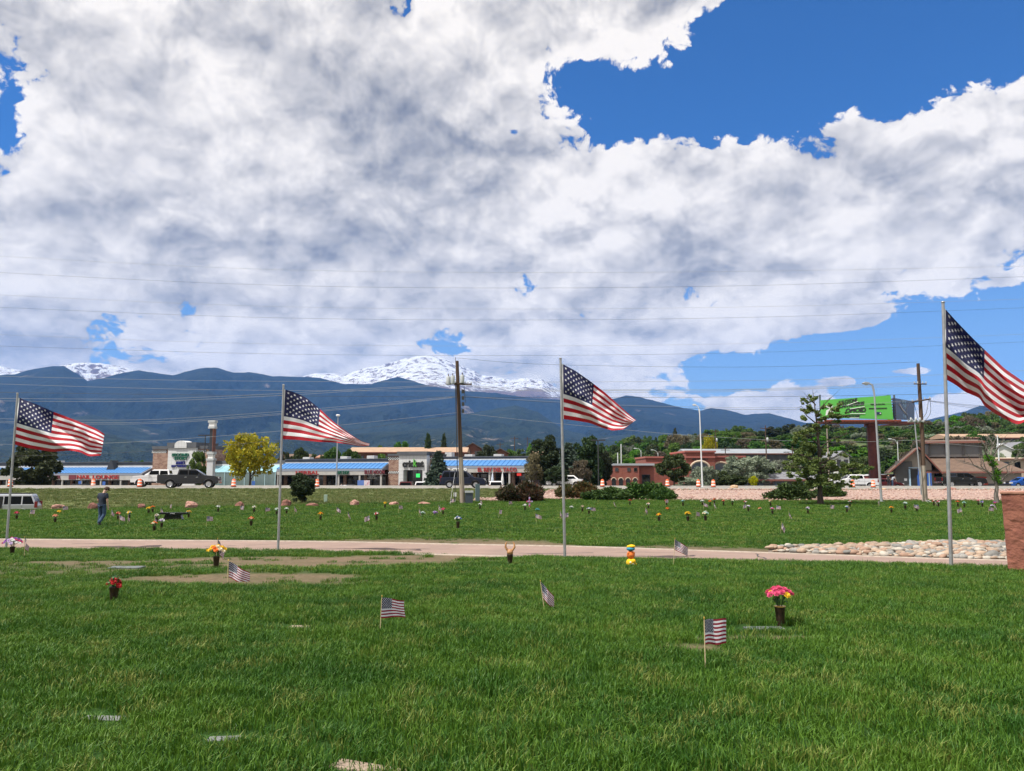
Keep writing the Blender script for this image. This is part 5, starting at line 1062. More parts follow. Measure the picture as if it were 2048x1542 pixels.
# little gable dormer over the canopy
u, z = fl(229, 937); MB().prism([(u-.9, z-.2), (u+.9, z-.2), (u+.15, z+1.5), (u-.15, z+1.5)], -1.0, .6).obj('dormer', mat('dark_slate', (.03, .035, .045), .7), SM)
canopy('centre', (569, 777), 917.5, 924.5, 926.5, 937.5, 950, nbay=5, seed=3); sign('HERBAL', 614, 942, 949.5, SRED, 2.5, .02, 46); sign('VAPE SHOP', 685, 942, 949, SGRN, 2.5, .03, 26); sign('BLUE MOON', 749, 940.5, 948.5, SMAR, 2.5, .03, 40); sign('NOW', 744, 950.5, 954, WHT, .2, .02, 14, .02); sign('HIRING', 744, 955, 958, WHT, .2, .02, 20, .02)
canopy('right', (872, 1070), 912.5, 918, 920.5, 931.5, 945, nbay=5, seed=4); sign('EL REY DEL TACO', 994, 935.5, 944, SRED, 2.5, .03, 78); sign('KING-STOP', 902, 937, 947, WHT, 2.5, .03, 62)
# hip end of the right canopy
u1 = fl(1070, 950)[0]; ze = fl(971, 931.5, 2.4)[1]; zb1 = fl(971, 920.5, .3)[1]; MB().add([(u1, -2.42, ze), (u1+1.6, -2.42, ze-.02), (u1, .138, zb1), (u1+1.6, .138, ze), (u1, -2.42, ze-.2), (u1+1.6, -2.42, ze-.2), (u1, .138, ze-.2), (u1+1.6, .138, ze-.2)], [(0, 1, 2), (1, 3, 2), (0, 4, 5, 1), (1, 5, 7, 3), (4, 6, 7, 5)]).obj('hip_end', BLUE, SM)
zf = fl(971, 945, 2.4)[1]; MB().box(u1+.002, u1+1.62, -2.46, 10, zf, ze-.21).obj('fascia', FASC, SM)
# rooftop units
for px, w, y0, y1 in [(617, 16, 914.5, 920), (692, 16, 913, 918), (745, 16, 911.5, 917), (940, 16, 909, 914), (998, 16, 908.5, 914), (120, 14, 921.5, 927), (900, 14, 905, 914)]:
    u, z = fl(px, y1, -6); h = abs(fl(px, y0, -6)[1]-z); ww = w/11.5; b_ = bevel(MB().box(u-ww/2, u+ww/2, 5.2, 6.6, z-.4, z+h).obj('rooftop_unit', mat('pale_metal_unit', (.55, .56, .57), .6, (.48, .49, .5), 2), SM), .04)
# checker band helper: separate raised white squares
def checker(px0, px1, y0, y1, off, rows=3):
    u0, z1 = fl(px0, y0, off); u1, z0 = fl(px1, y1, off); s = (z1-z0)/rows; n = int((u1-u0)/s)
    MB().box(u0, u1, -off-.01, -off+.2, z0, z1).obj('checker_band', SBLK, SM); w = MB()
    for r in range(rows):
        for k in range(n):
            if (r+k) % 2 == 0: w.box(u0+k*s+.01, u0+(k+1)*s-.01, -off-.03, -off-.011, z0+r*s+.01, z0+(r+1)*s-.01)
    w.obj('checker_squares', WHT, SM)
# sign tower one
def tower(px0, px1, ytop, ybase, off, m, depth=4.0, cap=None, capm=CAPM, capo=.18):
    u0 = fl(px0, 950, off)[0]; u1 = fl(px1, 950, off)[0]; z1 = fl((px0+px1)/2, ytop, off)[1]; z0 = fl((px0+px1)/2, ybase, off)[1] if ybase else -.6
    o = MB().box(u0, u1, -off, -off+depth, z0, z1).obj('tower_wall', m, SM)
    if cap: zc = fl((px0+px1)/2, cap, off)[1]; MB().prism([(u0-capo, zc), (u1+capo, zc), (u1+capo*.4, z1+.003), (u0-capo*.4, z1+.003)], -off-capo, -off+depth+capo, ax='y').obj('cornice', capm, SM)
    return u0, u1, z0, z1
tower(304, 334, 899, None, 2.2, BRK, 5, 892.5); tower(390, 413, 898, None, 2.2, BRK, 5, 891.5); checker(304, 334, 901, 906, 2.2); checker(390, 413, 900, 905, 2.2)
tower(334, 390, 896, None, 2.8, TILE, 5.6, 885)
u0, z0 = fl(350.5, 896, 2.85); u1, z1 = fl(375, 881, 2.85); r_ = (u1-u0)/2; prof = [(u0, z0), (u1, z0)]+[((u0+u1)/2+r_*math.cos(a), (z1-r_*.62)+r_*.62*math.sin(a)) for a in np.linspace(0, math.pi, 11)]
MB().prism(prof, -3.05, -1.2).obj('arched_panel', TILE, SM)
sign('SECOND', 361, 907, 913, SGRN, 2.86, .05, 34, .12); sign('STORY', 362, 914, 920, SGRN, 2.86, .05, 26, .12); sign("ANNA'S", 361, 923, 929, SBLU, 2.86, .03, 18, .12); sign('BAY WINDOW', 361, 930, 934.5, SBLU, 2.86, .04, 36, .12)
# greenhouse front
u0 = fl(429, 950)[0]; u1 = fl(568, 950)[0]; zp = fl(500, 921)[1]; zt = fl(500, 931, .2)[1]; ze = fl(500, 944.5, 2.6)[1]
MB().box(u0, u1, .3, 16, -.6, zp-.6).obj('wall', WALLD, SM); MB().box(u0, u1, .28, 16, zp-.598, zp).obj('parapet', CAPM, SM); MB().box(u0, u1, .12, .278, zt, zp-.61).obj('band', BAND, SM)
GLR = mat('greenhouse_roof_glass', (.30, .52, .58), .15, (.26, .47, .54), 1, spec=.7); GLW = mat('greenhouse_wall_glass', (.10, .15, .15), .08, (.14, .19, .18), .6, spec=.8); TEAL = mat('pale_teal_frame', (.38, .55, .58), .6)
n = 7; w = (u1-u0)/n
for k in range(n):
    a = u0+k*w; p = MB().add([(a+.05, -2.6, ze), (a+w-.05, -2.6, ze), (a+w-.05, .118, zt), (a+.05, .118, zt), (a+.05, -2.6, ze-.03), (a+w-.05, -2.6, ze-.03), (a+w-.05, .118, zt-.03), (a+.05, .118, zt-.03)], [(0, 1, 2, 3), (7, 6, 5, 4), (0, 4, 5, 1), (1, 5, 6, 2), (2, 6, 7, 3), (3, 7, 4, 0)]).obj('roof_pane', GLR, SM)
    MB().box(a+.05, a+w-.05, -2.58, -2.55, lot_z(a)+.3, ze-.04).obj('wall_pane', GLW, SM)
fb = MB()
for k in range(n+1):
    a = u0+k*w; fb.box(a-.05, a+.05, -2.63, -2.52, -.3, ze); fb.tube([(a, -2.6, ze+.02), (a, .1, zt+.02)], .05, 6, True, False)
fb.box(u0, u1, -2.64, -2.53, ze-.02, ze+.05); fb.tube([(u0, -1.3, (ze+zt)/2+.02), (u1, -1.3, (ze+zt)/2+.02)], .035, 6); fb.obj('frame', TEAL, SM)
# sign tower two
tower(777, 798, 912, None, 1.2, BRK, 4, 907.5); tower(852, 872, 912, None, 1.2, BRK, 4, 907.5); checker(777, 798, 914, 919.5, 1.2); checker(852, 872, 914, 919.5, 1.2); checker(777, 798, 942.5, 947, 1.22, 2); checker(852, 872, 942.5, 947, 1.22, 2)
uL, uR = fl(797, 950, 2.6)[0], fl(853, 950, 2.6)[0]; zt = fl(825, 910, 2.6)[1]; zo = fl(825, 940, 2.6)[1]; oa, ob = fl(806.5, 950, 2.6)[0], fl(845, 950, 2.6)[0]
MB().box(uL, uR, -2.6, 2, zo, zt).obj('tower_wall', TILE, SM); MB().box(uL, oa, -2.6, -1.2, -.6, zo-.002).obj('tower_leg', TILE, SM); MB().box(ob, uR, -2.6, -1.2, -.6, zo-.002).obj('tower_leg', TILE, SM); zc = fl(825, 903, 2.6)[1]
MB().prism([(uL-.25, zc), (uR+.25, zc), (uR+.1, zt+.003), (uL-.1, zt+.003)], -2.85, 2.2).obj('cornice', CAPM, SM)
sign('cricket', 826, 921, 935, SBLK, 2.66, .05, 42, .15); v_ = sign('k', 829.5, 919, 934, mat('sign_lime', (.10, .42, .05), .5), 2.86, .03, 7, .05)
dv = MB().box(oa, ob, -.9, -.86, lot_z(oa)+.05, zo-.05).obj('shop_window', DKG, SM); fb = MB()
for q in range(5): x = oa+(ob-oa)*q/4; fb.box(x-.04, x+.04, -.96, -.905, lot_z(oa), zo-.05)
fb.obj('frame', FRAME, dv)
def emis(name, c, s):
    m = bpy.data.materials.new(name); m.use_nodes = True; b = m.node_tree.nodes['Principled BSDF']; b.inputs['Base Color'].default_value = (*c, 1); b.inputs['Emission Color'].default_value = (*c, 1); b.inputs['Emission Strength'].default_value = s; return m
u, z = fl(836, 951, 1.0); MB().box(u-.32, u+.32, -1.04, -.98, z-.3, z+.3).obj('lit_sign', emis('green_neon', (.05, .7, .15), .9), dv); u, z = fl(1038, 949, .3); MB().box(u-.35, u+.35, -.3, -.25, z-.2, z+.2).obj('lit_sign', emis('red_neon', (.7, .05, .04), .7), SM)
MB().box(-12, LLEN+6, -5.5, -2.9, 0, 0).obj('walkway', PAVE, SM).hide_render = False
bpy.data.objects.remove([o for o in SM.children if o.name.startswith('walkway')][0])
# ---------------------------------------------------------------- other buildings
def bld(name, px, Y, lab, rz=0.0, grp=None):
    X = P(px, 950, Y).x; return empty(name, (X, Y, gz1(X, Y)), rz, lab, 'building', grp)
def zat(py, Y): return P(1024, py, Y).z
ROOFB = mat('brown_shingles', (.16, .105, .075), .95, (.12, .078, .058), 1.5, 6, .5, 8); ROOFT = mat('tan_shingles', (.40, .27, .18), .95, (.33, .22, .15), 1, 6, .4, 6); ROOFG = mat('grey_shingles', (.20, .20, .215), .95, (.15, .15, .165), 1.5, 6, .4, 8); MET = mat('light_metal_roof', (.27, .29, .31), .6, (.23, .25, .27), .3); WRED = mat('red_brown_siding', (.18, .075, .055), .9, (.14, .06, .045), .6); WTAN = mat('tan_stucco', (.55, .44, .32), .9, (.48, .38, .28), .5); WGRY = mat('grey_stucco', (.33, .315, .30), .9, (.27, .26, .25), .6); WWHT = mat('white_siding', (.70, .69, .66), .85); WDK = mat('dark_siding', (.10, .10, .11), .9, (.07, .07, .08), .5); WBLU = mat('blue_grey_siding', (.10, .13, .16), .85, (.08, .1, .13), .5); FASR = mat('reddish_fascia', (.20, .075, .055), .8)
def windows(root, xs_, z0, z1, w, y, m=DKG, fm=FRAME, name='window'):
    for x in xs_:
        o = MB().box(x-w/2, x+w/2, y-.05, y-.01, z0, z1).obj(name, m, root); f = MB(); t = .06
        f.box(x-w/2-t, x-w/2, y-.08, y-.004, z0-t, z1+t); f.box(x+w/2, x+w/2+t, y-.08, y-.004, z0-t, z1+t); f.box(x-w/2, x+w/2, y-.08, y-.004, z1, z1+t); f.box(x-w/2, x+w/2, y-.08, y-.004, z0-t, z0); f.obj('frame', fm, o)
def gable_house(name, px0, px1, ridge_y, eave_y, Y, depth, lab, wall, roof, axis='x', rz=0, grp=None, nwin=3, wtop=None, over=.5, base=None, winz=(1.0, 2.2)):
    """axis x: ridge runs across the view; axis y: gable end faces the camera"""
    r = bld(name, (px0+px1)/2, Y, lab, rz, grp); 
    if base is not None: r.location.z = base
    z0 = r.location.z; w = (px1-px0)/F*Y; zr = zat(ridge_y, Y)-z0; ze = zat(eave_y, Y)-z0
    MB().box(-w/2, w/2, 0, depth, -3, ze).obj('wall', wall, r)
    if axis == 'x':
        MB().prism([(-over, ze-.05), (depth+over, ze-.05), (depth+over, ze+.1), (depth/2, zr), (-over, ze+.1)], -w/2-over, w/2+over, ax='x').obj('roof', roof, r); MB().box(-w/2-over-.02, w/2+over+.02, -over-.06, -over-.002, ze-.16, ze+.12).obj('fascia', FASR, r)
    else:
        MB().prism([(-w/2, ze), (w/2, ze), (0, zr-.12)], 0.0, depth).obj('gable', wall, r); MB().prism([(-w/2-over, ze-.12), (0, zr-.1), (w/2+over, ze-.12), (w/2+over, ze+.04), (0, zr+.08), (-w/2-over, ze+.04)], -over, depth+over).obj('roof', roof, r)
    if nwin: windows(r, [(-w/2+w*(k+.5)/nwin) for k in range(nwin)], ze-winz[1], ze-winz[0]+.35, min(1.4, w/nwin*.5), 0)
    return r
gable_house('motel', 698, 930, 893, 905, 205, 12, 'long low motel with a tan roof and red brown walls', WRED, ROOFT, nwin=14, winz=(1.2, 2.3))
gable_house('house', 560, 612, 907, 918, 182, 9, 'low brown roofed house half hidden behind the mall roof', WTAN, ROOFB, nwin=3); gable_house('house', 634, 660, 909, 916, 186, 8, 'small reddish house between trees behind the mall', WRED, mat('red_tan_roof', (.34, .18, .12), .95), nwin=2)
gable_house('house', 928, 962, 886, 898, 225, 10, 'brown house with its gable end over the restaurant roof', WRED, ROOFB, 'y', nwin=2); gable_house('house', 985, 1016, 897, 907, 205, 9, 'dark red house with a low gable beside the round pine', WRED, ROOFB, 'y', nwin=2); gable_house('house', 1068, 1086, 901, 908, 170, 8, 'small tan house between the pines', WTAN, ROOFT, nwin=1)
# flat roofed brick building
r = bld('brick_building', 1262, 138, 'flat roofed red brick building with small arched windows', R(-6)); z0 = r.location.z; zt = zat(931, 138)-z0; s = 138/F
MB().box(-47*s, 16*s, 0, 16, -1, zt).obj('wall', BRR, r); MB().box(16.02*s, 46*s, .9, 15, -1, zt-.1).obj('side_wall', BRR, r); MB().box(-47.5*s, 46.5*s, -.12, 16.1, zt+.002, zt+.35).obj('parapet', mat('grey_coping', (.34, .36, .38), .8), r)
for dx in (-40, -28, -4, 9): windows(r, [dx*s], zt-.95, zt-.45, .45, 0, name='small_window')
for dx in (-34, -20, -6, 8):
    x = dx*s; o = MB().prism([(x-.35, zt-3.4), (x+.35, zt-3.4), (x+.35, zt-2.5)]+[(x+.35*math.cos(a), zt-2.5+.35*math.sin(a)) for a in np.linspace(.3, math.pi-.3, 6)]+[(x-.35, zt-2.5)], -.04, -.01).obj('arched_window', DKG, r); MB().tube([(x+.42*math.cos(a), -.06, zt-2.5+.42*math.sin(a)) for a in np.linspace(0, math.pi, 9)], .07, 6).obj('arch_trim', WTAN, o)
windows(r, [30*s], zt-3.2, zt-1.6, 1.3, .9)
# fire station
r = bld('fire_station', 1398, 158, 'red brick fire station with arched bays and a stepped cornice', R(0)); z0 = r.location.z; s = 158/F; zc = zat(905, 158)-z0; zw = zat(915, 158)-z0; zl = zat(916, 158)-z0
MB().box(-28*s, 30*s, -1, 14, -1, zc).obj('wall', BRR, r); MB().box(30.02*s, 92*s, 0, 14, -1, zw).obj('wing', BRR, r); MB().box(-104*s, -28.02*s, 1, 14, -1, zl).obj('wing', BRR, r); CORN = mat('red_cornice', (.34, .11, .085), .85)
for a, b, zz, y in ((-28, 30, zc, -1), (30.2, 92, zw, 0), (-104, -28.2, zl, 1)):
    MB().box(a*s-.15, b*s+.15, y-.35, 14.2, zz+.002, zz+.35).obj('cornice', CORN, r); MB().box(a*s-.05, b*s+.05, y-.2, y-.002, zz-1.1, zz-.75).obj('string_course', CORN, r)
for x0, rr, y in ((0, 1.7, -1), (44*s, 1.5, 0), (74*s, 1.4, 0)):
    zc_ = zat(938, 158)-z0; MB().prism([(x0-rr, -1), (x0+rr, -1), (x0+rr, zc_)]+[(x0+rr*math.cos(a), zc_+rr*.8*math.sin(a)) for a in np.linspace(.2, math.pi-.2, 8)]+[(x0-rr, zc_)], y-.05, y-.01).obj('arched_bay', DKG, r); MB().tube([(x0+(rr+.2)*math.cos(a), y-.06, zc_+(rr+.2)*.8*math.sin(a)) for a in np.linspace(0, math.pi, 13)], .22, 6).obj('arch_trim', WTAN, r)
me = text_mesh('FIRE STATION 4', .75, .03, .02); o = link('lettering', me, r, SBLK); o.rotation_euler = (R(90), 0, 0); o.location = (0, -1.06, zat(918.5, 158)-z0); o.scale.x = 33*s/5.6
gable_house('warehouse', 1378, 1592, 896, 907.5, 222, 16, 'long warehouse with a light grey metal roof behind the fire station', WDK, MET, nwin=0)
for k in range(9):
    pass
gable_house('shed', 1517, 1640, 943.5, 960, 116, 8, 'low shed with a grey shingled roof and blue grey walls', WBLU, ROOFG, nwin=3, winz=(.5, 1.2)); gable_house('house', 1672, 1700, 902, 914, 190, 9, 'grey gabled house beyond the park tree', WWHT, ROOFG, 'y', nwin=2)
gable_house('hill_motel', 1905, 2100, 866, 876, 240, 12, 'long building with a tan roof on the hillside', WDK, ROOFT, nwin=10); gable_house('house', 1975, 2040, 888, 908, 205, 10, 'pale gabled house with a white roof on the slope', WWHT, mat('white_roof', (.72, .74, .76), .7), 'y', nwin=1, rz=R(-20)); gable_house('house', 2018, 2075, 884, 900, 212, 10, 'cream house with a grey gable behind the pale gabled house', WTAN, ROOFG, 'y', nwin=2); gable_house('house', 2004, 2090, 914, 918, 170, 12, 'long tan building beside the brown roofed garage', WTAN, WTAN, nwin=4); gable_house('house', 1990, 2018, 841, 850, 370, 10, 'small brown roofed house high on the hillside', WWHT, ROOFB, nwin=2)
gable_house('container', 1752, 1800, 948, 951, 128, 5, 'red corrugated container with a white top beyond the billboard post', mat('red_corrugated', (.22, .045, .03), .7, (.15, .03, .02), 9, 2, stretch=(1, 1, .02)), WHT, nwin=0, over=.1)
# ---------------------------------------------------------------- brown roofed garage at the right
Yg_ = 118.0; r = bld('garage', 1930, Yg_, 'brown shingled garage with a clerestory roof and blue bay frames', R(-22)); r.scale = (.885, .885, 1); z0 = r.location.z; s = Yg_/F; ox = 1930
def gx(px): return (px-ox)*s
def gzz(py): return zat(py, Yg_)-z0
STU = mat('beige_stucco', (.46, .40, .33), .9, (.40, .345, .285), .5); DGW = mat('dark_grey_wall', (.13, .125, .12), .9, (.10, .10, .095), .6)
MB().box(gx(1866), gx(2042), 1.2, 15, -1, gzz(944)).obj('wall', STU, r); MB().box(gx(1866), gx(2042), 1.12, 1.198, -1, gzz(967)).obj('plinth', DGW, r)
ro = MB().add([(gx(1852), -.4, gzz(943.5)), (gx(2052), -.4, gzz(943.5)), (gx(1985), 7.4, gzz(909)), (gx(1858), 7.4, gzz(909)), (gx(1852), 16, gzz(943.5)), (gx(2052), 16, gzz(943.5)), (gx(1985), 8.6, gzz(909)), (gx(1858), 8.6, gzz(909)),
               (gx(1852), -.4, gzz(945.5)), (gx(2052), -.4, gzz(945.5)), (gx(1852), 16, gzz(945.5)), (gx(2052), 16, gzz(945.5))], [(0, 1, 2, 3), (1, 5, 6, 2), (5, 4, 7, 6), (4, 0, 3, 7), (3, 2, 6, 7), (0, 8, 9, 1), (1, 9, 11, 5), (5, 11, 10, 4), (4, 10, 8, 0), (8, 10, 11, 9)]).obj('roof', ROOFB, r)
MB().box(gx(1852)-.05, gx(2052)+.05, -.52, -.402, gzz(946.5), gzz(943)).obj('fascia', FASR, r)
cl_ = MB().prism([(gx(1868), gzz(912)), (gx(1978), gzz(912)), (gx(1978), gzz(884)), (gx(1868), gzz(884))], 6.2, 12).obj('clerestory', WGRY, r)
for k in range(4): x = gx(1869+k*35.8); MB().box(x-.16, x+.16, 5.9, 6.198, gzz(909), gzz(884)).obj('post', DGW, cl_)
for k in range(3): MB().box(gx(1872+k*35.8), gx(1901+k*35.8), 6.15, 6.19, gzz(907), gzz(887)).obj('window', mat('grey_panel', (.15, .155, .16), .5), cl_)
MB().prism([(5.0, gzz(883.5)), (13, gzz(876)), (13, gzz(873.5)), (5.0, gzz(880.5))], gx(1852), gx(1984), ax='x').obj('clerestory_roof', ROOFB, r); MB().box(gx(1852), gx(1984), 4.9, 4.998, gzz(884), gzz(880)).obj('clerestory_fascia', FASR, r)
# gabled bay at the left with blue frames
ap, lf, rt = (gx(1838), gzz(893)), (gx(1774), gzz(944)), (gx(1884), gzz(946)); MB().add([(lf[0], -1.6, lf[1]), (ap[0], -1.6, ap[1]), (ap[0], 12, ap[1]), (lf[0], 12, lf[1]), (lf[0], -1.6, lf[1]-.22), (ap[0], -1.6, ap[1]-.22), (ap[0], 12, ap[1]-.22), (lf[0], 12, lf[1]-.22)], [(0, 1, 2, 3), (7, 6, 5, 4), (0, 4, 5, 1), (3, 2, 6, 7), (0, 3, 7, 4)]).obj('gable_roof', ROOFB, r)
MB().add([(ap[0]+.004, -1.6, ap[1]), (rt[0], -1.6, rt[1]), (rt[0], 6, rt[1]), (ap[0]+.004, 6, ap[1]), (ap[0]+.004, -1.6, ap[1]-.22), (rt[0], -1.6, rt[1]-.22), (rt[0], 6, rt[1]-.22), (ap[0]+.004, 6, ap[1]-.22)], [(0, 1, 2, 3), (7, 6, 5, 4), (0, 4, 5, 1), (1, 5, 6, 2)]).obj('gable_roof', ROOFB, r)
MB().tube([(lf[0], -1.68, lf[1]-.1), (ap[0], -1.68, ap[1]-.1)], .13, 4, True, False).obj('barge_board', FASR, r); MB().tube([(ap[0], -1.68, ap[1]-.1), (rt[0], -1.68, rt[1]-.1)], .13, 4, True, False).obj('barge_board', FASR, r)
MB().prism([(gx(1793), -1), (gx(1864), -1), (gx(1864), gzz(928)), (gx(1838), gzz(898)), (gx(1793), gzz(932))], .2, 11).obj('gable_wall', STU, r); MB().box(gx(1790), gx(1824), -.4, .19, -1, gzz(922)).obj('grey_wall', DGW, r)
BFR = mat('blue_door_frame', (.03, .10, .36), .6); LBL = mat('light_blue_frame', (.36, .50, .60), .6)
for a, b, y0, y1, m in [(1816, 1819.5, 938, 979, LBL), (1835, 1838, 936, 979, BFR), (1838.3, 1840.5, 936, 979, LBL), (1833, 1834.8, 950, 979, BFR), (1853, 1856, 946, 979, BFR), (1856.3, 1858, 946, 979, LBL), (1859, 1862, 946, 979, BFR), (1816, 1841, 934.5, 936, LBL)]: MB().box(gx(a), gx(b), -.62, -.402, gzz(y1), gzz(y0)).obj('bay_frame', m, r)
MB().box(gx(1820), gx(1834), -.44, -.404, -.3, gzz(938)).obj('bay_opening', SBLK, r); MB().box(gx(1840.6), gx(1853), .12, .18, -.3, gzz(940)).obj('bay_opening', SBLK, r)
windows(r, [gx(1878)], gzz(964), gzz(946.5), 15*s, 1.1); 
for y0, y1, a, b in ((953.5, 961, 1943, 1974), (964.5, 970, 1953, 1976)):
    bn = MB().box(gx(a), gx(b), 1.02, 1.08, gzz(y1), gzz(y0)).obj('banner', mat('red_banner', (.48, .07, .045), .7), r); me = text_mesh('SMOG TEST' if y0 < 960 else 'TIRES', .28, .01, .006); o = link('lettering', me, bn, WHT); o.rotation_euler = (R(90), 0, 0); o.location = ((gx(a)+gx(b))/2, 1.0, (gzz(y0)+gzz(y1))/2)
MB().prism([(gx(1848)+.25*math.cos(a), gzz(916)+.55*math.sin(a)) for a in np.linspace(0, 2*math.pi, 12, endpoint=False)], .1, .19).obj('wall_lamp', WGRY, r)
MB().box(gx(1806), gx(1812), -.46, -.402, gzz(962), gzz(957)).obj('sign_plate', WHT, r)
# ---------------------------------------------------------------- poles, lamps, signs
WPOLE = mat('weathered_pole_wood', (.11, .065, .042), .95, (.06, .038, .028), 3, 6, .7, stretch=(1, 1, .08)); WPOLEG = mat('pale_pole_wood', (.40, .34, .27), .95, (.27, .22, .17), 3, 6, .6, stretch=(1, 1, .08)); BLKM = mat('black_metal', (.03, .03, .032), .5); PORC = mat('grey_porcelain', (.46, .48, .48), .4); TRAN = mat('transformer_grey', (.42, .44, .44), .5); GALV = mat('lamp_post_grey', (.40, .41, .42), .5, metal=.4); LWH = mat('lamp_post_white', (.66, .68, .68), .5)
def pole_pts(base, top, n=6): b = G(*base, hi=100); t = P(*top, b.y); return b, [b.lerp(t, k/(n-1)) for k in range(n)]
b, pts = pole_pts((925, 1007), (914, 722)); UP = empty('utility_pole', b, 0, 'brown wooden utility pole with transformers standing at the lawn edge', 'utility pole'); L0 = [p-b for p in pts]
k = b.y/F
def rel(px, py, o=b, dy=0): q = P(px, py, o.y+dy); return q-o
def onp(frac): return L0[0].lerp(L0[-1], frac)
MB().tube([onp(.32), onp(.66), onp(1)], [.165, .15, .13], 12).obj('shaft', WPOLE, UP); MB().tube([onp(-.02), onp(.1), onp(.319)], [.21, .19, .166], 12).obj('shaft_base', WPOLEG, UP)
c0 = rel(917, 768); MB().box(c0.x-.95, c0.x+.35, c0.y-.28, c0.y-.18, c0.z-.06, c0.z+.06).obj('crossarm', WPOLE, UP); MB().box(c0.x-.35, c0.x+1.0, c0.y+.18, c0.y+.28, c0.z-.05, c0.z+.07).obj('crossarm', WPOLE, UP)
for dx, dz, m in [(-.42, .28, TRAN), (.30, .34, TRAN), (-.75, .22, TRAN)]:
    x = c0.x+dx; z = c0.z+dz; t_ = MB().lathe([(0, z-.32), (.15, z-.32), (.155, z-.28), (.155, z+.26), (.12, z+.32), (0, z+.33)], 12, Matrix.Translation((x, -.3, 0))).obj('transformer', m, UP); MB().lathe([(.03, z+.32), (.05, z+.36), (.03, z+.40), (.05, z+.44), (.02, z+.5)], 8, Matrix.Translation((x, -.3, 0))).obj('bushing', WPOLE, t_)
for dx in (-.9, -.75, -.2, .3, .5, .7, .95): x = c0.x+dx; z = c0.z+.06; MB().lathe([(.012, z-.1), (.05, z), (.03, z+.04), (.05, z+.08), (.03, z+.12), (.01, z+.16)], 8, Matrix.Translation((x, .23 if dx > 0 else -.23, 0))).obj('insulator', PORC, UP)
for (a, c, w) in [((911, 770), (915, 955), .035), ((911, 955), (909, 1002), .03), ((928, 770), (931, 805), .02)]: MB().tube([rel(*a, dy=-.25), rel(*c, dy=-.25)], w, 6).obj('conduit', BLKM, UP)
for py in (783, 796, 808, 822): q = rel(922, py, dy=-.2); bevel(MB().box(q.x+.05, q.x+.25, q.y-.08, q.y+.08, q.z-.14, q.z+.14).obj('bracket_box', BLKM, UP), .02)
MB().tube([onp(.98)+Vector((-.1, 0, 0)), onp(.98)+Vector((-.12, 0, .5))], .02, 6).obj('top_pin', BLKM, UP)
MB().tube([rel(910, 945, dy=.2), rel(900, 1008, dy=-1.2)], .012, 5).obj('guy_wire', STEEL, UP)
b2, pts2 = pole_pts((1850, 1004), (1836, 727)); UP2 = empty('utility_pole', b2, 0, 'leaning wooden utility pole with two crossarms in front of the garage', 'utility pole'); L1 = [p-b2 for p in pts2]
def onq(f): return L1[0].lerp(L1[-1], f)
def rel2(px, py, dy=0): q = P(px, py, b2.y+dy); return q-b2
MB().tube([onq(.26), onq(.45)+Vector((.05, 0, 0)), onq(1)], [.17, .16, .12], 12).obj('shaft', WPOLE, UP2); MB().tube([onq(-.02), onq(.259)], [.22, .171], 12).obj('shaft_base', WPOLEG, UP2)
for (x0, x1, y, t_) in [(1828, 1853, 768, .05), (1824, 1861, 800, .06), (1816, 1848, 843, .07)]:
    a = rel2(x0, y+ (4 if y == 800 else 0), -.22); c = rel2(x1, y-(2 if y == 800 else 0), -.22); MB().tube([a, c], t_, 6, True, False).obj('crossarm', WPOLE if y < 840 else TRAN, UP2)
    for f in (.03, .3, .7, .97): q = a.lerp(c, f); MB().lathe([(.012, q.z), (.045, q.z+.08), (.03, q.z+.12), (.045, q.z+.16), (.01, q.z+.2)], 8, Matrix.Translation((q.x, q.y, 0))).obj('insulator', PORC, UP2)
for (p0, p1, p2) in [((1827, 803), (1833, 825), (1836, 838)), ((1857, 800), (1853, 825), (1846, 835)), ((1860, 800), (1861, 825), (1850, 842)), ((1822, 804), (1812, 820), (1818, 843))]: MB().tube(catmull([rel2(*p0, -.25), rel2(*p1, -.3), rel2(*p2, -.25)], 5), .018, 5).obj('jumper_cable', BLKM, UP2)
for px in (1822, 1832, 1840): q = rel2(px, 840, -.25); MB().lathe([(.0, q.z-.15), (.08, q.z-.13), (.08, q.z+.12), (.03, q.z+.2)], 8, Matrix.Translation((q.x, q.y, 0))).obj('cutout_switch', PORC, UP2)
MB().tube([rel2(1829, 842, -.2), rel2(1836, 910, -.2), rel2(1843, 990, -.25)], .05, 6).obj('conduit', GALV, UP2)
for dx in (1, 3): MB().tube([rel2(1850+dx, 1000, 0), rel2(1852+dx*5, 1006, -1.4)], .03, 5).obj('guy_stub', GALV, UP2)
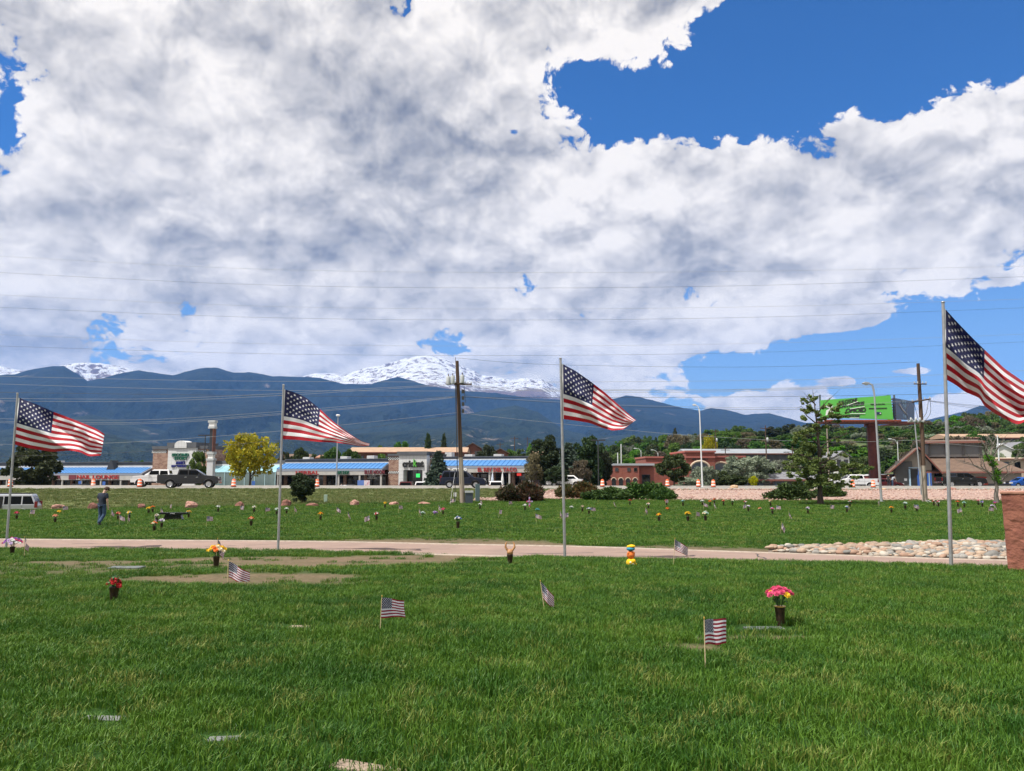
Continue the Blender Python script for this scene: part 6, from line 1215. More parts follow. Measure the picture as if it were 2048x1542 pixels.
def cobra(base, top, headpx, lab, m, grp=None, rad=.10, Y=None, head=.35, arm2=True):
    bb = G(*base, hi=130) if Y is None else Vector((P(*base, Y).x, Y, gz1(P(*base, Y).x, Y))); r_ = empty('street_lamp', bb, 0, lab, 'street lamp', grp); t = P(*top, bb.y)-bb; h = P(*headpx, bb.y)-bb
    MB().tube([(0, 0, -.1), t*.5, t], [rad, rad*.8, rad*.55], 10).obj('post', m, r_)
    midp = Vector(((t.x+h.x*2)/3, 0, h.z*.75+t.z*.25)); MB().tube(catmull([t*.92, t.lerp(midp, .55)+Vector((0, 0, .05)), midp, h], 5), rad*.4, 8).obj('arm', m, r_)
    if arm2: MB().tube(catmull([t, t.lerp(h, .3)+Vector((0, 0, .22)), h], 5), rad*.3, 8).obj('brace', m, r_)
    q = MB(); d = -1 if h.x < t.x else 1; q.prism([(0, -.07), (head*1.6*d, -.05), (head*1.9*d, .03), (head*1.2*d, .13), (0, .09)], -.14, .14, Matrix.Translation(h)); bevel(q.obj('lamp_head', m, r_), .03); MB().box(h.x+min(0, d*head*1.5)+.1, h.x+max(0, d*head*1.5)-.1, h.y-.11, h.y+.11, h.z-.12, h.z-.062).obj('lens', PORC, r_)
    MB().box(-rad*2, rad*2, -rad*2, rad*2, -.05, .06).obj('base_plate', m, r_); return r_
cobra((1763, 1004), (1748, 778), (1738, 767), 'grey cobra head street lamp standing on the lawn edge before the billboard', GALV, head=.28)
cobra((1405, 977), (1399, 818), (1392, 810), 'slim white street lamp on top of the gravel bank', LWH, Y=98, arm2=False, head=.25)
cobra((1797, 945), (1795, 883), (1783, 878), 'far white street lamp behind the billboard post', LWH, Y=170, arm2=False, head=.4); cobra((1283, 940), (1282, 900), (1273, 897), 'small far street lamp over the brick building roof', LWH, Y=190, arm2=False, head=.4); cobra((1317, 930), (1316, 905), (1307, 900), 'small far street lamp beside the rounded evergreen', LWH, Y=210, arm2=False, head=.4)
# parking lot lamp with a round head
X0 = P(673, 960, 112).x; r_ = empty('parking_lamp', (X0, 112, gz1(X0, 112)), 0, 'thin parking lot lamp with a round white top in front of the mall', 'street lamp'); t = P(672, 833, 112).z-r_.location.z
MB().tube([(0, 0, 0), (0, 0, t)], [.11, .06], 10).obj('post', GALV, r_); MB().lathe([(0, t), (.22, t+.03), (.32, t+.15), (.24, t+.27), (0, t+.3)], 14).obj('lamp_head', WHT, r_); MB().lathe([(0, -.2), (.35, -.2), (.35, 1.2), (.2, 1.3), (0, 1.3)], 12).obj('base', PAVE, r_)
X0 = P(407, 960, 128).x; r_ = empty('parking_lamp', (X0, 128, gz1(X0, 128)), 0, 'dark twin arm parking lamp beside the pylon sign', 'street lamp'); t = P(407, 871, 128).z-r_.location.z
MB().tube([(0, 0, 0), (0, 0, t)], .09, 8).obj('post', BLKM, r_); MB().box(-1.1, .1, -.2, .2, t-.05, t+.12).obj('lamp_head', BLKM, r_); MB().box(.15, 1.0, -.2, .2, t-.05, t+.12).obj('lamp_head', BLKM, r_)
X0 = P(1197, 960, 101).x; r_ = empty('parking_lamp', (X0, 101, gz1(X0, 101)), 0, 'dark twin head lamp post in front of the pines', 'street lamp'); t = P(1197, 880, 101).z-r_.location.z
MB().tube([(0, 0, 0), (0, 0, t)], .07, 8).obj('post', BLKM, r_); MB().box(-.9, -.1, -.15, .15, t-.1, t+.05).obj('lamp_head', BLKM, r_); MB().box(.1, .9, -.15, .15, t-.1, t+.05).obj('lamp_head', BLKM, r_)
# pylon sign
X0 = P(421, 960, 116).x; r_ = empty('pylon_sign', (X0, 116, gz1(X0, 116)), R(-8), 'tall pylon sign with a concrete base and boxed dark column', 'sign'); z0 = r_.location.z; s = 116/F
def pz(py): return zat(py, 116)-z0
def pbox(nm, w, y0, y1, m): return bevel(MB().box(-w*s/2, w*s/2, -w*s*.4, w*s*.4, pz(y1), pz(y0)).obj(nm, m, r_), .03)
pbox('base', 13, 921.5, 990, BAND); pbox('collar', 16, 917, 921.4, PORC); pbox('block', 11, 909, 916.9, WHT); pbox('block_cap', 15, 903.5, 908.9, PORC); pbox('column', 8, 857.5, 903.4, mat('dark_column', (.03, .035, .045), .4)); pbox('top_collar', 14, 853, 857.4, PORC); pbox('top_box', 12, 846, 852.9, WHT); pbox('top_cap', 15, 841, 845.9, PORC)
MB().box(4.1*s, 5.6*s, -.5, .3, pz(903.4), pz(857.6)).obj('side_panel', WRED, r_)
# far utility poles
for px, t0, b0, Y, m, lb in [(1534, 851, 960, 175, WPOLE, 'tall dark far utility pole in front of the warehouse'), (1587, 893, 935, 180, WPOLE, 'short dark far pole beside the park tree'), (1655+3, 845, 950, 150, WPOLEG, 'pale far pole behind the park tree'), (1433, 858, 950, 230, WPOLE, 'brown far pole beside the small yellow tree'), (1029, 873, 930, 230, WPOLE, 'far utility pole with a crossarm behind the restaurant'), (1055, 874, 930, 260, WPOLE, 'second far utility pole beside the tall pines'), (1243, 888, 940, 180, LWH, 'white far pole above the brick building'), (1236, 905, 940, 180, LWH, 'shorter white far pole above the brick building'), (1452, 895, 940, 200, WPOLE, 'short brown far pole above the fire station wing'), (1000, 885, 930, 240, WPOLE, 'far thin pole behind the dark red house'), (2000, 870, 950, 160, LWH, 'white far pole by the bare tree')]:
    X0 = P(px, 950, Y).x; zb = gz1(X0, Y); r_ = empty('far_pole', (X0, Y, zb), 0, lb, 'utility pole', 'far poles in the town'); t = zat(t0, Y)-zb; MB().tube([(0, 0, -.5), (0, 0, t)], [.16, .11], 7).obj('shaft', m, r_)
    if m is WPOLE: MB().box(-1.1, 1.1, -.06, .06, t-.7, t-.55).obj('crossarm', m, r_)
    if px in (1534, 1433): MB().lathe([(0, t-3.6), (.25, t-3.6), (.25, t-2.7), (0, t-2.6)], 8, Matrix.Translation((.35, 0, 0))).obj('transformer', TRAN, r_)
# ---------------------------------------------------------------- power lines
WIRE = mat('grey_wire', (.30, .31, .32), .6); WIRED = mat('black_wire', (.03, .03, .035), .5)
def wire(pts, Y, rad, m, lab, grp, dY=0.0):
    q = catmull([(x, y, 0) for x, y in pts], 10); tot = len(q)-1
    vs = [P(p.x, p.y, Y+dY*(i/tot)) for i, p in enumerate(q)]; o = MB().tube(vs, rad, 5, True, True).obj('power_line', m); tag(o, lab, 'power line', grp)
GU = 'high wires crossing the sky'; GP = 'wires strung to the utility pole'
for n_, (a, c, e) in enumerate([(511, 545, 532), (544, 576, 552), (589, 618, 597), (614, 640, 614), (669, 692, 667), (692, 711, 682)]):
    wire([(-60, a-2), (500, a+(c-a)*.78), (1024, c), (1550, c+(e-c)*.25), (2110, e-1)], 70+n_*.7, .009, WIRED if n_ % 2 else WIRE, 'high thin wire crossing the sky above the mountains', GU)
for pts, m, rd in [([(-60, 751), (400, 761), (900, 764), (1300, 763), (1700, 757), (2110, 738)], WIRE, .011), ([(-60, 766), (400, 779), (900, 782), (1300, 780), (1700, 776), (2110, 762)], WIRE, .011), ([(-60, 784), (500, 791), (1100, 795), (1650, 792), (2110, 782)], WIRED, .013), ([(914, 716), (1100, 729), (1500, 734), (1835, 724)], WIRED, .01)]:
    wire(pts, 66, rd, m, 'long sagging wire passing in front of the mountain', 'wires across the mountain')
for dy in (0, 5): wire([(-60, 796+dy), (150, 798+dy), (330, 797+dy*.9), (560, 787+dy*.8), (740, 777+dy*.6), (892, 769+dy*.4)], b.y, .011, WIRE, 'bright wire rising to the transformers of the brown utility pole', GP)
for dy in (0, 5, 8): wire([(-60, 836+dy), (150, 840+dy), (330, 838+dy), (560, 823+dy*.8), (740, 808+dy*.7), (915, 792+dy*.3)], b.y, .010, WIRE, 'wire rising to the middle of the brown utility pole', GP)
wire([(-60, 888), (150, 888), (330, 880), (560, 862), (740, 844), (916, 825)], b.y, .010, WIRE, 'lowest bright wire rising to the brown utility pole', GP); wire([(-60, 914), (250, 905), (560, 880), (740, 855), (918, 829)], b.y, .010, WIRED, 'black cable hanging below the lowest bright wire', GP)
for dy in (0, 4, 9): wire([(930, 769+dy*.3), (1010, 775+dy*.5), (1200, 779+dy*.6), (1500, 778+dy*.5), (1835, 764+dy*.5)], b.y, .011, WIRE, 'wire running from the transformer pole to the leaning pole', GP)
for dy in (0, 5): wire([(925, 792+dy*.3), (1100, 803+dy*.4), (1300, 812+dy*.6), (1600, 815+dy*.7), (1836, 800+dy)], b.y, .011, WIRED if dy else WIRE, 'lower wire running from the transformer pole to the leaning pole', GP)
wire([(922, 826), (1050, 840), (1200, 855), (1400, 872), (1650, 884), (1842, 880)], b.y, .011, WIRE, 'lowest wire between the two wooden poles, in front of the trees', GP); wire([(1840, 884), (1900, 888), (1960, 893), (2110, 905)], b2.y, .011, WIRE, 'thin wire leaving the leaning pole past the garage roof', GP)
for dy in (0, 3, 7): wire([(1858, 801+dy*.2), (1920, 808+dy*.6), (2000, 814+dy), (2110, 818+dy*1.4)], b2.y, .011, WIRED, 'dark wire leaving the upper crossarm towards the big flag', GP)
# ---------------------------------------------------------------- utility boxes by the pole
def ubox(px, py, w, h, m, lab, name='utility_box', lid=True):
    g_ = G(px, py, hi=95); r_ = empty(name, g_, R(8), lab, 'utility box'); bevel(MB().box(-w/2, w/2, -w*.4, w*.4, -.1, h).obj('cabinet', m, r_), .02)
    if lid: bevel(MB().box(-w/2-.04, w/2+.04, -w*.4-.04, w*.4+.04, h+.002, h+.16).obj('lid', TRAN, r_), .02)
ubox(938, 1007, .55, .78, mat('dark_slate_box', (.05, .065, .085), .6), 'dark slate utility cabinet with a grey lid beside the wooden pole'); ubox(955, 1003, .34, 1.35, mat('slate_green_post', (.09, .14, .15), .6), 'tall slate green cable post beside the wooden pole', 'cable_post', False); ubox(651, 1006, .24, .62, mat('pale_green_post', (.34, .45, .36), .6), 'pale green cable marker post on the rough bank', 'cable_post', False)
MB_ = G(910, 1005, hi=95); r_ = empty('meter_box', MB_, 0, 'small white meter box at the foot of the wooden pole', 'utility box'); MB().box(-.1, .1, -.1, .1, .45, .75).obj('box', WHT, r_); MB().box(-.03, .03, -.03, .03, -.1, .449).obj('post', GALV, r_)
# ---------------------------------------------------------------- billboard
Yb = 128.0; sb = Yb/F; xb = P(1749, 950, Yb).x; zb = gz1(xb, Yb); BB = empty('billboard', (xb, Yb, zb), 0, 'green naloxone billboard on a thick rust red steel post', 'billboard')
RUST = mat('rust_red_steel', (.12, .03, .022), .7, (.09, .022, .018), 2); RUSTL = mat('rust_orange_steel', (.30, .075, .03), .75, (.22, .05, .025), 3)
def bx(px): return (px-1749)*sb
def bz(py): return zat(py, Yb)-zb
MB().tube([(0, 0, -.3), (0, 0, bz(853))], .80, 20).obj('post', RUST, BB); MB().box(bx(1745)-.6, bx(1745)+.9, -.9, .9, bz(853), bz(848)).obj('post_cap', RUST, BB)
GRN = mat('green_poster', (.115, .50, .075), .6, (.105, .47, .07), .2); NAVY = mat('navy_poster', (.014, .028, .075), .45, (.02, .045, .11), .5)
pn = MB().add([(bx(1641), -1.5, bz(836)), (bx(1780), -2.1, bz(841)), (bx(1777), -2.1, bz(793)), (bx(1642), -1.5, bz(802)), (bx(1641), -1.2, bz(836)), (bx(1780), -1.8, bz(841)), (bx(1777), -1.8, bz(793)), (bx(1642), -1.2, bz(802))], [(0, 1, 2, 3), (7, 6, 5, 4), (0, 4, 5, 1), (1, 5, 6, 2), (2, 6, 7, 3), (3, 7, 4, 0)]).obj('poster_panel', GRN, BB)
aP = math.atan2(-.6, bx(1780)-bx(1641))
def bt(txt, px, py, h, m, par, shear=.0, tilt=0, w=None, y=-1.95):
    me = text_mesh(txt, h*sb*1.35, .01, .006*h, shear); o = link('lettering', me, par, m); o.rotation_euler = (R(90), -tilt, aP); f = (px-1641)/139; o.location = (bx(px), -1.5-.6*f-.03, bz(py))
    if w: xs_ = [v.co.x for v in me.vertices]; o.scale.x = w*sb/(max(xs_)-min(xs_))
bt('NALOXONE', 1693, 805, 7, SBLK, pn, .3, R(8), 38); bt('CAN REVERSE', 1700, 812, 7, SBLK, pn, .3, R(7), 50); bt('OPIOID', 1707, 823, 8.5, SBLK, pn, .3, R(2), 40); bt('OVERDOSE', 1697, 834, 5.5, SBLK, pn, .3, R(0), 36)
bt('Naloxone saves lives', 1751, 810.5, 2.4, SBLK, pn, 0, R(1), 28); bt('BRINGNALOXONEHOME.ORG', 1751, 819, 2.4, SBLK, pn, 0, R(1), 35)
for (x0, y0, x1, y1) in [(1690, 813, 1713, 805), (1697, 820, 1726, 815), (1697, 829, 1726, 829), (1696, 837.5, 1714, 837.5)]:
    f = (x0-1641)/139; MB().tube([(bx(x0), -1.53-.6*f, bz(y0)), (bx(x1), -1.53-.6*(x1-1641)/139, bz(y1))], .055, 4).obj('underline', WHT, pn)
lg = MB().box(bx(1748), bx(1757), -2.05, -1.99, bz(831), bz(826)).obj('emblem', NAVY, pn); MB().box(bx(1754), bx(1756), -2.09, -2.051, bz(829.5), bz(827.5)).obj('emblem_mark', WHT, lg)
fr = MB(); fr.prism([(bx(1649), bz(832)), (bx(1652), bz(832)), (bx(1658), bz(820)), (bx(1660), bz(832)), (bx(1664), bz(832)), (bx(1664), bz(813)), (bx(1649), bz(813)), (bx(1649), bz(817)), (bx(1656), bz(817)), (bx(1656), bz(820)), (bx(1651), bz(822))], -1.66, -1.60); fr.obj('poster_symbol', WHT, pn)
Bo = Vector((xb, Yb, zb)); q_ = [P(1790, 838, 126.4)-Bo, P(1829, 841, 145)-Bo, P(1829, 803, 145)-Bo, P(1789, 796, 126.4)-Bo]; nv = (q_[1]-q_[0]).cross(q_[3]-q_[0]).normalized()
sd = MB().add(q_+[p-nv*.3 for p in q_], [(0, 1, 2, 3), (7, 6, 5, 4), (0, 4, 5, 1), (1, 5, 6, 2), (2, 6, 7, 3), (3, 7, 4, 0)]).obj('side_poster', NAVY, BB)
as_ = math.atan2(q_[1].y-q_[0].y, q_[1].x-q_[0].x)
for (tx, f_, g_, h_) in (('TWICE THE', .42, .85, 1.0), ('POWER', .45, .66, .9), ('FOR HOME', .45, .16, .7)):
    me = text_mesh(tx, h_, .01, .02); o = link('lettering', me, sd, mat('pale_blue_print', (.25, .4, .55), .6)); o.rotation_euler = (R(90), 0, as_); o.location = q_[0].lerp(q_[1], f_).lerp(q_[3].lerp(q_[2], f_), g_)+nv*.03
st_ = [q_[0].lerp(q_[1], a).lerp(q_[3].lerp(q_[2], a), c)+nv*.05 for a, c in ((.18, .75), (.32, .5), (.55, .28))]; MB().tube(st_, .14, 5).obj('poster_streak', mat('pale_grey_print', (.45, .47, .5), .6), sd)
fb = MB()
for k in range(8): z = bz(838)+(bz(800)-bz(838))*k/7; fb.box(bx(1781), bx(1789), -1.5, -1.2, z-.08, z+.08)
fb.obj('back_louvres', RUST, BB); MB().box(bx(1640), bx(1832), -.6, .6, bz(848), bz(843)).obj('torsion_beam', RUST, BB)
wk = MB(); wk.box(bx(1640), bx(1790), -2.9, -1.6, bz(848), bz(846.8)); wk.box(bx(1788), bx(1828), -2.2, 4.0, bz(849), bz(847.8)); wk.obj('catwalk', RUST, BB); rl = MB()
for k in range(26): x = bx(1640)+(bx(1790)-bx(1640))*k/25; rl.box(x-.04, x+.04, -2.95, -2.87, bz(846.8), bz(842.2))
rl.box(bx(1640), bx(1790), -2.98, -2.86, bz(844.9), bz(842)); rl.obj('walkway_rail', RUSTL, BB)
for px in (1642, 1777, 1790): MB().box(bx(px)-.1, bx(px)+.1, -1.2, -.9, bz(845), bz(791)).obj('stringer', WBLU, BB)
MB().tube([(-1.1, -.3, bz(900)), (-1.1, -.3, bz(850))], .05, 6).obj('conduit', BLKM, BB)
# ---------------------------------------------------------------- traffic barrels
BOR = mat('barrel_orange', (.78, .13, .025), .5, (.70, .11, .02), 3); BWH = mat('barrel_white_band', (.78, .76, .74), .45); RUB = mat('rubber_base', (.02, .02, .02), .8)
def prof(z0, z1, r0, r1): return [(r0, z0), (r1, z1)]
body = MB().lathe([(.0, .05), (.29, .05), (.285, .22), (.272, .225), (.268, .42), (.256, .425), (.252, .62), (.24, .625), (.236, .80), (.225, .805), (.215, .93), (.15, .98), (.05, 1.0), (0, 1.0)], 18).mesh('drum', BOR)
bands = [MB().lathe([(r+.004, z0), (r+.008, z0+.005), (r+.004, z1), (r-.01, z1), (r-.01, z0)], 18).mesh('reflective_band', BWH) for r, z0, z1 in ((.270, .245, .385), (.238, .645, .775))]; orb = None
basem = MB().lathe([(0, 0), (.37, 0), (.37, .05), (.31, .07), (0, .07)], 16).mesh('base', RUB); handle = MB().box(-.09, .09, -.02, .02, 1.0, 1.06).mesh('handle', BOR)
for px, py, Y, lb in [(20, 979, 88, 'orange barrel by the pole of the flag with the diagonal crease'), (186, 977, 95, 'orange barrel above the head of the standing man'), (279, 979, 88, 'orange barrel in front of the white pickup'), (467, 977, 91, 'orange barrel under the yellow tree'), (634, 976, 92, 'orange barrel half hidden by the small round pine'), (1205, 976, 97, 'orange barrel showing over the low flat juniper'), (1335, 977, 100, 'orange barrel at the foot of the rounded evergreen'), (1397, 978, 96.5, 'orange barrel just before the slim white street lamp'), (1427, 979, 95.5, 'orange barrel between the white lamp and the tan boulder'), (1706, 980, 97, 'orange barrel behind the pink boulder, wrapped tight'), (1747, 980, 97, 'orange barrel in front of the billboard post')]:
    X0 = P(px, py, Y).x; r_ = empty('traffic_barrel', (X0, Y, gz1(X0, Y)+.03), rng.uniform(0, 3), lb, 'traffic barrel', 'orange construction barrels along the road'); r_.scale = (.88,)*3
    d_ = link('drum', body, r_); [link('reflective_band', m_, d_) for m_ in bands]; link('base', basem, r_); link('handle', handle, r_)
# accessible parking signs, patio umbrellas, shop banner
for px, py, Y, lb in [(507, 966, 122, 'blue parking sign in front of the greenhouse front'), (160, 966, 140, 'blue parking sign beside the dark shop door'), (208, 967, 140, 'blue and white post sign under the nail shop canopy')]:
    X0 = P(px, py, Y).x; z_ = gz1(X0, Y); t = zat(py-4, Y)-z_; r_ = empty('parking_sign', (X0, Y, z_), 0, lb, 'sign', 'blue parking signs'); MB().tube([(0, 0, 0), (0, 0, t)], .03, 6).obj('post', GALV, r_); MB().box(-.25, .25, -.06, -.03, t-.75, t).obj('plate', mat('parking_blue', (.06, .16, .5), .5), r_)
for px, lb in [(985, 'folded pale blue patio umbrella before the restaurant window'), (1005, 'folded white patio umbrella nearest the junipers')]:
    X0 = P(px, 960, 117).x; z_ = gz1(X0, 117); t = zat(944, 117)-z_; r_ = empty('patio_umbrella', (X0, 117, z_), 0, lb, 'umbrella'); MB().tube([(0, 0, 0), (0, 0, t)], .03, 6).obj('pole', WHT, r_); MB().lathe([(.05, t-1.9), (.24, t-1.75), (.18, t-1.0), (.08, t-.3), (.02, t)], 10).obj('canopy', mat('pale_umbrella', (.62, .68, .78), .8) if px < 1000 else WHT, r_)
X0 = P(728, 966, 118).x; z_ = gz1(X0, 118); r_ = empty('shop_banner', (X0, 118, z_), 0, 'blue and white low banner sign standing before the shop windows', 'sign'); h_ = zat(960.5, 118)-z_; h0 = zat(971, 118)-z_
MB().box(-.95, 0, -.05, 0, h0, h_).obj('blue_panel', mat('banner_blue', (.12, .22, .55), .6), r_); MB().box(.01, .85, -.05, 0, h0, h_).obj('white_panel', mat('banner_white', (.75, .65, .68), .6, (.5, .1, .15), 4, lo=.55, hi=.6), r_); MB().box(-.95, .85, -.04, -.01, 0, h0-.01).obj('stand', BLUED, r_)
# ---------------------------------------------------------------- vehicles
def paint(name, c, metal=.3, rough=.28): return mat('paint_'+name, c, rough, metal=metal, coat=.25, spec=.35)
TYRE = mat('tyre_rubber', (.022, .022, .022), .85); RIMM = mat('alloy_rim', (.55, .55, .56), .3, metal=.9); CGL = mat('car_glass', (.004, .005, .006), .08, spec=.10); BLKT = mat('black_trim', (.018, .018, .02), .6); LRED = mat('tail_lamp_red', (.20, .010, .010), .25); LCLR = mat('head_lamp', (.6, .6, .6), .15); CHR = mat('chrome', (.7, .7, .7), .15, metal=1.0)
VK = dict(
 pickup=dict(L=5.9, W=2.03, H=1.93, ax=(1.22, 4.92), r=.42, belt=1.30, prof=[(0, .62), (0, 1.32), (.06, 1.37), (2.0, 1.38), (4.25, 1.34), (4.5, 1.31), (5.55, 1.22), (5.8, 1.12), (5.88, .98), (5.9, .55)], cab=(1.84, 4.55, 2.0, 3.55), wins=[(2.02, 2.12, 2.86, 2.9), (2.96, 3.0, 3.78, 4.18)], doors=(1.92, 2.9, 3.98), zb=.52),
 suv=dict(L=4.85, W=1.99, H=1.82, ax=(.98, 3.78), r=.37, belt=1.10, prof=[(0, .55), (0, 1.0), (.06, 1.14), (3.4, 1.16), (3.65, 1.14), (4.5, 1.05), (4.78, .92), (4.85, .5)], cab=(.05, 3.75, .34, 2.75), wins=[(.18, .42, .98, .98), (1.06, 1.06, 1.86, 1.86), (1.94, 1.94, 2.72, 3.12)], doors=(1.02, 1.9, 2.9), zb=.38),
 van=dict(L=5.13, W=1.98, H=1.76, ax=(.95, 3.97), r=.34, belt=1.02, prof=[(0, .5), (0, .95), (.05, 1.06), (4.0, 1.06), (4.2, 1.02), (4.9, .86), (5.08, .72), (5.13, .4)], cab=(.03, 4.35, .36, 3.05), wins=[(.18, .42, .92, .92), (1.0, 1.0, 2.05, 2.05), (2.13, 2.13, 3.0, 3.55)], doors=(.95, 2.1, 3.3), zb=.30),
 car=dict(L=4.6, W=1.8, H=1.45, ax=(.95, 3.65), r=.32, belt=.90, prof=[(0, .45), (0, .85), (.08, .98), (.7, 1.0), (3.5, .95), (4.3, .80), (4.55, .65), (4.6, .4)], cab=(.45, 3.75, 1.15, 2.7), wins=[(.85, 1.2, 1.95, 1.95), (2.03, 2.03, 2.66, 3.1)], doors=(1.1, 2.0, 2.95), zb=.28))
VM = {}
def vmesh(kind, pm, key):
    """builds the meshes of one vehicle and returns a list of (name, mesh, child list)"""
    k = VK[kind]; L, W, H, r = k['L'], k['W'], k['H'], k['r']; zb = k['zb']; parts = []
    poly = list(k['prof']); low = []
    for a in sorted(k['ax'], reverse=True):
        low += [(a+(r+.09)*math.cos(t), max(zb, r+(r+.09)*math.sin(t))) for t in np.linspace(-.15, math.pi+.15, 11)]
    poly = poly+[(L-.05, zb)]+low+[(.05, zb)]
    b_ = MB().prism([(x-L/2, z) for x, z in poly], -W/2, W/2); me = b_.mesh('body', pm); o = bpy.data.objects.new('x', me); bevel(o, .045, 2); bpy.data.objects.remove(o); me.polygons.foreach_set('use_smooth', [False]*len(me.polygons)); parts.append(('body', me, []))
    und = MB().box(-L/2+.3, L/2-.3, -W/2+.28, W/2-.28, zb-.08, zb+.45).mesh('underbody', BLKT); parts.append(('underbody', und, []))
    x0, x1, x2, x3 = k['cab']; zbelt = k['belt']-.02; yb, yt = W/2-.04, W/2-.20; H_ = H
    cv = [(x0, -yb, zbelt), (x1, -yb, zbelt), (x1, yb, zbelt), (x0, yb, zbelt), (x2, -yt, H_), (x3, -yt, H_), (x3, yt, H_), (x2, yt, H_)]
    cb_ = MB().add([(x-L/2, y, z) for x, y, z in cv], [(3, 2, 1, 0), (4, 5, 6, 7), (0, 1, 5, 4), (1, 2, 6, 5), (2, 3, 7, 6), (3, 0, 4, 7)]); me = cb_.mesh('cabin', pm); o = bpy.data.objects.new('x', me); bevel(o, .07, 3); bpy.data.objects.remove(o); parts.append(('cabin', me, []))
    def side(x, z, s): t = (z-zbelt)/(H_-zbelt); return (x-L/2, s*(yb+(yt-yb)*t+.008), z)
    def endp(f, z, y, front):
        t = (z-zbelt)/(H_-zbelt); x = (x1+(x3-x1)*t+.012) if front else (x0+(x2-x0)*t-.012); return (x-L/2, y*(yb+(yt-yb)*t), z)
    zl, zh = zbelt+.07, H_-.13
    for s in (-1, 1):
        for (a, a2, c2, c) in k['wins']:
            q = [side(a, zl, s), side(c, zl, s), side(c2, zh, s), side(a2, zh, s)]; n = Vector((0, -s*.03, 0)); m_ = MB().add([Vector(p) for p in q]+[Vector(p)+n for p in q], [(0, 1, 2, 3), (7, 6, 5, 4), (0, 4, 5, 1), (1, 5, 6, 2), (2, 6, 7, 3), (3, 7, 4, 0)]).mesh('side_window', CGL); parts.append(('side_window', m_, []))
        for dx in k['doors']:
            parts.append(('door_seam', MB().box(dx-L/2-.006, dx-L/2+.006, s*(W/2)-.004, s*(W/2)+.004, zb+.12, k['belt']-.05).mesh('door_seam', BLKT), []))
        for dx in k['doors'][1:]: parts.append(('door_handle', MB().box(dx-L/2-.30, dx-L/2-.10, s*W/2-.01, s*W/2+.03, k['belt']-.20, k['belt']-.16).mesh('door_handle', CHR if kind == 'pickup' else pm), []))
        parts.append(('mirror', MB().box(x1-L/2-.62, x1-L/2-.46, s*(W/2-.02)+(0 if s > 0 else -.24), s*(W/2-.02)+(.24 if s > 0 else 0), k['belt']+.0, k['belt']+.20).mesh('mirror', pm), []))
        parts.append(('headlight', MB().box(L/2-.22, L/2+.012, s*(W/2-.28)-.2, s*(W/2-.28)+.285, zb+.42*(1 if kind != 'car' else .7), zb+.62*(1 if kind != 'car' else .8)).mesh('headlight', LCLR), []))
        parts.append(('tail_light', MB().box(-L/2-.012, -L/2+.16, s*(W/2-.12)-.1, s*(W/2-.12)+.128, k['belt']-(.42 if kind != 'van' else .2), k['belt']-.02+(.25 if kind in ('suv', 'van') else 0)).mesh('tail_light', LRED), []))
        parts.append(('sill', MB().box(k['ax'][0]+r+.12-L/2, k['ax'][1]-r-.12-L/2, s*W/2-.03, s*W/2+.012, zb-.02, zb+.09).mesh('sill', BLKT), []))
        for a in k['ax']:
            parts.append(('wheel_arch', MB().tube([(a-L/2+(r+.085)*math.cos(t), s*(W/2-.01), r+(r+.085)*math.sin(t)) for t in np.linspace(-.1, math.pi+.1, 14)], .035, 6).mesh('wheel_arch', BLKT if kind in ('pickup', 'suv') and key != 'white' else pm), []))
    for fr, z0, z1 in ((True, zl+.02, zh+.03), (False, zl+.10, zh)):
        if kind == 'pickup' and not fr: z0 = zl+.12
        q = [endp(0, z0, -.86, fr), endp(0, z0, .86, fr), endp(0, z1, .84, fr), endp(0, z1, -.84, fr)]; n = Vector((-.03 if fr else .03, 0, 0)); parts.append(('windscreen' if fr else 'rear_window', MB().add([Vector(p) for p in q]+[Vector(p)+n for p in q], [(0, 1, 2, 3), (7, 6, 5, 4), (0, 4, 5, 1), (1, 5, 6, 2), (2, 6, 7, 3), (3, 7, 4, 0)]).mesh('windscreen', CGL), []))
    parts.append(('bumper', MB().box(L/2-.18, L/2+.06, -W/2+.06, W/2-.06, zb-.02, zb+.24).mesh('bumper', CHR if key == 'dark' else BLKT), [])); parts.append(('bumper', MB().box(-L/2-.08, -L/2+.12, -W/2+.06, W/2-.06, zb+.02, zb+.24).mesh('bumper', CHR if kind == 'pickup' else pm), []))
    for s in (-1, 1): parts.append(('belt_trim', MB().box(x0-L/2+.1, x1-L/2-.75, s*(W/2-.03)-.012, s*(W/2-.03)+.02, zbelt+.015, zbelt+.045).mesh('belt_trim', CHR), [])); parts.append(('crease_line', MB().box(-L/2+.12, L/2-.2, s*W/2-.006, s*W/2+.004, k['belt']-.30, k['belt']-.285).mesh('crease_line', BLKT), []))
    parts.append(('grille', MB().box(L/2-.1, L/2+.02, -W/2+.5, W/2-.5, zb+.30, zb+.62).mesh('grille', BLKT), []))
    if kind in ('suv', 'van'):
        for s in (-1, 1): parts.append(('roof_rail', MB().tube([(x2-L/2+.15, s*(yt-.06), H_), (x2-L/2+.2, s*(yt-.06), H_+.06), (x3-L/2-.2, s*(yt-.06), H_+.06), (x3-L/2-.1, s*(yt-.06), H_)], .022, 6).mesh('roof_rail', BLKT), []))
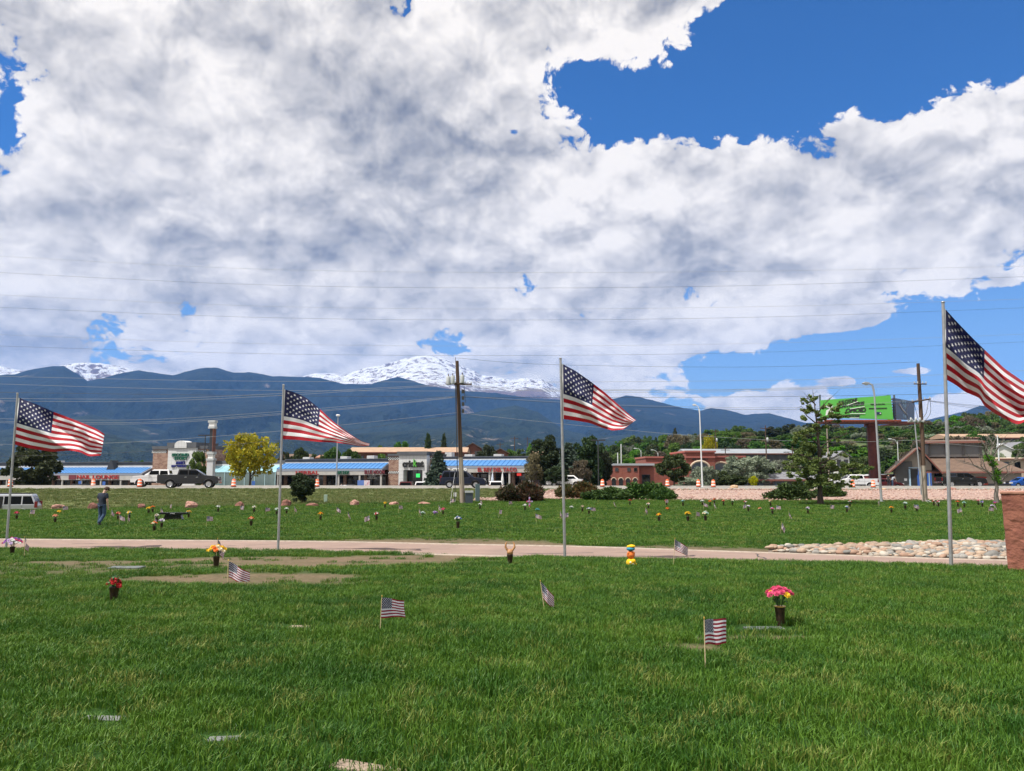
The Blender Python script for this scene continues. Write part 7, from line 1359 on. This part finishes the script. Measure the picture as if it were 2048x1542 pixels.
    # wheels
    for s in (-1, 1):
        for a in k['ax']:
            M = Matrix.Translation((a-L/2, s*(W/2-.14), r)) @ Matrix.Rotation(R(-90*s), 4, 'X')
            ty = MB().lathe([(r*.62, -.12), (r*.94, -.125), (r, -.09), (r, .09), (r*.94, .125), (r*.62, .12)], 20, M, True, False).mesh('wheel', TYRE); rb = MB().lathe([(r*.6, .02), (r*.63, .10), (r*.66, .118), (r*.60, .10), (r*.5, .06), (r*.16, .07), (r*.14, .10), (0, .10)], 20, M)
            sp = rb
            for q in range(6):
                an = q*math.pi/3; Mq = M @ Matrix.Rotation(an, 4, 'Z'); sp.box(r*.12, r*.62, -.03, .03, .07, .115, Mq)
            parts.append(('wheel', ty, [('rim', rb.mesh('rim', RIMM))]))
    return parts
def vehicle(kind, pm, key, px, Y, facing, lab, z=None, name=None, cat=None, grp=None, rz=None, dz=.03):
    X = P(px, 970, Y).x; zz = gz1(X, Y) if z is None else z; a = rz if rz is not None else (0 if facing > 0 else math.pi)
    a0 = math.atan(.1) if rz is None and Y < 100 and kind != 'van' else 0
    r_ = empty(name or {'pickup': 'pickup_truck', 'suv': 'suv', 'van': 'minivan', 'car': 'car'}[kind], (X, Y, zz+dz), a+a0, lab, cat or {'pickup': 'pickup truck', 'suv': 'car', 'van': 'minivan', 'car': 'car'}[kind], grp)
    if (kind, key) not in VM: VM[(kind, key)] = vmesh(kind, pm, key)
    for nm, me, ch in VM[(kind, key)]:
        o = link(nm, me, r_)
        for n2, m2 in ch: link(n2, m2, o)
    return r_
PG_ = paint('dark_grey', (.034, .034, .037), .2, .25); PW = paint('white', (.78, .78, .78), 0, .3); PB = paint('navy', (.006, .011, .030), 0, .3); PS = paint('silver', (.50, .51, .52), .7, .32); PK = paint('black', (.004, .004, .005), 0, .3); PR = paint('maroon', (.10, .012, .014)); PBL = paint('bright_blue', (.015, .10, .42)); PRD = paint('red', (.28, .015, .012))
vehicle('pickup', PG_, 'dark', 379, 83.0, 1, 'dark grey crew cab pickup driving on the near lane', rz=R(13)); vehicle('pickup', PW, 'white', 321, 90.5, -1, 'white pickup behind the dark grey pickup, facing the other way', rz=R(192)); vehicle('suv', PB, 'navy', 925, 87.5, 1, 'navy blue SUV passing behind the wooden utility pole')
vn = vehicle('van', PS, 'silver', 0, 57.5, -1, 'silver minivan with its side door slid open at the lawn edge', z=P(30, 988, 57.5).z-1.78, dz=0, rz=R(200))
MB().box(-.42, .62, .93, 1.02, .42, 1.60).obj('open_doorway', BLKT, vn); dr_ = MB().box(-1.62, -.52, 1.03, 1.09, .36, 1.02).obj('sliding_door', PS, vn); 
vehicle('pickup', PK, 'black', 1922, 108, 1, 'black pickup parked before the garage windows'); vehicle('pickup', PW, 'white', 1708, 110, -1, 'white pickup parked beyond the barrel and the park tree'); vehicle('car', PR, 'maroon', 1770, 114, 1, 'dark red car parked behind the billboard post'); vehicle('car', PBL, 'blue', 2048, 112, -1, 'bright blue car parked at the end of the garage')
vehicle('suv', PR, 'marsuv', 815, 117, 1, 'dark red SUV seen from behind under the phone shop tower', rz=R(90)); vehicle('suv', PW, 'whitesuv', 845, 116, 1, 'white SUV seen from behind next to the young spruce', rz=R(92)); vehicle('suv', PW, 'whitesuv', 990, 110, 1, 'white SUV seen from behind before the restaurant', rz=R(95)); vehicle('car', PW, 'whitecar', 1129, 101, -1, 'white car showing its bonnet and windscreen between two junipers')
vehicle('car', PK, 'blackcar', 135, 136, 1, 'black car parked under the nail shop canopy', rz=R(80), grp=None); vehicle('suv', PK, 'blacksuv', 168, 137, 1, 'black SUV parked under the nail shop canopy', rz=R(84)); vehicle('car', PG_, 'greycar', 700, 119, 1, 'dark grey car parked in front of the vape shop', rz=R(85))
# ---------------------------------------------------------------- people
SKIN = mat('skin', (.52, .32, .23), .6); NAVYS = mat('navy_shirt_cloth', (.010, .016, .032), .9, (.016, .024, .045), 8, 4, .5); JEAN = mat('blue_jeans_cloth', (.045, .085, .15), .9, (.025, .05, .10), 6, 4, .4); SHOE = mat('dark_shoes', (.03, .028, .03), .7); CAPB = mat('brown_cap_cloth', (.09, .05, .035), .9, (.05, .03, .022), 14); WSH = mat('white_shirt_cloth', (.68, .70, .74), .9); GRYS = mat('grey_shirt_cloth', (.28, .30, .33), .9); DKS = mat('dark_clothes', (.02, .02, .022), .9); HAIR = mat('dark_hair', (.03, .02, .015), .9)
def skin_mesh(name, verts, edges, m, sub=2, root=0):
    """verts: [(x,y,z,rx,ry)]"""
    me = bpy.data.meshes.new(name); me.from_pydata([v[:3] for v in verts], edges, []); o = bpy.data.objects.new(name, me); COL.objects.link(o)
    md = o.modifiers.new('s', 'SKIN'); md.use_smooth_shade = True; sv = me.skin_vertices[0].data
    for i, v in enumerate(verts): sv[i].radius = (v[3], v[4] if len(v) > 4 else v[3]); sv[i].use_root = (i == root)
    o.modifiers.new('u', 'SUBSURF').levels = sub; o.modifiers['u'].render_levels = sub
    dg = bpy.context.evaluated_depsgraph_get(); res = bpy.data.meshes.new_from_object(o.evaluated_get(dg)); bpy.data.objects.remove(o); res.materials.clear(); res.materials.append(m); res.polygons.foreach_set('use_smooth', [True]*len(res.polygons)); res.name = name; return res
def person(loc, rz, lab, shirt, trous, hat, J, sc=1.0, sleeves=True, grp=None, shorts=False, hairm=None):
    r_ = empty('person', loc, rz, lab, 'person', grp); r_.scale = (sc,)*3
    j = {k: Vector(v) for k, v in J.items()}
    def ch(a, b, t): return j[a].lerp(j[b], t)
    V = []; E = []
    def add(p, rx, ry=None, par=None): V.append((*p, rx, ry or rx)); i = len(V)-1; (E.append((par, i)) if par is not None else None); return i
    pe = add(j['pelvis'], .11, .09); sp = add(j['chest'].lerp(j['pelvis'], .5), .10, .08, pe); cc = add(j['chest'], .15, .11, sp); nk = add(j['neck'], .062, .062, cc); hd0 = add(j['neck'].lerp(j['head'], .5), .075, .085, nk); hd1 = add(j['head'], .082, .10, hd0); add(j['head']+(j['head']-j['neck']).normalized()*.08, .06, .075, hd1)
    for s in ('l', 'r'):
        sh = add(j['sh_'+s], .062, .062, cc); el = add(j['el_'+s], .043, .043, sh); wr = add(j['wr_'+s], .030, .030, el); d = (j['wr_'+s]-j['el_'+s]).normalized(); pm_ = add(j['wr_'+s]+d*.07, .040, .022, wr)
        perp = Vector((0, 1, 0)); 
        for q in range(4): f0 = add(j['wr_'+s]+d*.115+perp*(q-1.5)*.021, .010, .010, pm_); add(j['wr_'+s]+d*(.165+.012*(1.5-abs(q-1.6)))+perp*(q-1.5)*.019+Vector((.012, 0, 0)), .008, .008, f0)
        th = add(j['wr_'+s]+d*.06+perp*.045, .011, .011, pm_); add(j['wr_'+s]+d*.105+perp*.058, .009, .009, th)
        hp = add(j['hip_'+s], .075, .075, pe); kn = add(j['kn_'+s], .062, .062, hp); an = add(j['an_'+s], .042, .042, kn)
    link('body', skin_mesh('body', V, E, SKIN), r_)
    # shirt
    V2 = [(*j['pelvis'].lerp(j['chest'], -.5), .20, .165), (*j['pelvis'].lerp(j['chest'], .45), .165, .125), (*j['chest'], .185, .135), (*j['chest'].lerp(j['neck'], .75), .085, .08)]; E2 = [(0, 1), (1, 2), (2, 3)]
    for s in ('l', 'r'): b0 = len(V2); V2 += [(*j['sh_'+s], .088, .085), (*ch('sh_'+s, 'el_'+s, .75 if sleeves else .4), .072, .07)]; E2 += [(2, b0), (b0, b0+1)]
    link('shirt', skin_mesh('shirt', V2, E2, shirt, 2), r_)
    V3 = [(*(j['pelvis']+Vector((0, 0, .06))), .155, .118)]; E3 = []
    for s in ('l', 'r'):
        b0 = len(V3); V3 += [(*j['hip_'+s], .112, .112), (*j['hip_'+s].lerp(j['kn_'+s], .5), .096, .10), (*j['kn_'+s], .082, .085)]; E3 += [(0, b0), (b0, b0+1), (b0+1, b0+2)]
        if not shorts: V3 += [(*j['kn_'+s].lerp(j['an_'+s], .5), .075, .08), (*j['an_'+s]-Vector((0, 0, .02)), .07, .075) if False else (j['an_'+s].x, j['an_'+s].y, j['an_'+s].z-.02, .068, .074)]; E3 += [(b0+2, b0+3), (b0+3, b0+4)]
    link('trousers', skin_mesh('trousers', V3, E3, trous, 2), r_)
    for s in ('l', 'r'):
        a = j['an_'+s]; f = j['toe_'+s]-a; f.z = 0; f.normalize(); q = skin_mesh('shoe', [(*(a+Vector((0, 0, -.05))-f*.04), .045, .05), (*(a+f*.07+Vector((0, 0, -.062))), .045, .05), (*(a+f*.17+Vector((0, 0, -.068))), .035, .045)], [(0, 1), (1, 2)], SHOE, 1); link('shoe', q, r_)
    hd = j['head']; up = (hd-j['neck']).normalized(); fw = j['face'].normalized(); rt = fw.cross(up).normalized(); M = Matrix(((rt.x, fw.x, up.x, hd.x), (rt.y, fw.y, up.y, hd.y), (rt.z, fw.z, up.z, hd.z), (0, 0, 0, 1)))
    if hat:
        c_ = MB().lathe([(.112, .02), (.115, .05), (.10, .11), (.06, .145), (.0, .155)], 16, M @ Matrix.Diagonal((.92, 1.08, 1, 1))); brim = [(.085*math.cos(t), .06+.14*math.sin(t)) for t in np.linspace(0, math.pi, 9)]; c_.add([M @ Vector((x, y+.02, .028-.02*(y/.2))) for x, y in brim]+[M @ Vector((x, y+.02, .04-.02*(y/.2))) for x, y in brim], [tuple(range(9)), tuple(range(17, 8, -1))]+[(i, i+9, i+10, i+1) for i in range(8)]); c_.obj('cap', hat, r_)
    hb_ = MB().lathe([(.0, -.03) if False else (.05, -.055), (.096, -.02), (.104, .02), (.10, .05), (.06, .10), (0, .125)], 14, M @ Matrix.Translation((0, -.018, 0)) @ Matrix.Diagonal((.9, 1.02, 1 if not hat else .7, 1))); hb_.obj('hair', hairm or HAIR, r_)
    fc = MB()
    for x in (-.033, .033): ball(fc, (x, .088, .0), .012, 1, 1, 8)
    for i, (v) in enumerate(fc.v): fc.v[i] = tuple(M @ Vector(v))
    fc.obj('eyes', SHOE, r_); ns = MB().add([M @ Vector(p) for p in ((-.014, .09, -.035), (.014, .09, -.035), (0, .098, .005), (0, .122, -.03))], [(0, 1, 3), (1, 2, 3), (2, 0, 3)]); ns.obj('nose', SKIN, r_); er = MB()
    for x in (-.088, .088): ball(er, (x, 0, -.01), .024, .5, 1, 8)
    for i, v in enumerate(er.v): er.v[i] = tuple(M @ Vector(v))
    er.obj('ears', SKIN, r_); MB().box(-.022, .022, .088, .094, -.066, -.058, M).obj('mouth', mat('lips', (.35, .14, .12), .6), r_)
    return r_
# the man seen from behind, head bowed, one heel lifting (he looks away from the camera, +y)
g = G(202, 1051)
person(g, R(-14), 'person in navy t-shirt, jeans and brown cap walking away across the lawn', NAVYS, JEAN, CAPB,
       dict(pelvis=(0, 0, .95), chest=(-.01, .03, 1.30), neck=(.015, .07, 1.50), head=(.045, .15, 1.62), face=(.25, .9, -.35), sh_l=(-.20, .03, 1.40), el_l=(-.25, .02, 1.12), wr_l=(-.21, .14, .92), sh_r=(.19, .03, 1.40), el_r=(.25, .02, 1.12), wr_r=(.25, .07, .87), hip_l=(-.10, 0, .90), kn_l=(-.10, .05, .49), an_l=(-.11, -.02, .09), toe_l=(-.12, .15, .02), hip_r=(.10, 0, .90), kn_r=(.12, .03, .49), an_r=(.03, -.20, .13), toe_r=(.05, .0, .02)), 1.02)
STD = dict(pelvis=(0, 0, .95), chest=(0, .01, 1.30), neck=(0, .03, 1.50), head=(0, .05, 1.62), face=(.3, .9, -.1), sh_l=(-.19, .01, 1.40), el_l=(-.24, 0, 1.12), wr_l=(-.20, .14, .95), sh_r=(.19, .01, 1.40), el_r=(.24, 0, 1.12), wr_r=(.2, .14, .95), hip_l=(-.1, 0, .90), kn_l=(-.11, .02, .49), an_l=(-.12, -.01, .09), toe_l=(-.13, .15, .02), hip_r=(.1, 0, .9), kn_r=(.11, .02, .49), an_r=(.12, -.02, .09), toe_r=(.13, .15, .02))
def stand(px, Y, lab, sh, tr, rz, shorts=False, J=STD, hat=None): X = P(px, 960, Y).x; return person((X, Y, gz1(X, Y)), R(rz), lab, sh, tr, hat, J, 1.0, True, None, shorts)
pp = stand(690, 114, 'person in a white shirt and dark shorts before the shops', WSH, DKS, 10, True); stand(683, 117, 'person in grey standing beside the parking lot lamp', GRYS, DKS, -20)
BND = dict(STD); BND.update(chest=(0, .22, 1.20), neck=(0, .36, 1.30), head=(0, .45, 1.36), sh_l=(-.19, .26, 1.26), el_l=(-.22, .36, 1.0), wr_l=(-.18, .45, .82), sh_r=(.19, .26, 1.26), el_r=(.22, .36, 1.0), wr_r=(.18, .45, .82), face=(0, .8, -.6))
stand(1777, 106, 'person in black standing beside the bent over person', DKS, DKS, -60); stand(1784, 106, 'person in grey bending over beside the garage', GRYS, JEAN, -80, J=BND)
